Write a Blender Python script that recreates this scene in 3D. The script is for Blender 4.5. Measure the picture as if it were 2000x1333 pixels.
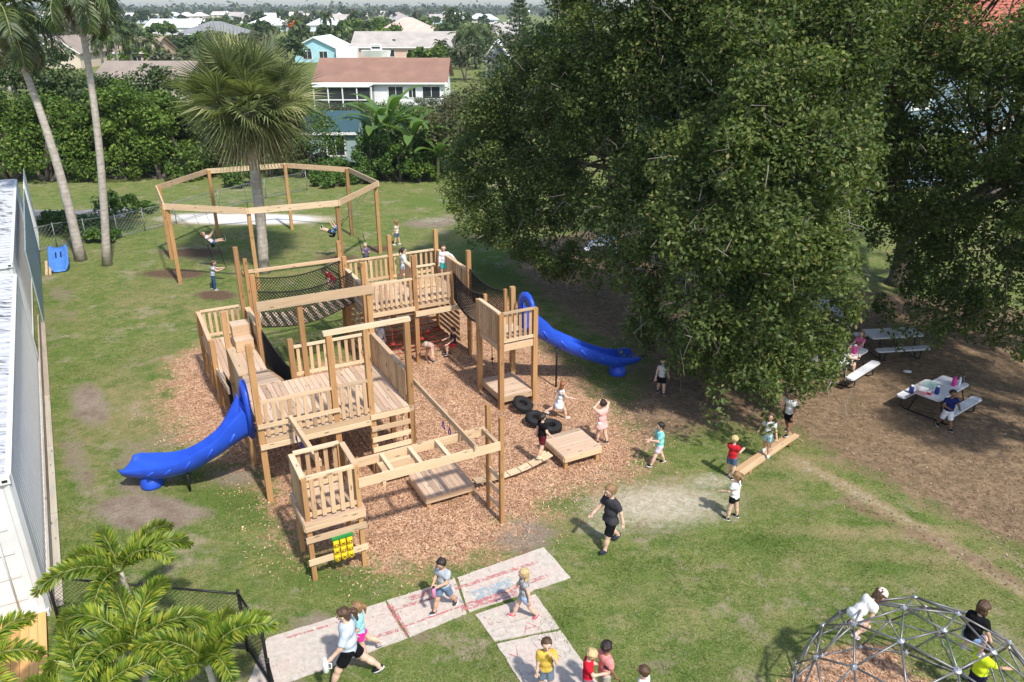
import bpy, bmesh, math, random
import numpy as np
from mathutils import Vector, Matrix
random.seed(7); RNG = np.random.default_rng(11)
for o in list(bpy.data.objects): bpy.data.objects.remove(o)
SC = bpy.context.scene; COL = SC.collection
# ---------------------------------------------------------------- camera, sky, sun, exposure
FPX, CX, CY, HOR, CAMH = 1525.0, 1000.0, 666.5, 15.0, 10.7
TH = math.atan((CY-HOR)/FPX)
cam = bpy.data.cameras.new('camera'); camo = bpy.data.objects.new('camera', cam); COL.objects.link(camo)
camo.location = (0, 0, CAMH); camo.rotation_euler = (math.pi/2-TH, 0, 0)
cam.sensor_width = 36; cam.lens = 36*FPX/2000; cam.clip_start = 0.1; cam.clip_end = 6000
SC.camera = camo
SUN_EL, SUN_AZ = math.radians(53), math.radians(147)          # azimuth clockwise from +Y
wd = bpy.data.worlds.new('World'); SC.world = wd; wd.use_nodes = True
_nt = wd.node_tree; _nt.nodes.clear()
_sk = _nt.nodes.new('ShaderNodeTexSky'); _sk.sky_type = 'NISHITA'; _sk.sun_disc = False
_sk.sun_elevation = SUN_EL; _sk.sun_rotation = SUN_AZ; _sk.air_density = 1.0; _sk.dust_density = 1.2; _sk.ozone_density = 1.0
_bg = _nt.nodes.new('ShaderNodeBackground'); _bg.inputs[1].default_value = 0.15
_wo = _nt.nodes.new('ShaderNodeOutputWorld'); _nt.links.new(_sk.outputs[0], _bg.inputs[0]); _nt.links.new(_bg.outputs[0], _wo.inputs[0])
sl = bpy.data.lights.new('sun', 'SUN'); sl.energy = 3.5; sl.angle = math.radians(2.4); sl.color = (1, .95, .87)
so = bpy.data.objects.new('sun', sl); COL.objects.link(so)
_sd = Vector((math.sin(SUN_AZ)*math.cos(SUN_EL), math.cos(SUN_AZ)*math.cos(SUN_EL), math.sin(SUN_EL)))
so.rotation_euler = _sd.to_track_quat('Z', 'Y').to_euler(); so.location = (20, -20, 40)
SC.view_settings.view_transform = 'Standard'; SC.view_settings.look = 'None'
SC.view_settings.exposure = 0.62; SC.view_settings.gamma = 1; SC.view_settings.use_curve_mapping = False
SC.render.engine = 'CYCLES'

# ---------------------------------------------------------------- geometry of the view: pixel of the photo -> point at height z
_F = np.array([0, math.cos(TH), -math.sin(TH)]); _U = np.array([0, math.sin(TH), math.cos(TH)]); _C = np.array([0, 0, CAMH])
def G(px, py, z=0.0):
    d = _F*FPX+np.array([px-CX, 0, 0])-_U*(py-CY); t = (z-CAMH)/d[2]; p = _C+d*t
    return Vector((p[0], p[1], z))
def ray_at(px, py, dist):
    d = _F*FPX+np.array([px-CX, 0, 0])-_U*(py-CY); t = dist/d[1]
    p = _C+d*t; return Vector(p)
def PROJ(p):
    v = np.asarray(p, float)-_C; z = v@_F
    return np.stack([CX+FPX*v[..., 0]/z, CY-FPX*(v@_U)/z], -1)
_az = math.radians(27.4)
AX = np.array([-math.sin(_az), math.cos(_az)]); BX = np.array([math.cos(_az), math.sin(_az)])
def W(a, b, z=0.0):            # play-yard axes: a to the right, b away
    p = BX*a+AX*b; return Vector((p[0], p[1], z))
ROTZ = _az                      # heading of the a axis (CCW from +X)
def ab(p): return float(np.dot(BX, (p[0], p[1]))), float(np.dot(AX, (p[0], p[1])))

# ---------------------------------------------------------------- naming, parenting
def link(o): COL.objects.link(o); return o
def setp(o, par):
    if par is not None:
        o.parent = par; o.matrix_parent_inverse = par['_w'].inverted() if False else WM[par.name].inverted()
WM = {}
def tag(o, label=None, cat=None, group=None, kind=None):
    if label: o['label'] = label
    if cat: o['category'] = cat
    if group: o['group'] = group
    if kind: o['kind'] = kind
    return o
def empty(name, loc, label=None, cat=None, group=None, rz=0.0, parent=None):
    o = bpy.data.objects.new(name, None); link(o); o.empty_display_size = .1
    o.location = Vector(loc); o.rotation_euler = (0, 0, rz)
    WM[o.name] = Matrix.Translation(Vector(loc)) @ Matrix.Rotation(rz, 4, 'Z')
    setp(o, parent); tag(o, label, cat, group); return o
def mobj(name, me, mats, parent=None, mw=None):
    o = bpy.data.objects.new(name, me); link(o)
    if mats is not None and len(me.materials) == 0:
        for m in (mats if isinstance(mats, (list, tuple)) else [mats]): me.materials.append(m)
    mw = mw or Matrix.Identity(4); o.matrix_world = mw; WM[o.name] = mw
    loc, rot, sca = mw.decompose(); o.location = loc; o.rotation_euler = rot.to_euler(); o.scale = sca
    setp(o, parent); return o
def pymesh(name, v, f, smooth=False, mi=None):
    me = bpy.data.meshes.new(name)
    if isinstance(v, np.ndarray) and isinstance(f, np.ndarray):
        n = f.shape[1]
        me.vertices.add(len(v)); me.vertices.foreach_set('co', np.ascontiguousarray(v, dtype=np.float32).ravel())
        me.loops.add(f.size); me.loops.foreach_set('vertex_index', np.ascontiguousarray(f, dtype=np.int32).ravel())
        me.polygons.add(len(f)); me.polygons.foreach_set('loop_start', np.arange(0, f.size, n, dtype=np.int32))
        me.polygons.foreach_set('loop_total', np.full(len(f), n, dtype=np.int32))
        me.update(calc_edges=True)
    else:
        me.from_pydata([tuple(p) for p in v], [], [tuple(q) for q in f]); me.update()
    if smooth: me.polygons.foreach_set('use_smooth', np.ones(len(me.polygons), dtype=bool))
    if mi is not None: me.polygons.foreach_set('material_index', np.asarray(mi, dtype=np.int32))
    return me
class MB:                       # collects shapes that make ONE mesh
    def __init__(s): s.v = []; s.f = []; s.m = []; s.mi = 0
    def add(s, v, f):
        n = len(s.v); s.v += [tuple(p) for p in v]; s.f += [tuple(i+n for i in q) for q in f]; s.m += [s.mi]*len(f)
    def box(s, c, d, R=None):
        c = Vector(c); hx, hy, hz = d[0]/2, d[1]/2, d[2]/2
        vs = [Vector((x*hx, y*hy, z*hz)) for z in (-1, 1) for y in (-1, 1) for x in (-1, 1)]
        if R is not None: vs = [R @ p for p in vs]
        s.add([p+c for p in vs], [(0, 2, 3, 1), (4, 5, 7, 6), (0, 1, 5, 4), (2, 6, 7, 3), (0, 4, 6, 2), (1, 3, 7, 5)])
    def bar(s, p0, p1, w, h, up=(0, 0, 1)):
        p0 = Vector(p0); p1 = Vector(p1); x = (p1-p0).normalized(); u = Vector(up)
        if abs(x.dot(u)) > .99: u = Vector((0, 1, 0))
        y = u.cross(x).normalized(); z = x.cross(y); R = Matrix((x, y, z)).transposed()
        s.box((p0+p1)/2, ((p1-p0).length, w, h), R)
    def tube(s, pts, r, n=6, caps=True):
        pts = [Vector(p) for p in pts]; m = len(pts); rs = r if isinstance(r, (list, tuple)) else [r]*m
        vs = []; prev = None
        for i, p in enumerate(pts):
            t = (pts[min(i+1, m-1)]-pts[max(i-1, 0)])
            if t.length < 1e-9: t = Vector((0, 0, 1))
            t.normalize()
            if prev is None:
                a = Vector((0, 0, 1)) if abs(t.z) < .9 else Vector((1, 0, 0)); u = a.cross(t).normalized()
            else:
                u = (prev-t*prev.dot(t)); u = u.normalized() if u.length > 1e-6 else t.orthogonal().normalized()
            prev = u; w = t.cross(u)
            vs += [p+(u*math.cos(2*math.pi*k/n)+w*math.sin(2*math.pi*k/n))*rs[i] for k in range(n)]
        fs = [(i*n+k, i*n+(k+1) % n, (i+1)*n+(k+1) % n, (i+1)*n+k) for i in range(m-1) for k in range(n)]
        if caps: fs += [tuple(range(n-1, -1, -1)), tuple((m-1)*n+k for k in range(n))]
        s.add(vs, fs)
    def lathe(s, c, prof, n=12, R=None):
        vs = []
        for r, z in prof:
            for k in range(n):
                p = Vector((r*math.cos(2*math.pi*k/n), r*math.sin(2*math.pi*k/n), z))
                vs.append((R @ p if R is not None else p)+Vector(c))
        m = len(prof)
        fs = [(i*n+k, i*n+(k+1) % n, (i+1)*n+(k+1) % n, (i+1)*n+k) for i in range(m-1) for k in range(n)]
        fs += [tuple(range(n-1, -1, -1)), tuple((m-1)*n+k for k in range(n))]
        s.add(vs, fs)
    def ball(s, c, r, n=8, m=6, R=None):
        rr = r if isinstance(r, (tuple, list)) else (r, r, r)
        prof = [(max(1e-4, math.sin(math.pi*i/m)), -math.cos(math.pi*i/m)) for i in range(m+1)]
        vs = []
        for q, z in prof:
            for k in range(n):
                p = Vector((q*math.cos(2*math.pi*k/n)*rr[0], q*math.sin(2*math.pi*k/n)*rr[1], z*rr[2]))
                vs.append((R @ p if R is not None else p)+Vector(c))
        s.add(vs, [(i*n+k, i*n+(k+1) % n, (i+1)*n+(k+1) % n, (i+1)*n+k) for i in range(m) for k in range(n)])
    def build(s, name, mats, parent=None, smooth=False, mw=None):
        me = pymesh(name, s.v, s.f, smooth); 
        if any(s.m): me.polygons.foreach_set('material_index', np.asarray(s.m, dtype=np.int32))
        return mobj(name, me, mats, parent, mw)
_cache = {}
def board(name, p0, p1, w, h, mats, parent, up=(0, 0, 1)):
    """one piece of timber of its own: local X runs along the grain; alike pieces share the mesh"""
    p0 = Vector(p0); p1 = Vector(p1); x = (p1-p0); L = x.length; x = x.normalized(); u = Vector(up)
    if abs(x.dot(u)) > .99: u = Vector((BX[0], BX[1], 0))
    y = u.cross(x).normalized(); z = x.cross(y)
    mn = mats.name; key = (round(L, 2), round(w, 3), round(h, 3), mn)
    if key not in _cache:
        m = MB(); m.box((0, 0, 0), (L, w, h)); me = pymesh('timber', m.v, m.f); me.materials.append(mats); _cache[key] = me
    R = Matrix((x, y, z)).transposed().to_4x4(); mw = Matrix.Translation((p0+p1)/2) @ R
    return mobj(name, _cache[key], None, parent, mw)

# ---------------------------------------------------------------- procedural materials
def newmat(name):
    m = bpy.data.materials.new(name); m.use_nodes = True; nt = m.node_tree; nt.nodes.clear()
    out = nt.nodes.new('ShaderNodeOutputMaterial'); bs = nt.nodes.new('ShaderNodeBsdfPrincipled'); nt.links.new(bs.outputs[0], out.inputs[0])
    return m, nt, bs
def nd(nt, typ, **kw):
    n = nt.nodes.new('ShaderNode'+typ)
    for k, v in kw.items():
        if k.startswith('i_'):
            kk = k[2:]; kk = int(kk) if kk.isdigit() else kk
            if hasattr(v, 'is_output') or isinstance(v, bpy.types.NodeSocket): nt.links.new(v, n.inputs[kk])
            else: n.inputs[kk].default_value = v
        else: setattr(n, k, v)
    return n
def mixc(nt, fac, a, b, blend='MIX'):
    n = nt.nodes.new('ShaderNodeMix'); n.data_type = 'RGBA'; n.blend_type = blend
    for s, v in ((n.inputs[0], fac), (n.inputs[6], a), (n.inputs[7], b)):
        if isinstance(v, bpy.types.NodeSocket): nt.links.new(v, s)
        else: s.default_value = v if not isinstance(v, (tuple, list)) else (tuple(v)+(1,))[:4]
    return n.outputs[2]
def math_(nt, op, a, b=None, clamp=False):
    n = nt.nodes.new('ShaderNodeMath'); n.operation = op; n.use_clamp = clamp
    for s, v in ((n.inputs[0], a), (n.inputs[1], b)):
        if v is None: continue
        if isinstance(v, bpy.types.NodeSocket): nt.links.new(v, s)
        else: s.default_value = v
    return n.outputs[0]
def mapr(nt, v, a, b, c=0.0, d=1.0):
    n = nt.nodes.new('ShaderNodeMapRange'); n.clamp = True; nt.links.new(v, n.inputs[0])
    for i, q in enumerate((a, b, c, d)): n.inputs[1+i].default_value = q
    return n.outputs[0]
def noise(nt, co, scale, detail=3, rough=.55, out=0):
    n = nt.nodes.new('ShaderNodeTexNoise'); n.inputs['Scale'].default_value = scale; n.inputs['Detail'].default_value = detail; n.inputs['Roughness'].default_value = rough
    if co is not None: nt.links.new(co, n.inputs['Vector'])
    return n.outputs[out]
def coords(nt, kind='Object', scale=None):
    tc = nt.nodes.new('ShaderNodeTexCoord').outputs[kind]
    if scale is None: return tc
    mp = nt.nodes.new('ShaderNodeMapping'); mp.inputs['Scale'].default_value = scale; nt.links.new(tc, mp.inputs[0]); return mp.outputs[0]
def bump(nt, bs, h, strength=.3, dist=.02):
    b = nt.nodes.new('ShaderNodeBump'); b.inputs['Strength'].default_value = strength; b.inputs['Distance'].default_value = dist
    nt.links.new(h, b.inputs['Height']); nt.links.new(b.outputs[0], bs.inputs['Normal'])
def rgb(h):                       # sRGB 0-255 -> linear
    return tuple(((c/255)/12.92 if c/255 < .04045 else (((c/255)+.055)/1.055)**2.4) for c in h)
def plain(name, col, rough=.7, var=.12, scale=6, metal=0, spec=.3, bumpk=0, bscale=40, objvar=.0):
    m, nt, bs = newmat(name); co = coords(nt)
    n = noise(nt, co, scale, 4); f = mapr(nt, n, .3, .7)
    a = tuple(max(0, c*(1-var)) for c in col); b = tuple(min(1, c*(1+var)) for c in col)
    c = mixc(nt, f, a, b)
    if objvar:
        oi = nd(nt, 'ObjectInfo'); c = mixc(nt, 1.0, c, nd(nt, 'CombineColor', i_0=mapr(nt, oi.outputs['Random'], 0, 1, 1-objvar, 1+objvar), i_1=mapr(nt, oi.outputs['Random'], 0, 1, 1-objvar, 1+objvar), i_2=mapr(nt, oi.outputs['Random'], 0, 1, 1-objvar, 1+objvar)).outputs[0], 'MULTIPLY')
    nt.links.new(c, bs.inputs['Base Color']); bs.inputs['Roughness'].default_value = rough; bs.inputs['Metallic'].default_value = metal
    bs.inputs['Specular IOR Level'].default_value = spec
    if bumpk: bump(nt, bs, noise(nt, co, bscale, 3), bumpk, .01)
    return m
def wood(name, lo, hi, rough=.75, knots=True, ov=.3):
    m, nt, bs = newmat(name)
    oi = nd(nt, 'ObjectInfo'); tc = coords(nt, 'Object')
    off = nd(nt, 'VectorMath', operation='ADD', i_0=tc); sc_ = nd(nt, 'VectorMath', operation='SCALE'); 
    cmb = nd(nt, 'CombineXYZ', i_0=oi.outputs['Random'], i_1=oi.outputs['Random'], i_2=oi.outputs['Random'])
    nt.links.new(cmb.outputs[0], sc_.inputs[0]); sc_.inputs['Scale'].default_value = 37.0
    nt.links.new(sc_.outputs[0], off.inputs[1])
    mp = nd(nt, 'Mapping', i_0=off.outputs[0]); mp.inputs['Scale'].default_value = (1.2, 22, 22)
    g = noise(nt, mp.outputs[0], 1.0, 4, .6)
    mp2 = nd(nt, 'Mapping', i_0=off.outputs[0]); mp2.inputs['Scale'].default_value = (.9, 3, 3)
    big = noise(nt, mp2.outputs[0], 1.0, 3)
    c = mixc(nt, mapr(nt, g, .32, .68), lo, hi)
    c = mixc(nt, mapr(nt, big, .35, .7), c, tuple(x*k for x, k in zip(hi, (1.02, .96, .9))))
    r = oi.outputs['Random']
    tint = nd(nt, 'ValToRGB', i_0=r); e = tint.color_ramp.elements
    e[0].position = 0; e[0].color = (1-ov, 1-ov*1.15, 1-ov*1.3, 1); e[1].position = 1; e[1].color = (1.08, 1.06, 1.04, 1)
    k = tint.color_ramp.elements.new(.45); k.color = (1.02, .93, .84, 1)
    k = tint.color_ramp.elements.new(.7); k.color = (1.04, 1.04, .98, 1)
    c = mixc(nt, 1.0, c, tint.outputs[0], 'MULTIPLY')
    if knots:
        mp3 = nd(nt, 'Mapping', i_0=off.outputs[0]); mp3.inputs['Scale'].default_value = (2.2, 9, 9)
        vo = nd(nt, 'TexVoronoi', i_Vector=mp3.outputs[0]); vo.inputs['Scale'].default_value = 1
        c = mixc(nt, mapr(nt, vo.outputs['Distance'], .08, .2, .85, 0), c, tuple(x*.28 for x in lo))
    nt.links.new(c, bs.inputs['Base Color']); bs.inputs['Roughness'].default_value = rough; bs.inputs['Specular IOR Level'].default_value = .2
    bump(nt, bs, g, .25, .004)
    return m
M = {}
M['post'] = wood('post_timber', (.30, .165, .07), (.46, .285, .14))
M['rail'] = wood('rail_timber', (.46, .345, .225), (.63, .505, .36))
M['bal'] = wood('baluster_timber', (.40, .265, .15), (.57, .42, .275))
M['deck'] = wood('deck_timber', (.40, .305, .23), (.56, .445, .36), ov=.30)
M['white'] = plain('white_paint', (.78, .78, .76), .5, .05)
M['black'] = plain('black_metal', (.012, .012, .013), .45, .2)
M['rope'] = plain('black_rope', (.018, .016, .015), .9, .3)
M['tyre'] = plain('tyre_rubber', (.016, .016, .018), .8, .35, 9)
# ---------------------------------------------------------------- the ground: one sheet, cover painted by what grows or lies there
def poly(pts): return np.array([[*G(x, y).xy] for x, y in pts])
def sdist(x, y, P):              # signed distance, positive inside
    d = np.full(x.shape, 1e9); ins = np.zeros(x.shape, bool); n = len(P)
    for i in range(n):
        ax, ay = P[i]; bx, by = P[(i+1) % n]; ex, ey = bx-ax, by-ay
        t = np.clip(((x-ax)*ex+(y-ay)*ey)/(ex*ex+ey*ey+1e-12), 0, 1)
        d = np.minimum(d, np.hypot(x-ax-t*ex, y-ay-t*ey))
        if abs(ey) > 1e-9:
            c = ((ay > y) != (by > y)) & (x < (bx-ax)*(y-ay)/ey+ax); ins ^= c
    return np.where(ins, d, -d)
def soft(x, y, P, e): return np.clip(sdist(x, y, P)/(2*e)+.5, 0, 1)
PM = [poly([(335,700),(322,745),(318,800),(345,860),(420,885),(445,915),(500,915),(528,985),(540,1015),(560,1062),(620,1085),(700,1105),(745,1118),(850,1108),(950,1088),(985,1045),(1050,1012),(1100,970),(1190,945),(1260,905),(1235,830),(1135,740),(1090,690),(1050,660),(1040,600),(960,575),(905,560),(860,575),(700,590),(690,640),(700,700),(640,705),(560,730),(480,700),(430,660),(400,672)])]
PD = [ # worn earth: px centre, rx, ry (px), weight
 (375,495,115,22,.55),(345,536,105,22,.5),(425,578,85,24,.5),(660,505,100,26,.5),(840,437,75,13,.8),(285,1000,120,42,1.2),(365,1000,70,20,.9),(265,950,60,30,.8),
 (1020,1045,80,45,1.),(620,1215,75,32,.8),(120,575,45,30,.6),(125,610,40,40,.5),(175,790,50,55,.95),(150,900,40,110,.7),(260,880,70,40,.6),(100,650,30,60,.5),(230,640,60,20,.4),(330,860,60,30,.6),(460,930,80,28,.8),(1400,1110,35,18,.6),(1360,1130,22,12,.6),(1190,900,120,40,.45),
 (1285,1035,120,35,.5),(1620,980,60,16,.5),(1900,940,120,40,.5),(560,395,230,12,.5),(250,905,70,40,.6),(330,640,40,22,.3),(1330,1245,70,30,.5),(1290,1300,60,25,.6),(820,1240,60,25,.6),(700,1290,70,30,.7),(870,430,60,12,.7),(1100,1160,30,10,.3),(560,1270,90,30,.8),(640,1235,90,22,.7),(690,1205,70,16,.6),(560,1330,60,30,.8),(1080,1150,50,20,.4),(900,1120,90,16,.4)]
PS = [(1290,985,190,55,1.),(1180,1030,90,30,.7),(1390,940,70,24,.8),(480,428,160,11,2.6),(400,424,80,8,2.2),(210,430,0.1,0.1,0),(1010,1050,60,26,.4),(850,430,60,8,.6)]
PGRN = [(530,985,110,40,1.),(640,1130,110,35,.9),(440,980,110,50,.8),(330,930,150,25,.6),(200,1010,90,80,.4),(860,395,120,18,.7),(960,510,70,50,1.),(1500,1060,110,26,.9),(1560,1000,80,26,.6),(1740,1110,90,22,.9),(1250,1120,130,40,.5),(1100,1230,60,50,.7),(900,1290,130,60,.6),(1380,1290,170,60,.5),(130,700,40,120,.5),(260,720,120,60,.4),(790,395,70,14,.5),(230,395,160,20,.6),(1190,745,50,14,.8),(720,1160,70,30,.5),(1640,1180,60,60,.5),(640,650,80,40,.5),(850,800,40,16,.7)]
PDRY = [(1740,1040,320,22,.8),(1850,1090,160,20,.8),(1560,905,140,34,.7),(1250,960,200,80,.7),(250,800,150,110,.7),(180,880,110,90,.5),(560,510,240,70,.45),(1100,1020,110,60,.6),(1500,960,160,60,.5),(330,590,180,60,.5),(1300,1180,220,50,.35),(1800,1130,260,26,.4)]
LIT = [poly([(990,505),(1040,560),(1130,640),(1260,700),(1240,760),(1200,800),(1250,880),(1330,850),(1450,830),(1560,850),(1640,905),(1760,960),(1850,1010),(2000,1080),(2200,1150),(2400,700),(2100,620),(1960,600),(1760,575),(1660,560),(1500,470),(1200,440),(1040,470)]),
       poly([(1640,950),(1740,1005),(1880,1065),(2010,1130),(2010,1165),(1900,1110),(1760,1045),(1640,990)])]
STRIP = poly([(1545,884),(1700,962),(1850,1048),(2010,1150),(2010,1180),(1840,1072),(1690,984),(1540,902)])
PDK = [(378,494,75,11,1.),(340,535,80,11,1.),(422,577,48,12,1.),(662,506,55,15,.8),(740,486,55,8,.8),(500,468,30,8,.6)]
DOMEC = (6.392, 8.947, .293, 1.935, .697)
def blobs(x, y, L):
    w = np.zeros(x.shape)
    for cx, cy, rx, ry, k in L:
        if k <= 0: continue
        c = G(cx, cy); e = G(cx+rx, cy); f = G(cx, cy-ry); g = G(cx, cy+ry)
        ax = abs(e.x-c.x); ay = (f.y-g.y)/2; u = (x-c.x)/ax-(0)*0; v = (y-c.y)/ay
        # keep blobs along the view line
        sh = c.x/max(c.y, 1); u = (x-(c.x+sh*(y-c.y)))/ax
        w = np.maximum(w, k*np.clip(1.35-np.sqrt(u*u+v*v)*1.0, 0, 1))
    return w
def cover(x, y):
    mulch = np.maximum(soft(x, y, PM[0], 1.15), np.clip((2.0-np.hypot(x-DOMEC[0], y-DOMEC[1]))/.5+.5, 0, 1))
    mulch *= (1-.9*np.clip(1.3-np.hypot((x-DOMEC[0]-1.1)/.7, (y-DOMEC[1]-1.5)/.6), 0, 1))
    lit = np.maximum(soft(x, y, LIT[0], 1.1), .75*soft(x, y, LIT[1], .35)*1.)
    soil = blobs(x, y, PDK); dirt = blobs(x, y, PD); sand = blobs(x, y, PS); grn = blobs(x, y, PGRN); dry = blobs(x, y, PDRY); sp_ = soft(x, y, STRIP, .14); dry = np.maximum(dry, 1.3*sp_); sand = np.maximum(sand, .55*sp_)
    return dict(mulch=mulch, lit=lit, dirt=dirt, sand=sand, grn=grn, dry=dry, soil=soil)
def axis(lo, hi, step, far, n):
    g = np.arange(lo, hi+1e-6, step); k = (far/step)**(1/n)
    e = step*np.cumsum(np.geomspace(1.0, far/step, n))
    return np.concatenate([lo-e[::-1], g, hi+e])
gx = axis(-22, 24, .22, 900, 32); gy = axis(5, 45, .22, 900, 32)
X, Y = np.meshgrid(gx, gy); xs, ys = X.ravel(), Y.ravel()
cv = cover(xs, ys)
near = np.clip(1-np.maximum(0, np.hypot(xs-2, ys-24)-30)/10, 0, 1)
zz = (np.sin(xs*1.7+np.sin(ys*1.1)*1.3)*np.sin(ys*1.9+np.cos(xs*.8))*.006-.006)*near
nxg, nyg = len(gx), len(gy)
idx = np.arange(nxg*nyg).reshape(nyg, nxg)
fq = np.stack([idx[:-1, :-1], idx[:-1, 1:], idx[1:, 1:], idx[1:, :-1]], -1).reshape(-1, 4)
gme = pymesh('ground', np.stack([xs, ys, zz], -1), fq, True)
for nm, (r, g, b) in (('cov1', (cv['mulch'], cv['dirt'], cv['sand'])), ('cov2', (cv['grn'], cv['dry'], cv['lit']))):
    at_ = gme.color_attributes.new(nm, 'FLOAT_COLOR', 'POINT')
    at_.data.foreach_set('color', np.stack([r, g, b, cv['soil']], -1).astype(np.float32).ravel())
def ground_material():
    m, nt, bs = newmat('yard_ground'); tc = coords(nt, 'Object')
    a1 = nd(nt, 'Attribute', attribute_name='cov1'); s1 = nd(nt, 'SeparateColor', i_0=a1.outputs['Color'])
    a2 = nd(nt, 'Attribute', attribute_name='cov2'); s2 = nd(nt, 'SeparateColor', i_0=a2.outputs['Color'])
    n_big = noise(nt, tc, .35, 4, .6); n_mid = noise(nt, tc, 1.6, 5, .65); n_fine = noise(nt, tc, 14, 5, .7); n_hi = noise(nt, tc, 55, 3, .7)
    # grass
    n_g = noise(nt, tc, 5.5, 5, .75); n_h = noise(nt, tc, 24, 4, .8); mps = nd(nt, 'Mapping', i_0=tc); mps.inputs['Rotation'].default_value = (0, 0, .6); mps.inputs['Scale'].default_value = (1, 2.6, 1); n_st = noise(nt, mps.outputs[0], .9, 5, .65)
    g = mixc(nt, mapr(nt, n_mid, .38, .62), (.092, .15, .03), (.185, .215, .062))
    g = mixc(nt, mapr(nt, n_big, .48, .66, 0, .65), g, (.215, .205, .08))
    g = mixc(nt, mapr(nt, n_st, .52, .68, 0, .6), g, (.29, .245, .12))
    g = mixc(nt, mapr(nt, n_g, .5, .68, 0, .65), g, (.065, .10, .018))
    g = mixc(nt, mapr(nt, n_g, .33, .46, .5, 0), g, (.33, .29, .15))
    g = mixc(nt, mapr(nt, n_h, .5, .64, 0, .75), g, (.045, .065, .012))
    g = mixc(nt, mapr(nt, n_h, .34, .44, .6, 0), g, (.36, .34, .18))
    def fac(sock, n, k=.9, a=.38, b=.68): return mapr(nt, math_(nt, 'ADD', sock, math_(nt, 'MULTIPLY', math_(nt, 'SUBTRACT', n, .5), k)), a, b)
    g = mixc(nt, fac(s2.outputs[0], n_mid, 1.1, .3, .95), g, mixc(nt, mapr(nt, n_fine, .3, .7), (.07, .125, .024), (.135, .19, .045)))
    g = mixc(nt, fac(s2.outputs[1], n_mid, 1.2, .35, 1.0), g, mixc(nt, mapr(nt, n_fine, .3, .72), (.20, .155, .07), (.36, .29, .165)))
    n_w = noise(nt, tc, .62, 8, .78); n_w2 = noise(nt, tc, 1.9, 7, .8)
    worn = mixc(nt, mapr(nt, n_h, .4, .6), (.25, .195, .125), (.38, .325, .235))
    g = mixc(nt, mapr(nt, n_w, .545, .64, 0, .8), g, worn); g = mixc(nt, mapr(nt, n_w2, .60, .70, 0, .6), g, worn)
    # earth, sand
    d = mixc(nt, mapr(nt, n_fine, .3, .7), (.20, .155, .115), (.33, .275, .215))
    d = mixc(nt, mapr(nt, n_mid, .45, .7, 0, .7), d, (.13, .085, .055))
    g = mixc(nt, fac(s1.outputs[1], n_mid, 1.1, .4, .8), g, d)
    sa = mixc(nt, mapr(nt, n_fine, .3, .7), (.38, .32, .235), (.58, .52, .42))
    g = mixc(nt, fac(s1.outputs[2], n_g, 1.6, .42, 1.15), g, sa)
    g = mixc(nt, mapr(nt, math_(nt, 'ADD', s1.outputs[2], math_(nt, 'MULTIPLY', n_mid, .5)), 1.35, 1.9), g, (.70, .68, .63))
    # leaf litter under the oaks
    l = mixc(nt, mapr(nt, n_g, .4, .62), (.13, .085, .053), (.31, .215, .135)); l = mixc(nt, mapr(nt, n_st, .48, .62, 0, .7), l, (.17, .12, .075)); l = mixc(nt, mapr(nt, n_h, .52, .68, 0, .5), l, (.09, .055, .032))
    l = mixc(nt, mapr(nt, n_mid, .5, .72, 0, .75), l, (.30, .215, .135)); l = mixc(nt, mapr(nt, n_hi, .55, .75, 0, .7), l, (.43, .33, .2))
    g = mixc(nt, fac(s2.outputs[2], n_mid, 1.0, .38, .72), g, l)
    g = mixc(nt, fac(a1.outputs['Alpha'], n_mid, .8, .35, .75), g, mixc(nt, mapr(nt, n_fine, .35, .65), (.085, .052, .033), (.16, .105, .068)))
    # wood-chip mulch
    mp = nd(nt, 'Mapping', i_0=tc); mp.inputs['Scale'].default_value = (34, 20, 20)
    vo = nd(nt, 'TexVoronoi', i_Vector=mp.outputs[0]); vo.inputs['Scale'].default_value = 1.; vs = nd(nt, 'SeparateColor', i_0=vo.outputs['Color'])
    c = nd(nt, 'ValToRGB', i_0=vs.outputs[0]); e = c.color_ramp.elements; e[0].color = (.16, .085, .05, 1); e[1].color = (.64, .45, .30, 1)
    q = c.color_ramp.elements.new(.35); q.color = (.41, .235, .14, 1); q = c.color_ramp.elements.new(.75); q.color = (.55, .335, .21, 1)
    mu = mixc(nt, mapr(nt, n_mid, .5, .68, 0, .6), c.outputs[0], (.23, .125, .07))
    mf = fac(s1.outputs[0], math_(nt, 'ADD', math_(nt, 'MULTIPLY', n_g, .5), math_(nt, 'MULTIPLY', n_mid, .5)), 2.2, .36, .70)
    g = mixc(nt, mf, g, mu)
    # chips that strayed over the lawn's edge
    st = mapr(nt, math_(nt, 'ADD', s1.outputs[0], mapr(nt, vs.outputs[1], 0, 1, -.75, .05)), .0, .1)
    nt.links.new(g, bs.inputs['Base Color']); bs.inputs['Roughness'].default_value = .95; bs.inputs['Specular IOR Level'].default_value = .08
    h = math_(nt, 'ADD', math_(nt, 'MULTIPLY', n_fine, .6), math_(nt, 'MULTIPLY', n_hi, .5))
    bump(nt, bs, h, .8, .05)
    return m
M['ground'] = ground_material()
tag(mobj('ground', gme, M['ground']), kind='structure')

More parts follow.
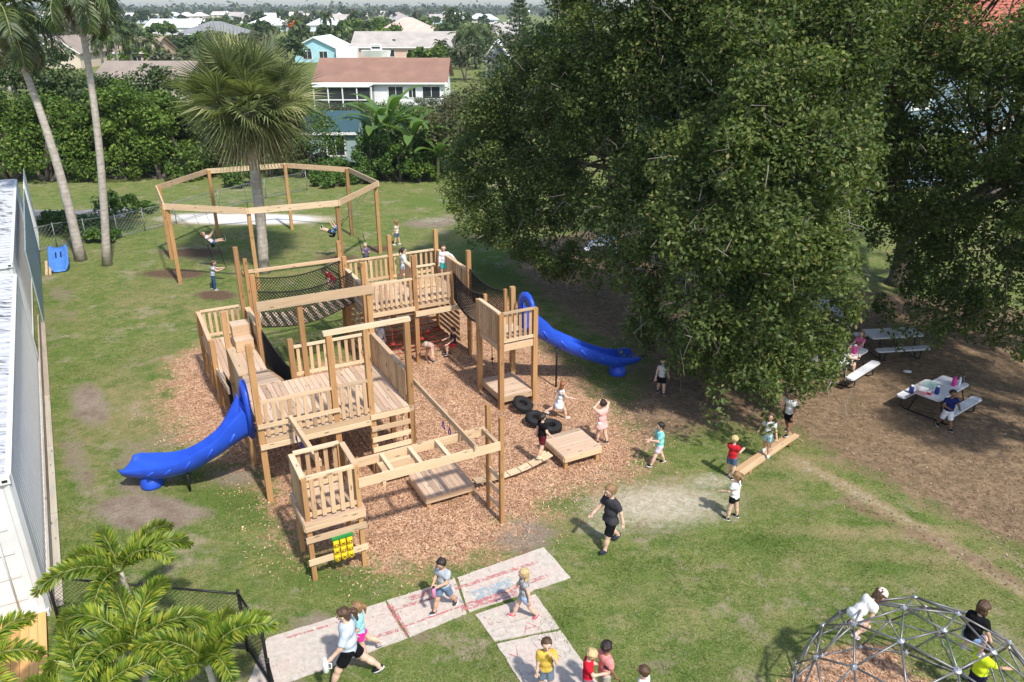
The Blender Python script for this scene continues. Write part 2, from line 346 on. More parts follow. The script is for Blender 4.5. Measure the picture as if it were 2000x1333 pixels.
# loose mulch chips and short grass, real and uncountable
def scatter(n, x0, x1, y0, y1):
    return RNG.uniform(x0, x1, n), RNG.uniform(y0, y1, n)
def quads(c, ax, ay):            # centres and two half-axes -> quad soup
    v = np.stack([c-ax-ay, c+ax-ay, c+ax+ay, c-ax+ay], 1).reshape(-1, 3)
    return v, np.arange(len(v)).reshape(-1, 4)
x, y = scatter(200000, -11, 9, 7, 27); w = cover(x, y)['mulch']
k = (RNG.uniform(0, 1, len(x)) < np.clip(w, 0.0, .9)*.8) ; x, y = x[k], y[k]
k = RNG.uniform(0, 1, len(x)) < np.clip(1.5*(14/np.hypot(x, y))**2, 0, 1); x, y = x[k], y[k]
th = RNG.uniform(0, math.pi, len(x)); ln = RNG.uniform(.01, .030, len(x)); wd_ = RNG.uniform(.004, .009, len(x)); tl = RNG.normal(0, .35, len(x)); t2 = RNG.normal(0, .5, len(x))
ax = np.stack([np.cos(th)*np.cos(tl), np.sin(th)*np.cos(tl), np.sin(tl)], -1)*ln[:, None]
ay = np.stack([-np.sin(th)*np.cos(t2), np.cos(th)*np.cos(t2), np.sin(t2)], -1)*wd_[:, None]
v, f = quads(np.stack([x, y, np.abs(ax[:, 2])+RNG.uniform(.002, .018, len(x))], -1), ax, ay)
chips_me = pymesh('mulch_chips', v, f)
def soup_material(name, stops, rough=.85, trans=0.0, spec=.15, nscale=None, sheen=None):
    """colour per loose piece from a random-per-island value"""
    m, nt, bs = newmat(name); ge = nd(nt, 'NewGeometry')
    r = nd(nt, 'ValToRGB', i_0=ge.outputs['Random Per Island']); e = r.color_ramp.elements
    e[0].position, e[0].color = stops[0][0], (*stops[0][1], 1); e[1].position, e[1].color = stops[-1][0], (*stops[-1][1], 1)
    for p, c in stops[1:-1]: q = r.color_ramp.elements.new(p); q.color = (*c, 1)
    c = r.outputs[0]
    if nscale:
        n = noise(nt, coords(nt, 'Object'), nscale, 3); c = mixc(nt, 1.0, c, nd(nt, 'CombineColor', i_0=mapr(nt, n, .3, .7, .72, 1.28), i_1=mapr(nt, n, .3, .7, .75, 1.2), i_2=mapr(nt, n, .3, .7, .8, 1.1)).outputs[0], 'MULTIPLY')
    nt.links.new(c, bs.inputs['Base Color']); bs.inputs['Roughness'].default_value = rough; bs.inputs['Specular IOR Level'].default_value = spec
    if trans:
        tr = nd(nt, 'BsdfTranslucent'); nt.links.new(mixc(nt, 1.0, c, (1.0, 1.15, .5), 'MULTIPLY'), tr.inputs[0])
        mx = nd(nt, 'MixShader'); mx.inputs[0].default_value = trans; nt.links.new(bs.outputs[0], mx.inputs[1]); nt.links.new(tr.outputs[0], mx.inputs[2])
        out = [n for n in nt.nodes if n.type == 'OUTPUT_MATERIAL'][0]; nt.links.new(mx.outputs[0], out.inputs[0])
    return m
M['chips'] = soup_material('wood_chips', [(0, (.17, .085, .05)), (.3, (.40, .225, .135)), (.65, (.56, .35, .22)), (1, (.74, .56, .41))], .85, nscale=1.3)
tag(mobj('mulch_chips', chips_me, M['chips']), 'loose reddish wood chips spread under the wooden play structure and dome', 'mulch', kind='stuff')
x, y = scatter(620000, -16, 13, 8, 34); cc = cover(x, y)
dens = np.clip(1-cc['mulch']*1.6, 0, 1)*np.clip(1-cc['dirt']*1.1, 0.03, 1)*np.clip(1-cc['sand']*1.1, .02, 1)*np.clip(1-cc['lit']*1.5, .0, 1)*(.45+.7*cc['grn'])*(1-.5*cc['dry'])
dens *= np.clip(1.2*(15/np.hypot(x, y))**1.6, 0, 1)
nn = np.sin(x*2.3+np.sin(y*1.9)*2)*np.sin(y*2.7+np.sin(x*1.3)*2); dens *= (.75+.5*nn)
nearc = np.ones(len(x), bool)
k = RNG.uniform(0, 1, len(x)) < dens; x, y, gg, hh = x[k], y[k], cc['grn'][k], RNG.uniform(.025, .06, k.sum())
th = RNG.uniform(0, 2*math.pi, len(x)); hh = hh*(1+.6*gg)
base = np.stack([x, y, np.full(len(x), -.01)], -1); wv = np.stack([np.cos(th), np.sin(th), 0*th], -1)*RNG.uniform(.004, .010, len(x))[:, None]
lean = np.stack([RNG.normal(0, .6, len(x)), RNG.normal(0, .6, len(x)), np.ones(len(x))], -1)*hh[:, None]
v = np.stack([base-wv, base+wv, base+lean], 1).reshape(-1, 3); f = np.arange(len(v)).reshape(-1, 3)
M['blade'] = soup_material('grass_blades', [(0, (.055, .105, .016)), (.5, (.12, .17, .035)), (.8, (.17, .21, .055)), (1, (.34, .31, .15))], .8, .25, .15, .6)
tag(mobj('grass_blades', pymesh('grass_blades', v, f), M['blade']), 'short patchy lawn grass growing across the yard', 'grass', kind='stuff')

# fallen oak leaves
x, y = scatter(90000, -2, 22, 12, 38); w = cover(x, y)['lit']; k = RNG.uniform(0, 1, len(x)) < np.clip(w*1.1-.12, .0, 1)*np.clip(.7*(19/np.hypot(x, y))**2, 0, 1); x, y = x[k], y[k]
th = RNG.uniform(0, 2*math.pi, len(x)); ln = RNG.uniform(.018, .042, len(x)); tl = RNG.normal(0, .3, len(x)); t2 = RNG.normal(0, .4, len(x))
ax = np.stack([np.cos(th)*np.cos(tl), np.sin(th)*np.cos(tl), np.sin(tl)], -1)*ln[:, None]; ay = np.stack([-np.sin(th)*np.cos(t2), np.cos(th)*np.cos(t2), np.sin(t2)], -1)*(ln*.4)[:, None]
c = np.stack([x, y, np.abs(ax[:, 2])+.006], -1); v = np.stack([c-ax, c+ay, c+ax, c-ay], 1).reshape(-1, 3)
M['litter'] = soup_material('fallen_leaves', [(0, (.09, .055, .034)), (.45, (.20, .13, .078)), (.8, (.31, .215, .135)), (1, (.42, .33, .23))], .85)
tag(mobj('fallen_leaves', pymesh('fallen_leaves', v, np.arange(len(v)).reshape(-1, 4)), M['litter']), 'brown fallen oak leaves and bark covering the ground under the oaks', 'leaves', kind='stuff')
# ---------------------------------------------------------------- the timber play structure
PW = .135
def post(th, a, b, h, w=PW, z0=-.05, m='post', name='post'):
    return board(name, W(a, b, z0), W(a, b, h), w, w, M[m], th)
def railing(th, p0, p1, z0, z1, n, side=0.0, bw=.085, name='railing'):
    """top and bottom rail with its balusters"""
    p0 = Vector(p0); p1 = Vector(p1); d = (p1-p0).normalized(); nrm = Vector((-d.y, d.x))
    def q(t, z): v = p0+(p1-p0)*t; return W(v.x, v.y, z)
    mb = MB()
    mb.bar(q(0, z1-.02), q(1, z1-.02), .115, .045)
    L = (p1-p0).length; o = q(.5, z1)
    x = (q(1, 0)-q(0, 0)).normalized(); y = Vector((0, 0, 1)).cross(x); R = Matrix((x, y, Vector((0, 0, 1)))).transposed().to_4x4()
    mw = Matrix.Translation(o) @ R; inv = mw.inverted(); mb.v = [tuple(inv @ Vector(p)) for p in mb.v]
    r = mb.build(name, M['rail'], th, mw=mw)
    board('bottom_rail', q(0, z0+.1), q(1, z0+.1), .04, .085, M['rail'], r)
    for i in range(n):
        t = (i+.5)/n; v = p0+(p1-p0)*t+nrm*side*.038
        j = random.uniform(-.006, .006)
        board('baluster', W(v.x, v.y, z0+.035), W(v.x, v.y, z1-.045), .034, bw, M['bal'], r, up=(x.x, x.y, 0) )
    return r
def deck(th, a0, a1, b0, b1, z, along='b', bw=.14, rim=.16, name='deck', gap=.008):
    mb = MB(); t = .038; zz_ = z-.028-rim/2
    mb.bar(W(a0, b0, zz_), W(a1, b0, zz_), t, rim); mb.bar(W(a0, b1, zz_), W(a1, b1, zz_), t, rim)
    mb.bar(W(a0, b0+t/2+.002, zz_), W(a0, b1-t/2-.002, zz_), t, rim); mb.bar(W(a1, b0+t/2+.002, zz_), W(a1, b1-t/2-.002, zz_), t, rim)
    o = W((a0+a1)/2, (b0+b1)/2, z); mw = Matrix.Translation(o) @ Matrix.Rotation(ROTZ, 4, 'Z'); inv = mw.inverted(); mb.v = [tuple(inv @ Vector(p)) for p in mb.v]
    d = mb.build(name, M['rail'], th, mw=mw)
    if along == 'b':
        n = max(1, round((a1-a0)/bw)); s = (a1-a0)/n
        for i in range(n): board('deck_board', W(a0+s*(i+.5), b0-.01, z-.013), W(a0+s*(i+.5), b1+.01, z-.013), s-gap, .027, M['deck'], d)
    else:
        n = max(1, round((b1-b0)/bw)); s = (b1-b0)/n
        for i in range(n): board('deck_board', W(a0-.01, b0+s*(i+.5), z-.013), W(a1+.01, b0+s*(i+.5), z-.013), s-gap, .027, M['deck'], d)
    return d
# --- main platform
D1 = empty('play_platform', W(3.9, 17.7), 'big wooden play platform with tall gateway posts and stairs beside the left blue slide', 'play platform')
for a, b, h in ((2.06, 16.35, 4.0), (3.8, 16.35, 3.9), (4.66, 16.35, 3.9), (5.66, 16.35, 3.9), (3.44, 19.12, 2.82), (3.78, 19.12, 3.88), (5.62, 19.12, 4.0), (2.0, 19.75, 3.62), (2.02, 18.2, 1.68), (3.8, 18.0, 1.66), (5.6, 17.7, 1.66)):
    post(D1, a, b, h)
deck(D1, 2.14, 5.72, 16.3, 19.04, 1.72, 'b')
board('gate_beam', W(3.68, 16.35, 3.95), W(5.75, 16.35, 3.95), .14, .09, M['rail'], D1)
board('swing_beam', W(2.72, 19.03, 3.86), W(5.7, 19.03, 3.86), .045, .25, M['rail'], D1)
railing(D1, (2.13, 16.3), (3.73, 16.3), 1.72, 2.62, 9, -1); railing(D1, (3.87, 16.3), (4.59, 16.3), 1.72, 2.62, 4, -1)
railing(D1, (3.51, 19.1), (3.71, 19.1), 1.72, 2.62, 1); railing(D1, (3.85, 19.1), (5.55, 19.1), 1.72, 2.62, 9)
railing(D1, (5.62, 16.45), (5.62, 19.04), 1.72, 2.62, 15, 1)
board('cross_board', W(2.0, 16.24, 2.03), W(3.88, 16.24, 2.03), .04, .1, M['rail'], D1)
board('cross_board', W(2.0, 16.24, 1.5), W(4.6, 16.24, 1.5), .04, .12, M['rail'], D1)
for i in range(7):              # boarded wall behind the slide
    board('wall_board', W(2.04, 18.02+i*.245, 1.2), W(2.04, 18.02+i*.245, 2.6), .03, .238, M['bal'], D1, up=(AX[0], AX[1], 0))
board('wall_cap', W(2.04, 17.9, 2.63), W(2.04, 19.68, 2.63), .2, .04, M['rail'], D1)
st = MB()
for a in (4.72, 5.44): st.bar(W(a, 16.3, .3), W(a, 16.36, 1.6), .085, .045, up=(BX[0], BX[1], 0))
st = st.build('ladder_frame', M['rail'], D1)
for i, z in enumerate((1.62, 1.3, 1.0, .72)): board('rung', W(4.6, 16.24+.0*i, z), W(5.58, 16.24, z), .05, .115, M['rail'], st)
BS = empty('step_box', W(5.05, 16), 'low wooden step box at the foot of the gateway ladder', 'step')
for k in range(4): board('tread', W(4.62, 15.78+k*.13, .42), W(5.46, 15.78+k*.13, .42), .124, .035, M['rail'], BS)
board('riser', W(4.62, 15.7, .3), W(5.46, 15.7, .3), .035, .22, M['rail'], BS)
for a, b in ((4.66, 15.76), (5.42, 15.76), (4.66, 16.14), (5.42, 16.14)): board('leg', W(a, b, -.03), W(a, b, .4), .085, .085, M['rail'], BS)
# --- low platform with the ramp
L0 = empty('low_platform', W(2.4, 23), 'low wooden platform with ramp and box steps at the far left of the play structure', 'play platform')
for a, b, h, w in ((1.74, 24.5, 2.05, PW), (1.76, 23.2, 1.1, PW), (1.8, 21.9, 2.05, PW), (3.08, 24.25, 4.0, PW), (3.3, 24.18, 3.62, .11), (3.2, 22.45, 3.62, PW), (3.1, 21.2, 1.1, PW), (1.85, 20.6, 1.2, .1)): post(L0, a, b, h, w)
deck(L0, 1.84, 3.1, 21.35, 24.4, 1.12, 'b')
railing(L0, (1.76, 22.0), (1.76, 24.43), 1.12, 2.06, 11, -1); railing(L0, (1.82, 24.5), (3.0, 24.5), 1.12, 2.06, 7)
rp = MB()
for a in (2.08, 3.08): rp.bar(W(a, 21.3, 1.0), W(a, 19.1, 1.6), .045, .16)
rp = rp.build('ramp', M['rail'], L0)
for i in range(15):
    t = (i+.5)/15; board('ramp_board', W(2.06, 21.33-2.2*t, 1.1+.6*t), W(3.1, 21.33-2.2*t, 1.1+.6*t), .14, .03, M['deck'], rp, up=(AX[0]*.26, AX[1]*.26, .965))
board('rim_board', W(1.8, 21.98, 1.12), W(1.86, 19.85, 1.36), .045, .18, M['rail'], L0)
for k, (b0, b1, z) in enumerate(((22.9, 23.3, 1.5), (23.3, 23.75, 1.84))):
    mb = MB(); c = W(2.8, (b0+b1)/2, (1.13+z-.03)/2); mb.box((0, 0, 0), (.52, b1-b0-.01, z-.03-1.13)); bx_ = mb.build('box_step', M['rail'], L0, mw=Matrix.Translation(c) @ Matrix.Rotation(ROTZ, 4, 'Z'))
    for j in range(2): board('tread', W(2.53, b0+(b1-b0)*(j+.5)/2, z-.012), W(3.07, b0+(b1-b0)*(j+.5)/2, z-.012), (b1-b0)/2-.01, .03, M['deck'], bx_)
for i in range(7): board('wall_board', W(3.17, 22.6+i*.21, 1.1), W(3.17, 22.6+i*.21, 2.05), .03, .2, M['bal'], L0, up=(AX[0], AX[1], 0))
board('wall_cap', W(3.17, 22.5, 2.08), W(3.17, 24.08, 2.08), .16, .04, M['rail'], L0)
board('net_beam', W(3.2, 24.33, 3.15), W(6.4, 24.7, 3.02), .09, .09, M['rail'], L0)
# --- upper deck
U0 = empty('upper_deck', W(8.1, 23.4), 'square raised wooden deck with slatted fort wall underneath and two girls on it', 'play platform')
for a, b, h in ((6.4, 22.2, 3.6), (8.0, 22.1, 3.62), (9.85, 22.05, 3.55), (6.4, 24.8, 3.62), (8.14, 24.8, 3.6), (9.82, 24.75, 3.6), (6.34, 24.05, 3.3)): post(U0, a, b, h)
post(U0, 9.27, 22.1, 2.92, .09, 1.6); post(U0, 9.74, 21.85, 1.65, .1)
deck(U0, 6.4, 9.86, 22.14, 24.74, 2.03, 'b')
railing(U0, (6.48, 22.1), (7.92, 22.1), 2.03, 2.9, 9, -1); railing(U0, (8.08, 22.1), (9.22, 22.1), 2.03, 2.9, 6, -1)
railing(U0, (6.38, 22.28), (6.38, 23.98), 2.03, 2.9, 10, -1); railing(U0, (6.48, 24.8), (8.06, 24.8), 2.03, 2.9, 9); railing(U0, (8.22, 24.8), (9.74, 24.8), 2.03, 2.9, 8)
railing(U0, (9.86, 22.14), (9.86, 24.66), 2.03, 2.9, 14, 1)
railing(U0, (8.45, 23.35), (9.2, 23.35), 2.03, 2.85, 4); railing(U0, (8.4, 23.4), (8.4, 24.1), 2.03, 2.85, 4)
board('cross_board', W(7.95, 21.99, 1.72), W(9.72, 21.99, 1.72), .05, .17, M['rail'], U0)
board('cross_board', W(6.4, 22.04, 1.9), W(7.95, 22.04, 1.9), .04, .14, M['rail'], U0)
for i in range(9): board('wall_slat', W(6.5, 24.68, .18+i*.19), W(9.72, 24.68, .18+i*.19), .03, .11, M['bal'], U0)
for i in range(9): board('wall_slat', W(9.8, 22.8, .18+i*.19), W(9.8, 24.6, .18+i*.19), .03, .11, M['bal'], U0)
for i in range(7): board('wall_slat', W(6.42, 22.9, .28+i*.24), W(6.42, 24.7, .28+i*.24), .03, .11, M['bal'], U0)
M['redrope'] = plain('red_rope', (.30, .028, .02), .8, .3)
for i in range(6): # low rope grid in the fort
    mb = MB(); mb.tube([W(6.9, 22.5+i*.32, .28+.03*i), W(8.0, 22.5+i*.32, .2+.03*i), W(9.5, 22.5+i*.32, .28+.03*i)], .016, 5); mb.build('red_rope', M['redrope'], U0, True)
for a, b in ((7.3, 22.5), (8.3, 22.5), (9.1, 23.1), (8.7, 22.9)):
    mb = MB(); mb.tube([W(a, b, 1.84), W(a, b, .62)], .012, 5); rr = mb.build('hanging_rope', M['redrope'], U0); mb = MB(); mb.ball(W(a, b, .62), (.09, .09, .05)); mb.build('rope_seat', M['redrope'], rr, True)
# --- tower
T0 = empty('lookout_tower', W(9.5, 18.65), 'narrow two-storey wooden tower between the net bridge and the right blue slide', 'play tower')
for a, b, h in ((8.94, 17.93, 2.93), (8.94, 19.35, 2.93), (10.05, 17.98, 2.93), (10.08, 19.42, 3.1)): post(T0, a, b, h, .14)
post(T0, 9.86, 19.46, 3.05, .09, 1.9); post(T0, 9.2, 19.46, 3.0, .09, 1.9)
deck(T0, 8.94, 10.06, 17.96, 19.38, 2.0, 'a', rim=.18); deck(T0, 8.98, 10.02, 17.98, 19.34, .36, 'a', rim=.16)
railing(T0, (8.94, 18.0), (8.94, 19.28), 2.0, 2.96, 9, 1); railing(T0, (9.01, 17.94), (9.98, 17.94), 2.0, 2.96, 6, 1)
# --- crow's nest
C0 = empty('crows_nest', W(2.8, 13.6), 'small square railed wooden lookout box standing nearest on four legs', 'play tower')
for a, b in ((2.29, 13.12), (3.33, 13.12), (2.29, 14.15), (3.33, 14.15)): post(C0, a, b, 2.38, .095)
deck(C0, 2.2, 3.42, 13.03, 14.24, 1.44, 'a', rim=.17)
for p0, p1, n, s in (((2.34, 13.12), (3.28, 13.12), 5, -1), ((2.34, 14.15), (3.28, 14.15), 5, 1), ((2.29, 13.17), (2.29, 14.1), 5, 1), ((3.33, 13.17), (3.33, 14.1), 4, -1)): railing(C0, p0, p1, 1.46, 2.42, n, s)
board('rung', W(2.2, 13.05, 1.02), W(3.42, 13.05, 1.02), .04, .13, M['rail'], C0); board('rung', W(2.2, 13.05, .48), W(3.42, 13.05, .48), .04, .13, M['rail'], C0)
board('brace', W(2.29, 13.3, 1.2), W(3.33, 13.3, 1.2), .04, .12, M['rail'], C0)
# game panel of turning yellow tubes
M['yellow'] = plain('yellow_plastic', (.82, .56, .01), .35, .06); M['green_pl'] = plain('green_plastic', (.02, .22, .05), .4, .1)
GP = empty('tic_tac_toe_panel', W(2.9, 13.02, .6), 'yellow tic tac toe tubes hung under a green bar on the nearest lookout box', 'game panel')
mb = MB(); mb.bar(W(2.68, 13.0, .93), W(3.12, 13.0, .93), .06, .05); mb.build('green_bar', M['green_pl'], GP)
marks = [['O', 'X', 'O'], ['X', 'O', 'X'], ['O', 'O', 'X']]
def glyph_mesh(ch):
    mb = MB()
    if ch == 'O': mb.tube([Vector((.032*math.cos(t), 0, .032*math.sin(t))) for t in np.linspace(0, 2*math.pi, 13)], .006, 4, False)
    else: mb.bar((-.03, 0, -.03), (.03, 0, .03), .006, .012); mb.bar((-.03, .0, .03), (.03, 0, -.03), .0065, .012)
    return pymesh('mark', mb.v, mb.f)
GLY = {c: glyph_mesh(c) for c in 'XO'}
for m_ in GLY.values(): m_.materials.append(M['black'])
for i in range(3):
    for j in range(3):
        a = 2.76+i*.14; z = .80-j*.165; mb = MB(); mb.lathe(W(a, 13.0, z-.078), [(.045, 0), (.06, .015), (.06, .141), (.045, .156)], 12); t = mb.build('tube', M['yellow'], GP, True)
        mobj('mark', GLY[marks[i][j]], None, t, Matrix.Translation(W(a, 12.936, z)) @ Matrix.Rotation(ROTZ, 4, 'Z'))
# --- ladder bridge
LB = empty('ladder_bridge', W(5, 13.45), 'horizontal wooden ladder bridge from the nearest lookout box to two tall posts', 'ladder bridge')
board('side_beam', W(3.34, 13.06, 2.02), W(6.48, 13.06, 2.02), .042, .2, M['rail'], LB); board('side_beam', W(3.34, 13.8, 2.02), W(6.48, 13.8, 2.02), .042, .2, M['rail'], LB)
for a in (4.06, 4.68, 5.3, 5.92, 6.42): board('rung', W(a, 13.085, 2.075), W(a, 13.775, 2.075), .085, .085, M['rail'], LB)
for b in (13.12-.02, 13.76): post(LB, 6.53, b, 2.68, .095)
for z in (.32, .7, 1.08): board('rung', W(6.53, 13.14, z), W(6.53, 13.72, z), .04, .085, M['rail'], LB)
# --- overhead beams with blue grips
M['bluegrip'] = plain('blue_plastic_grip', (.03, .035, .36), .4, .1)
def grips(th, pts):
    for a, b, z in pts:
        mb = MB(); u = Vector((AX[0], AX[1], 0)); o = W(a, b, z); mb.tube([o, o+Vector((0, 0, -.14))], .006, 5)
        g = mb.build('grip_chain', M['black'], th); o = o+Vector((0, 0, -.14)); mb = MB()
        mb.tube([o, o+u*.09+Vector((0, 0, -.16)), o-u*.09+Vector((0, 0, -.16)), o], .012, 5); mb.build('grip', M['bluegrip'], g)
OB = empty('overhead_beam', W(5.75, 14.7), 'long sloping timber beam with blue trapeze grips from the gateway to the ladder bridge', 'beam')
board('beam', W(5.78, 16.35, 2.28), W(5.86, 12.98, 2.2), .045, .14, M['rail'], OB); grips(OB, [(5.8, 14.6, 2.17), (5.81, 14.25, 2.17), (5.82, 13.95, 2.17)])
OB = empty('overhead_beam', W(2.85, 15.2), 'timber beam with dark blue grips from the big platform to the nearest lookout box', 'beam')
board('beam', W(2.72, 16.2, 2.12), W(2.86, 14.2, 1.98), .09, .14, M['rail'], OB); grips(OB, [(2.74, 15.85, 2.0), (2.77, 15.5, 1.98), (2.8, 15.2, 1.95)])
# --- nets: rope tubes
def rope_net(name, surf, nu, nv, mat, parent, r=.011, diag=True):
    """surf(u,v)->point; crossing ropes over the surface, one net"""
    mb = MB()
    if diag:
        n = nu+nv
        for s in (1, -1):
            for k in range(-nv, nu+1):
                pts = []
                for j in range(nv+1):
                    u = (k+j) if s > 0 else (k+nv-j)
                    if 0 <= u <= nu: pts.append(surf(u/nu, j/nv))
                if len(pts) > 1: mb.tube(pts, r, 4, False)
    else:
        for i in range(nu+1): mb.tube([surf(i/nu, j/nv) for j in range(nv+1)], r, 4, False)
        for j in range(nv+1): mb.tube([surf(i/nu, j/nv) for i in range(nu+1)], r, 4, False)
    for v in (0, 1): mb.tube([surf(i/nu, v) for i in range(nu+1)], r*2.0, 5)
    return mb.build(name, mat, parent)
NB = empty('net_bridge', W(4.8, 23.6), 'black rope net bridge sagging between the low left platform and the upper deck', 'net bridge')
def tub(a0, a1, bl, br, z0, z1, ztop, sag, along='a'):
    def s(u, v):
        a = a0+(a1-a0)*u; zf = z0+(z1-z0)*u-sag*math.sin(math.pi*u); bl_ = bl[0]+(bl[1]-bl[0])*u; br_ = br[0]+(br[1]-br[0])*u
        hs = ztop-zf-sag*.8*math.sin(math.pi*u); w = br_-bl_; per = 2*hs+w; d = v*per
        if d < hs: b, z = bl_, zf+hs-d
        elif d < hs+w: b, z = bl_+(d-hs), zf
        else: b, z = br_, zf+(d-hs-w)
        return W(a, b, z) if along == 'a' else W(b, a, z)
    return s
S1 = tub(3.35, 6.34, (22.7, 23.2), (24.2, 24.6), 1.85, 2.0, 3.0, .28)
rope_net('net', S1, 30, 34, M['rope'], NB, .010)
for i in range(12):
    u = (i+.5)/12; a = 3.35+2.99*u; z = 1.85+.15*u-.28*math.sin(math.pi*u)+.02
    board('plank', W(a, 22.85+.4*u, z), W(a, 24.1+.35*u, z), .12, .025, M['deck'], NB)
NB2 = empty('net_bridge', W(9.5, 20.9), 'black rope net bridge with plank floor between the upper deck and the right tower', 'net bridge')
S2 = tub(22.0, 19.5, (9.28, 9.2), (9.86, 9.92), 2.0, 2.0, 2.95, .24, 'b')
rope_net('net', S2, 26, 26, M['rope'], NB2, .011)
for i in range(18):
    u = (i+.5)/18; b = 22.0-2.5*u; z = 2.0-.24*math.sin(math.pi*u)+.02
    board('plank', W(9.3, b, z), W(9.84, b, z), .1, .025, M['deck'], NB2)
for a in (9.35, 9.75):
    mb = MB(); mb.tube([W(a, 20.2, 1.82), W(a+.02, 20.2, .3)], .013, 5); mb.ball(W(a+.02, 20.2, .5), .045); mb.build('climbing_rope', M['rope'], NB2, True)
NB3 = empty('climbing_net', W(4.7, 20.2), 'low black climbing net stretched behind the back railing of the big platform', 'net')
rope_net('net', lambda u, v: W(3.5+3.0*u, 19.25+1.7*v, 1.55-.75*v-.25*math.sin(math.pi*u)*math.sin(math.pi*v)), 30, 16, M['rope'], NB3, .009)
for a, b, z in ((3.5, 20.95, .82), (6.5, 20.95, .82)): post(NB3, a, b, z, .1)
# dark mesh curtain between the ramp and the big platform
def mesh_cloth():
    m, nt, bs = newmat('black_shade_mesh'); co = coords(nt, 'Object'); ck = noise(nt, co, 60, 2)
    nt.links.new(mixc(nt, mapr(nt, ck, .4, .7), (.006, .006, .007), (.06, .045, .035)), bs.inputs['Base Color']); bs.inputs['Roughness'].default_value = .9; return m
M['mesh'] = mesh_cloth()
for (p, q, sg, lab) in (((3.24, 22.3), (3.42, 19.2), .55, 'black mesh curtain sagging along the right side of the wooden ramp'), ((1.95, 21.8), (1.98, 19.9), .1, 'black mesh curtain below the left rim of the wooden ramp')):
    N_ = 16; vs = []; fs = []
    for j, zt in enumerate((0, .5, 1)):
        for i in range(N_+1):
            u = i/N_; a = p[0]+(q[0]-p[0])*u; b = p[1]+(q[1]-p[1])*u; top = 1.95-.5*math.sin(math.pi*u)*sg*1.2 if sg > .2 else 1.1+.2*u; lo = .75+.3*u if sg > .2 else .35
            a += sg*.3*math.sin(math.pi*u)*(1-.3*zt); z = lo+(top-lo)*zt; vs.append(W(a, b, z))
    n = N_+1
    fs = [(j*n+i, j*n+i+1, (j+1)*n+i+1, (j+1)*n+i) for j in range(2) for i in range(N_)]
    vs_ = vs
    def cur(u, v, vs_=vs_, n=n):
        x_ = u*(n-1); i = min(n-2, int(x_)); t = x_-i; y_ = v*2; j = min(1, int(y_)); s = y_-j
        return (vs_[j*n+i]*(1-t)+vs_[j*n+i+1]*t)*(1-s)+(vs_[(j+1)*n+i]*(1-t)+vs_[(j+1)*n+i+1]*t)*s
    o = rope_net('net_curtain', cur, 44 if sg > .2 else 26, 16 if sg > .2 else 12, M['rope'], None, .0085)
    tag(o, lab, 'net')
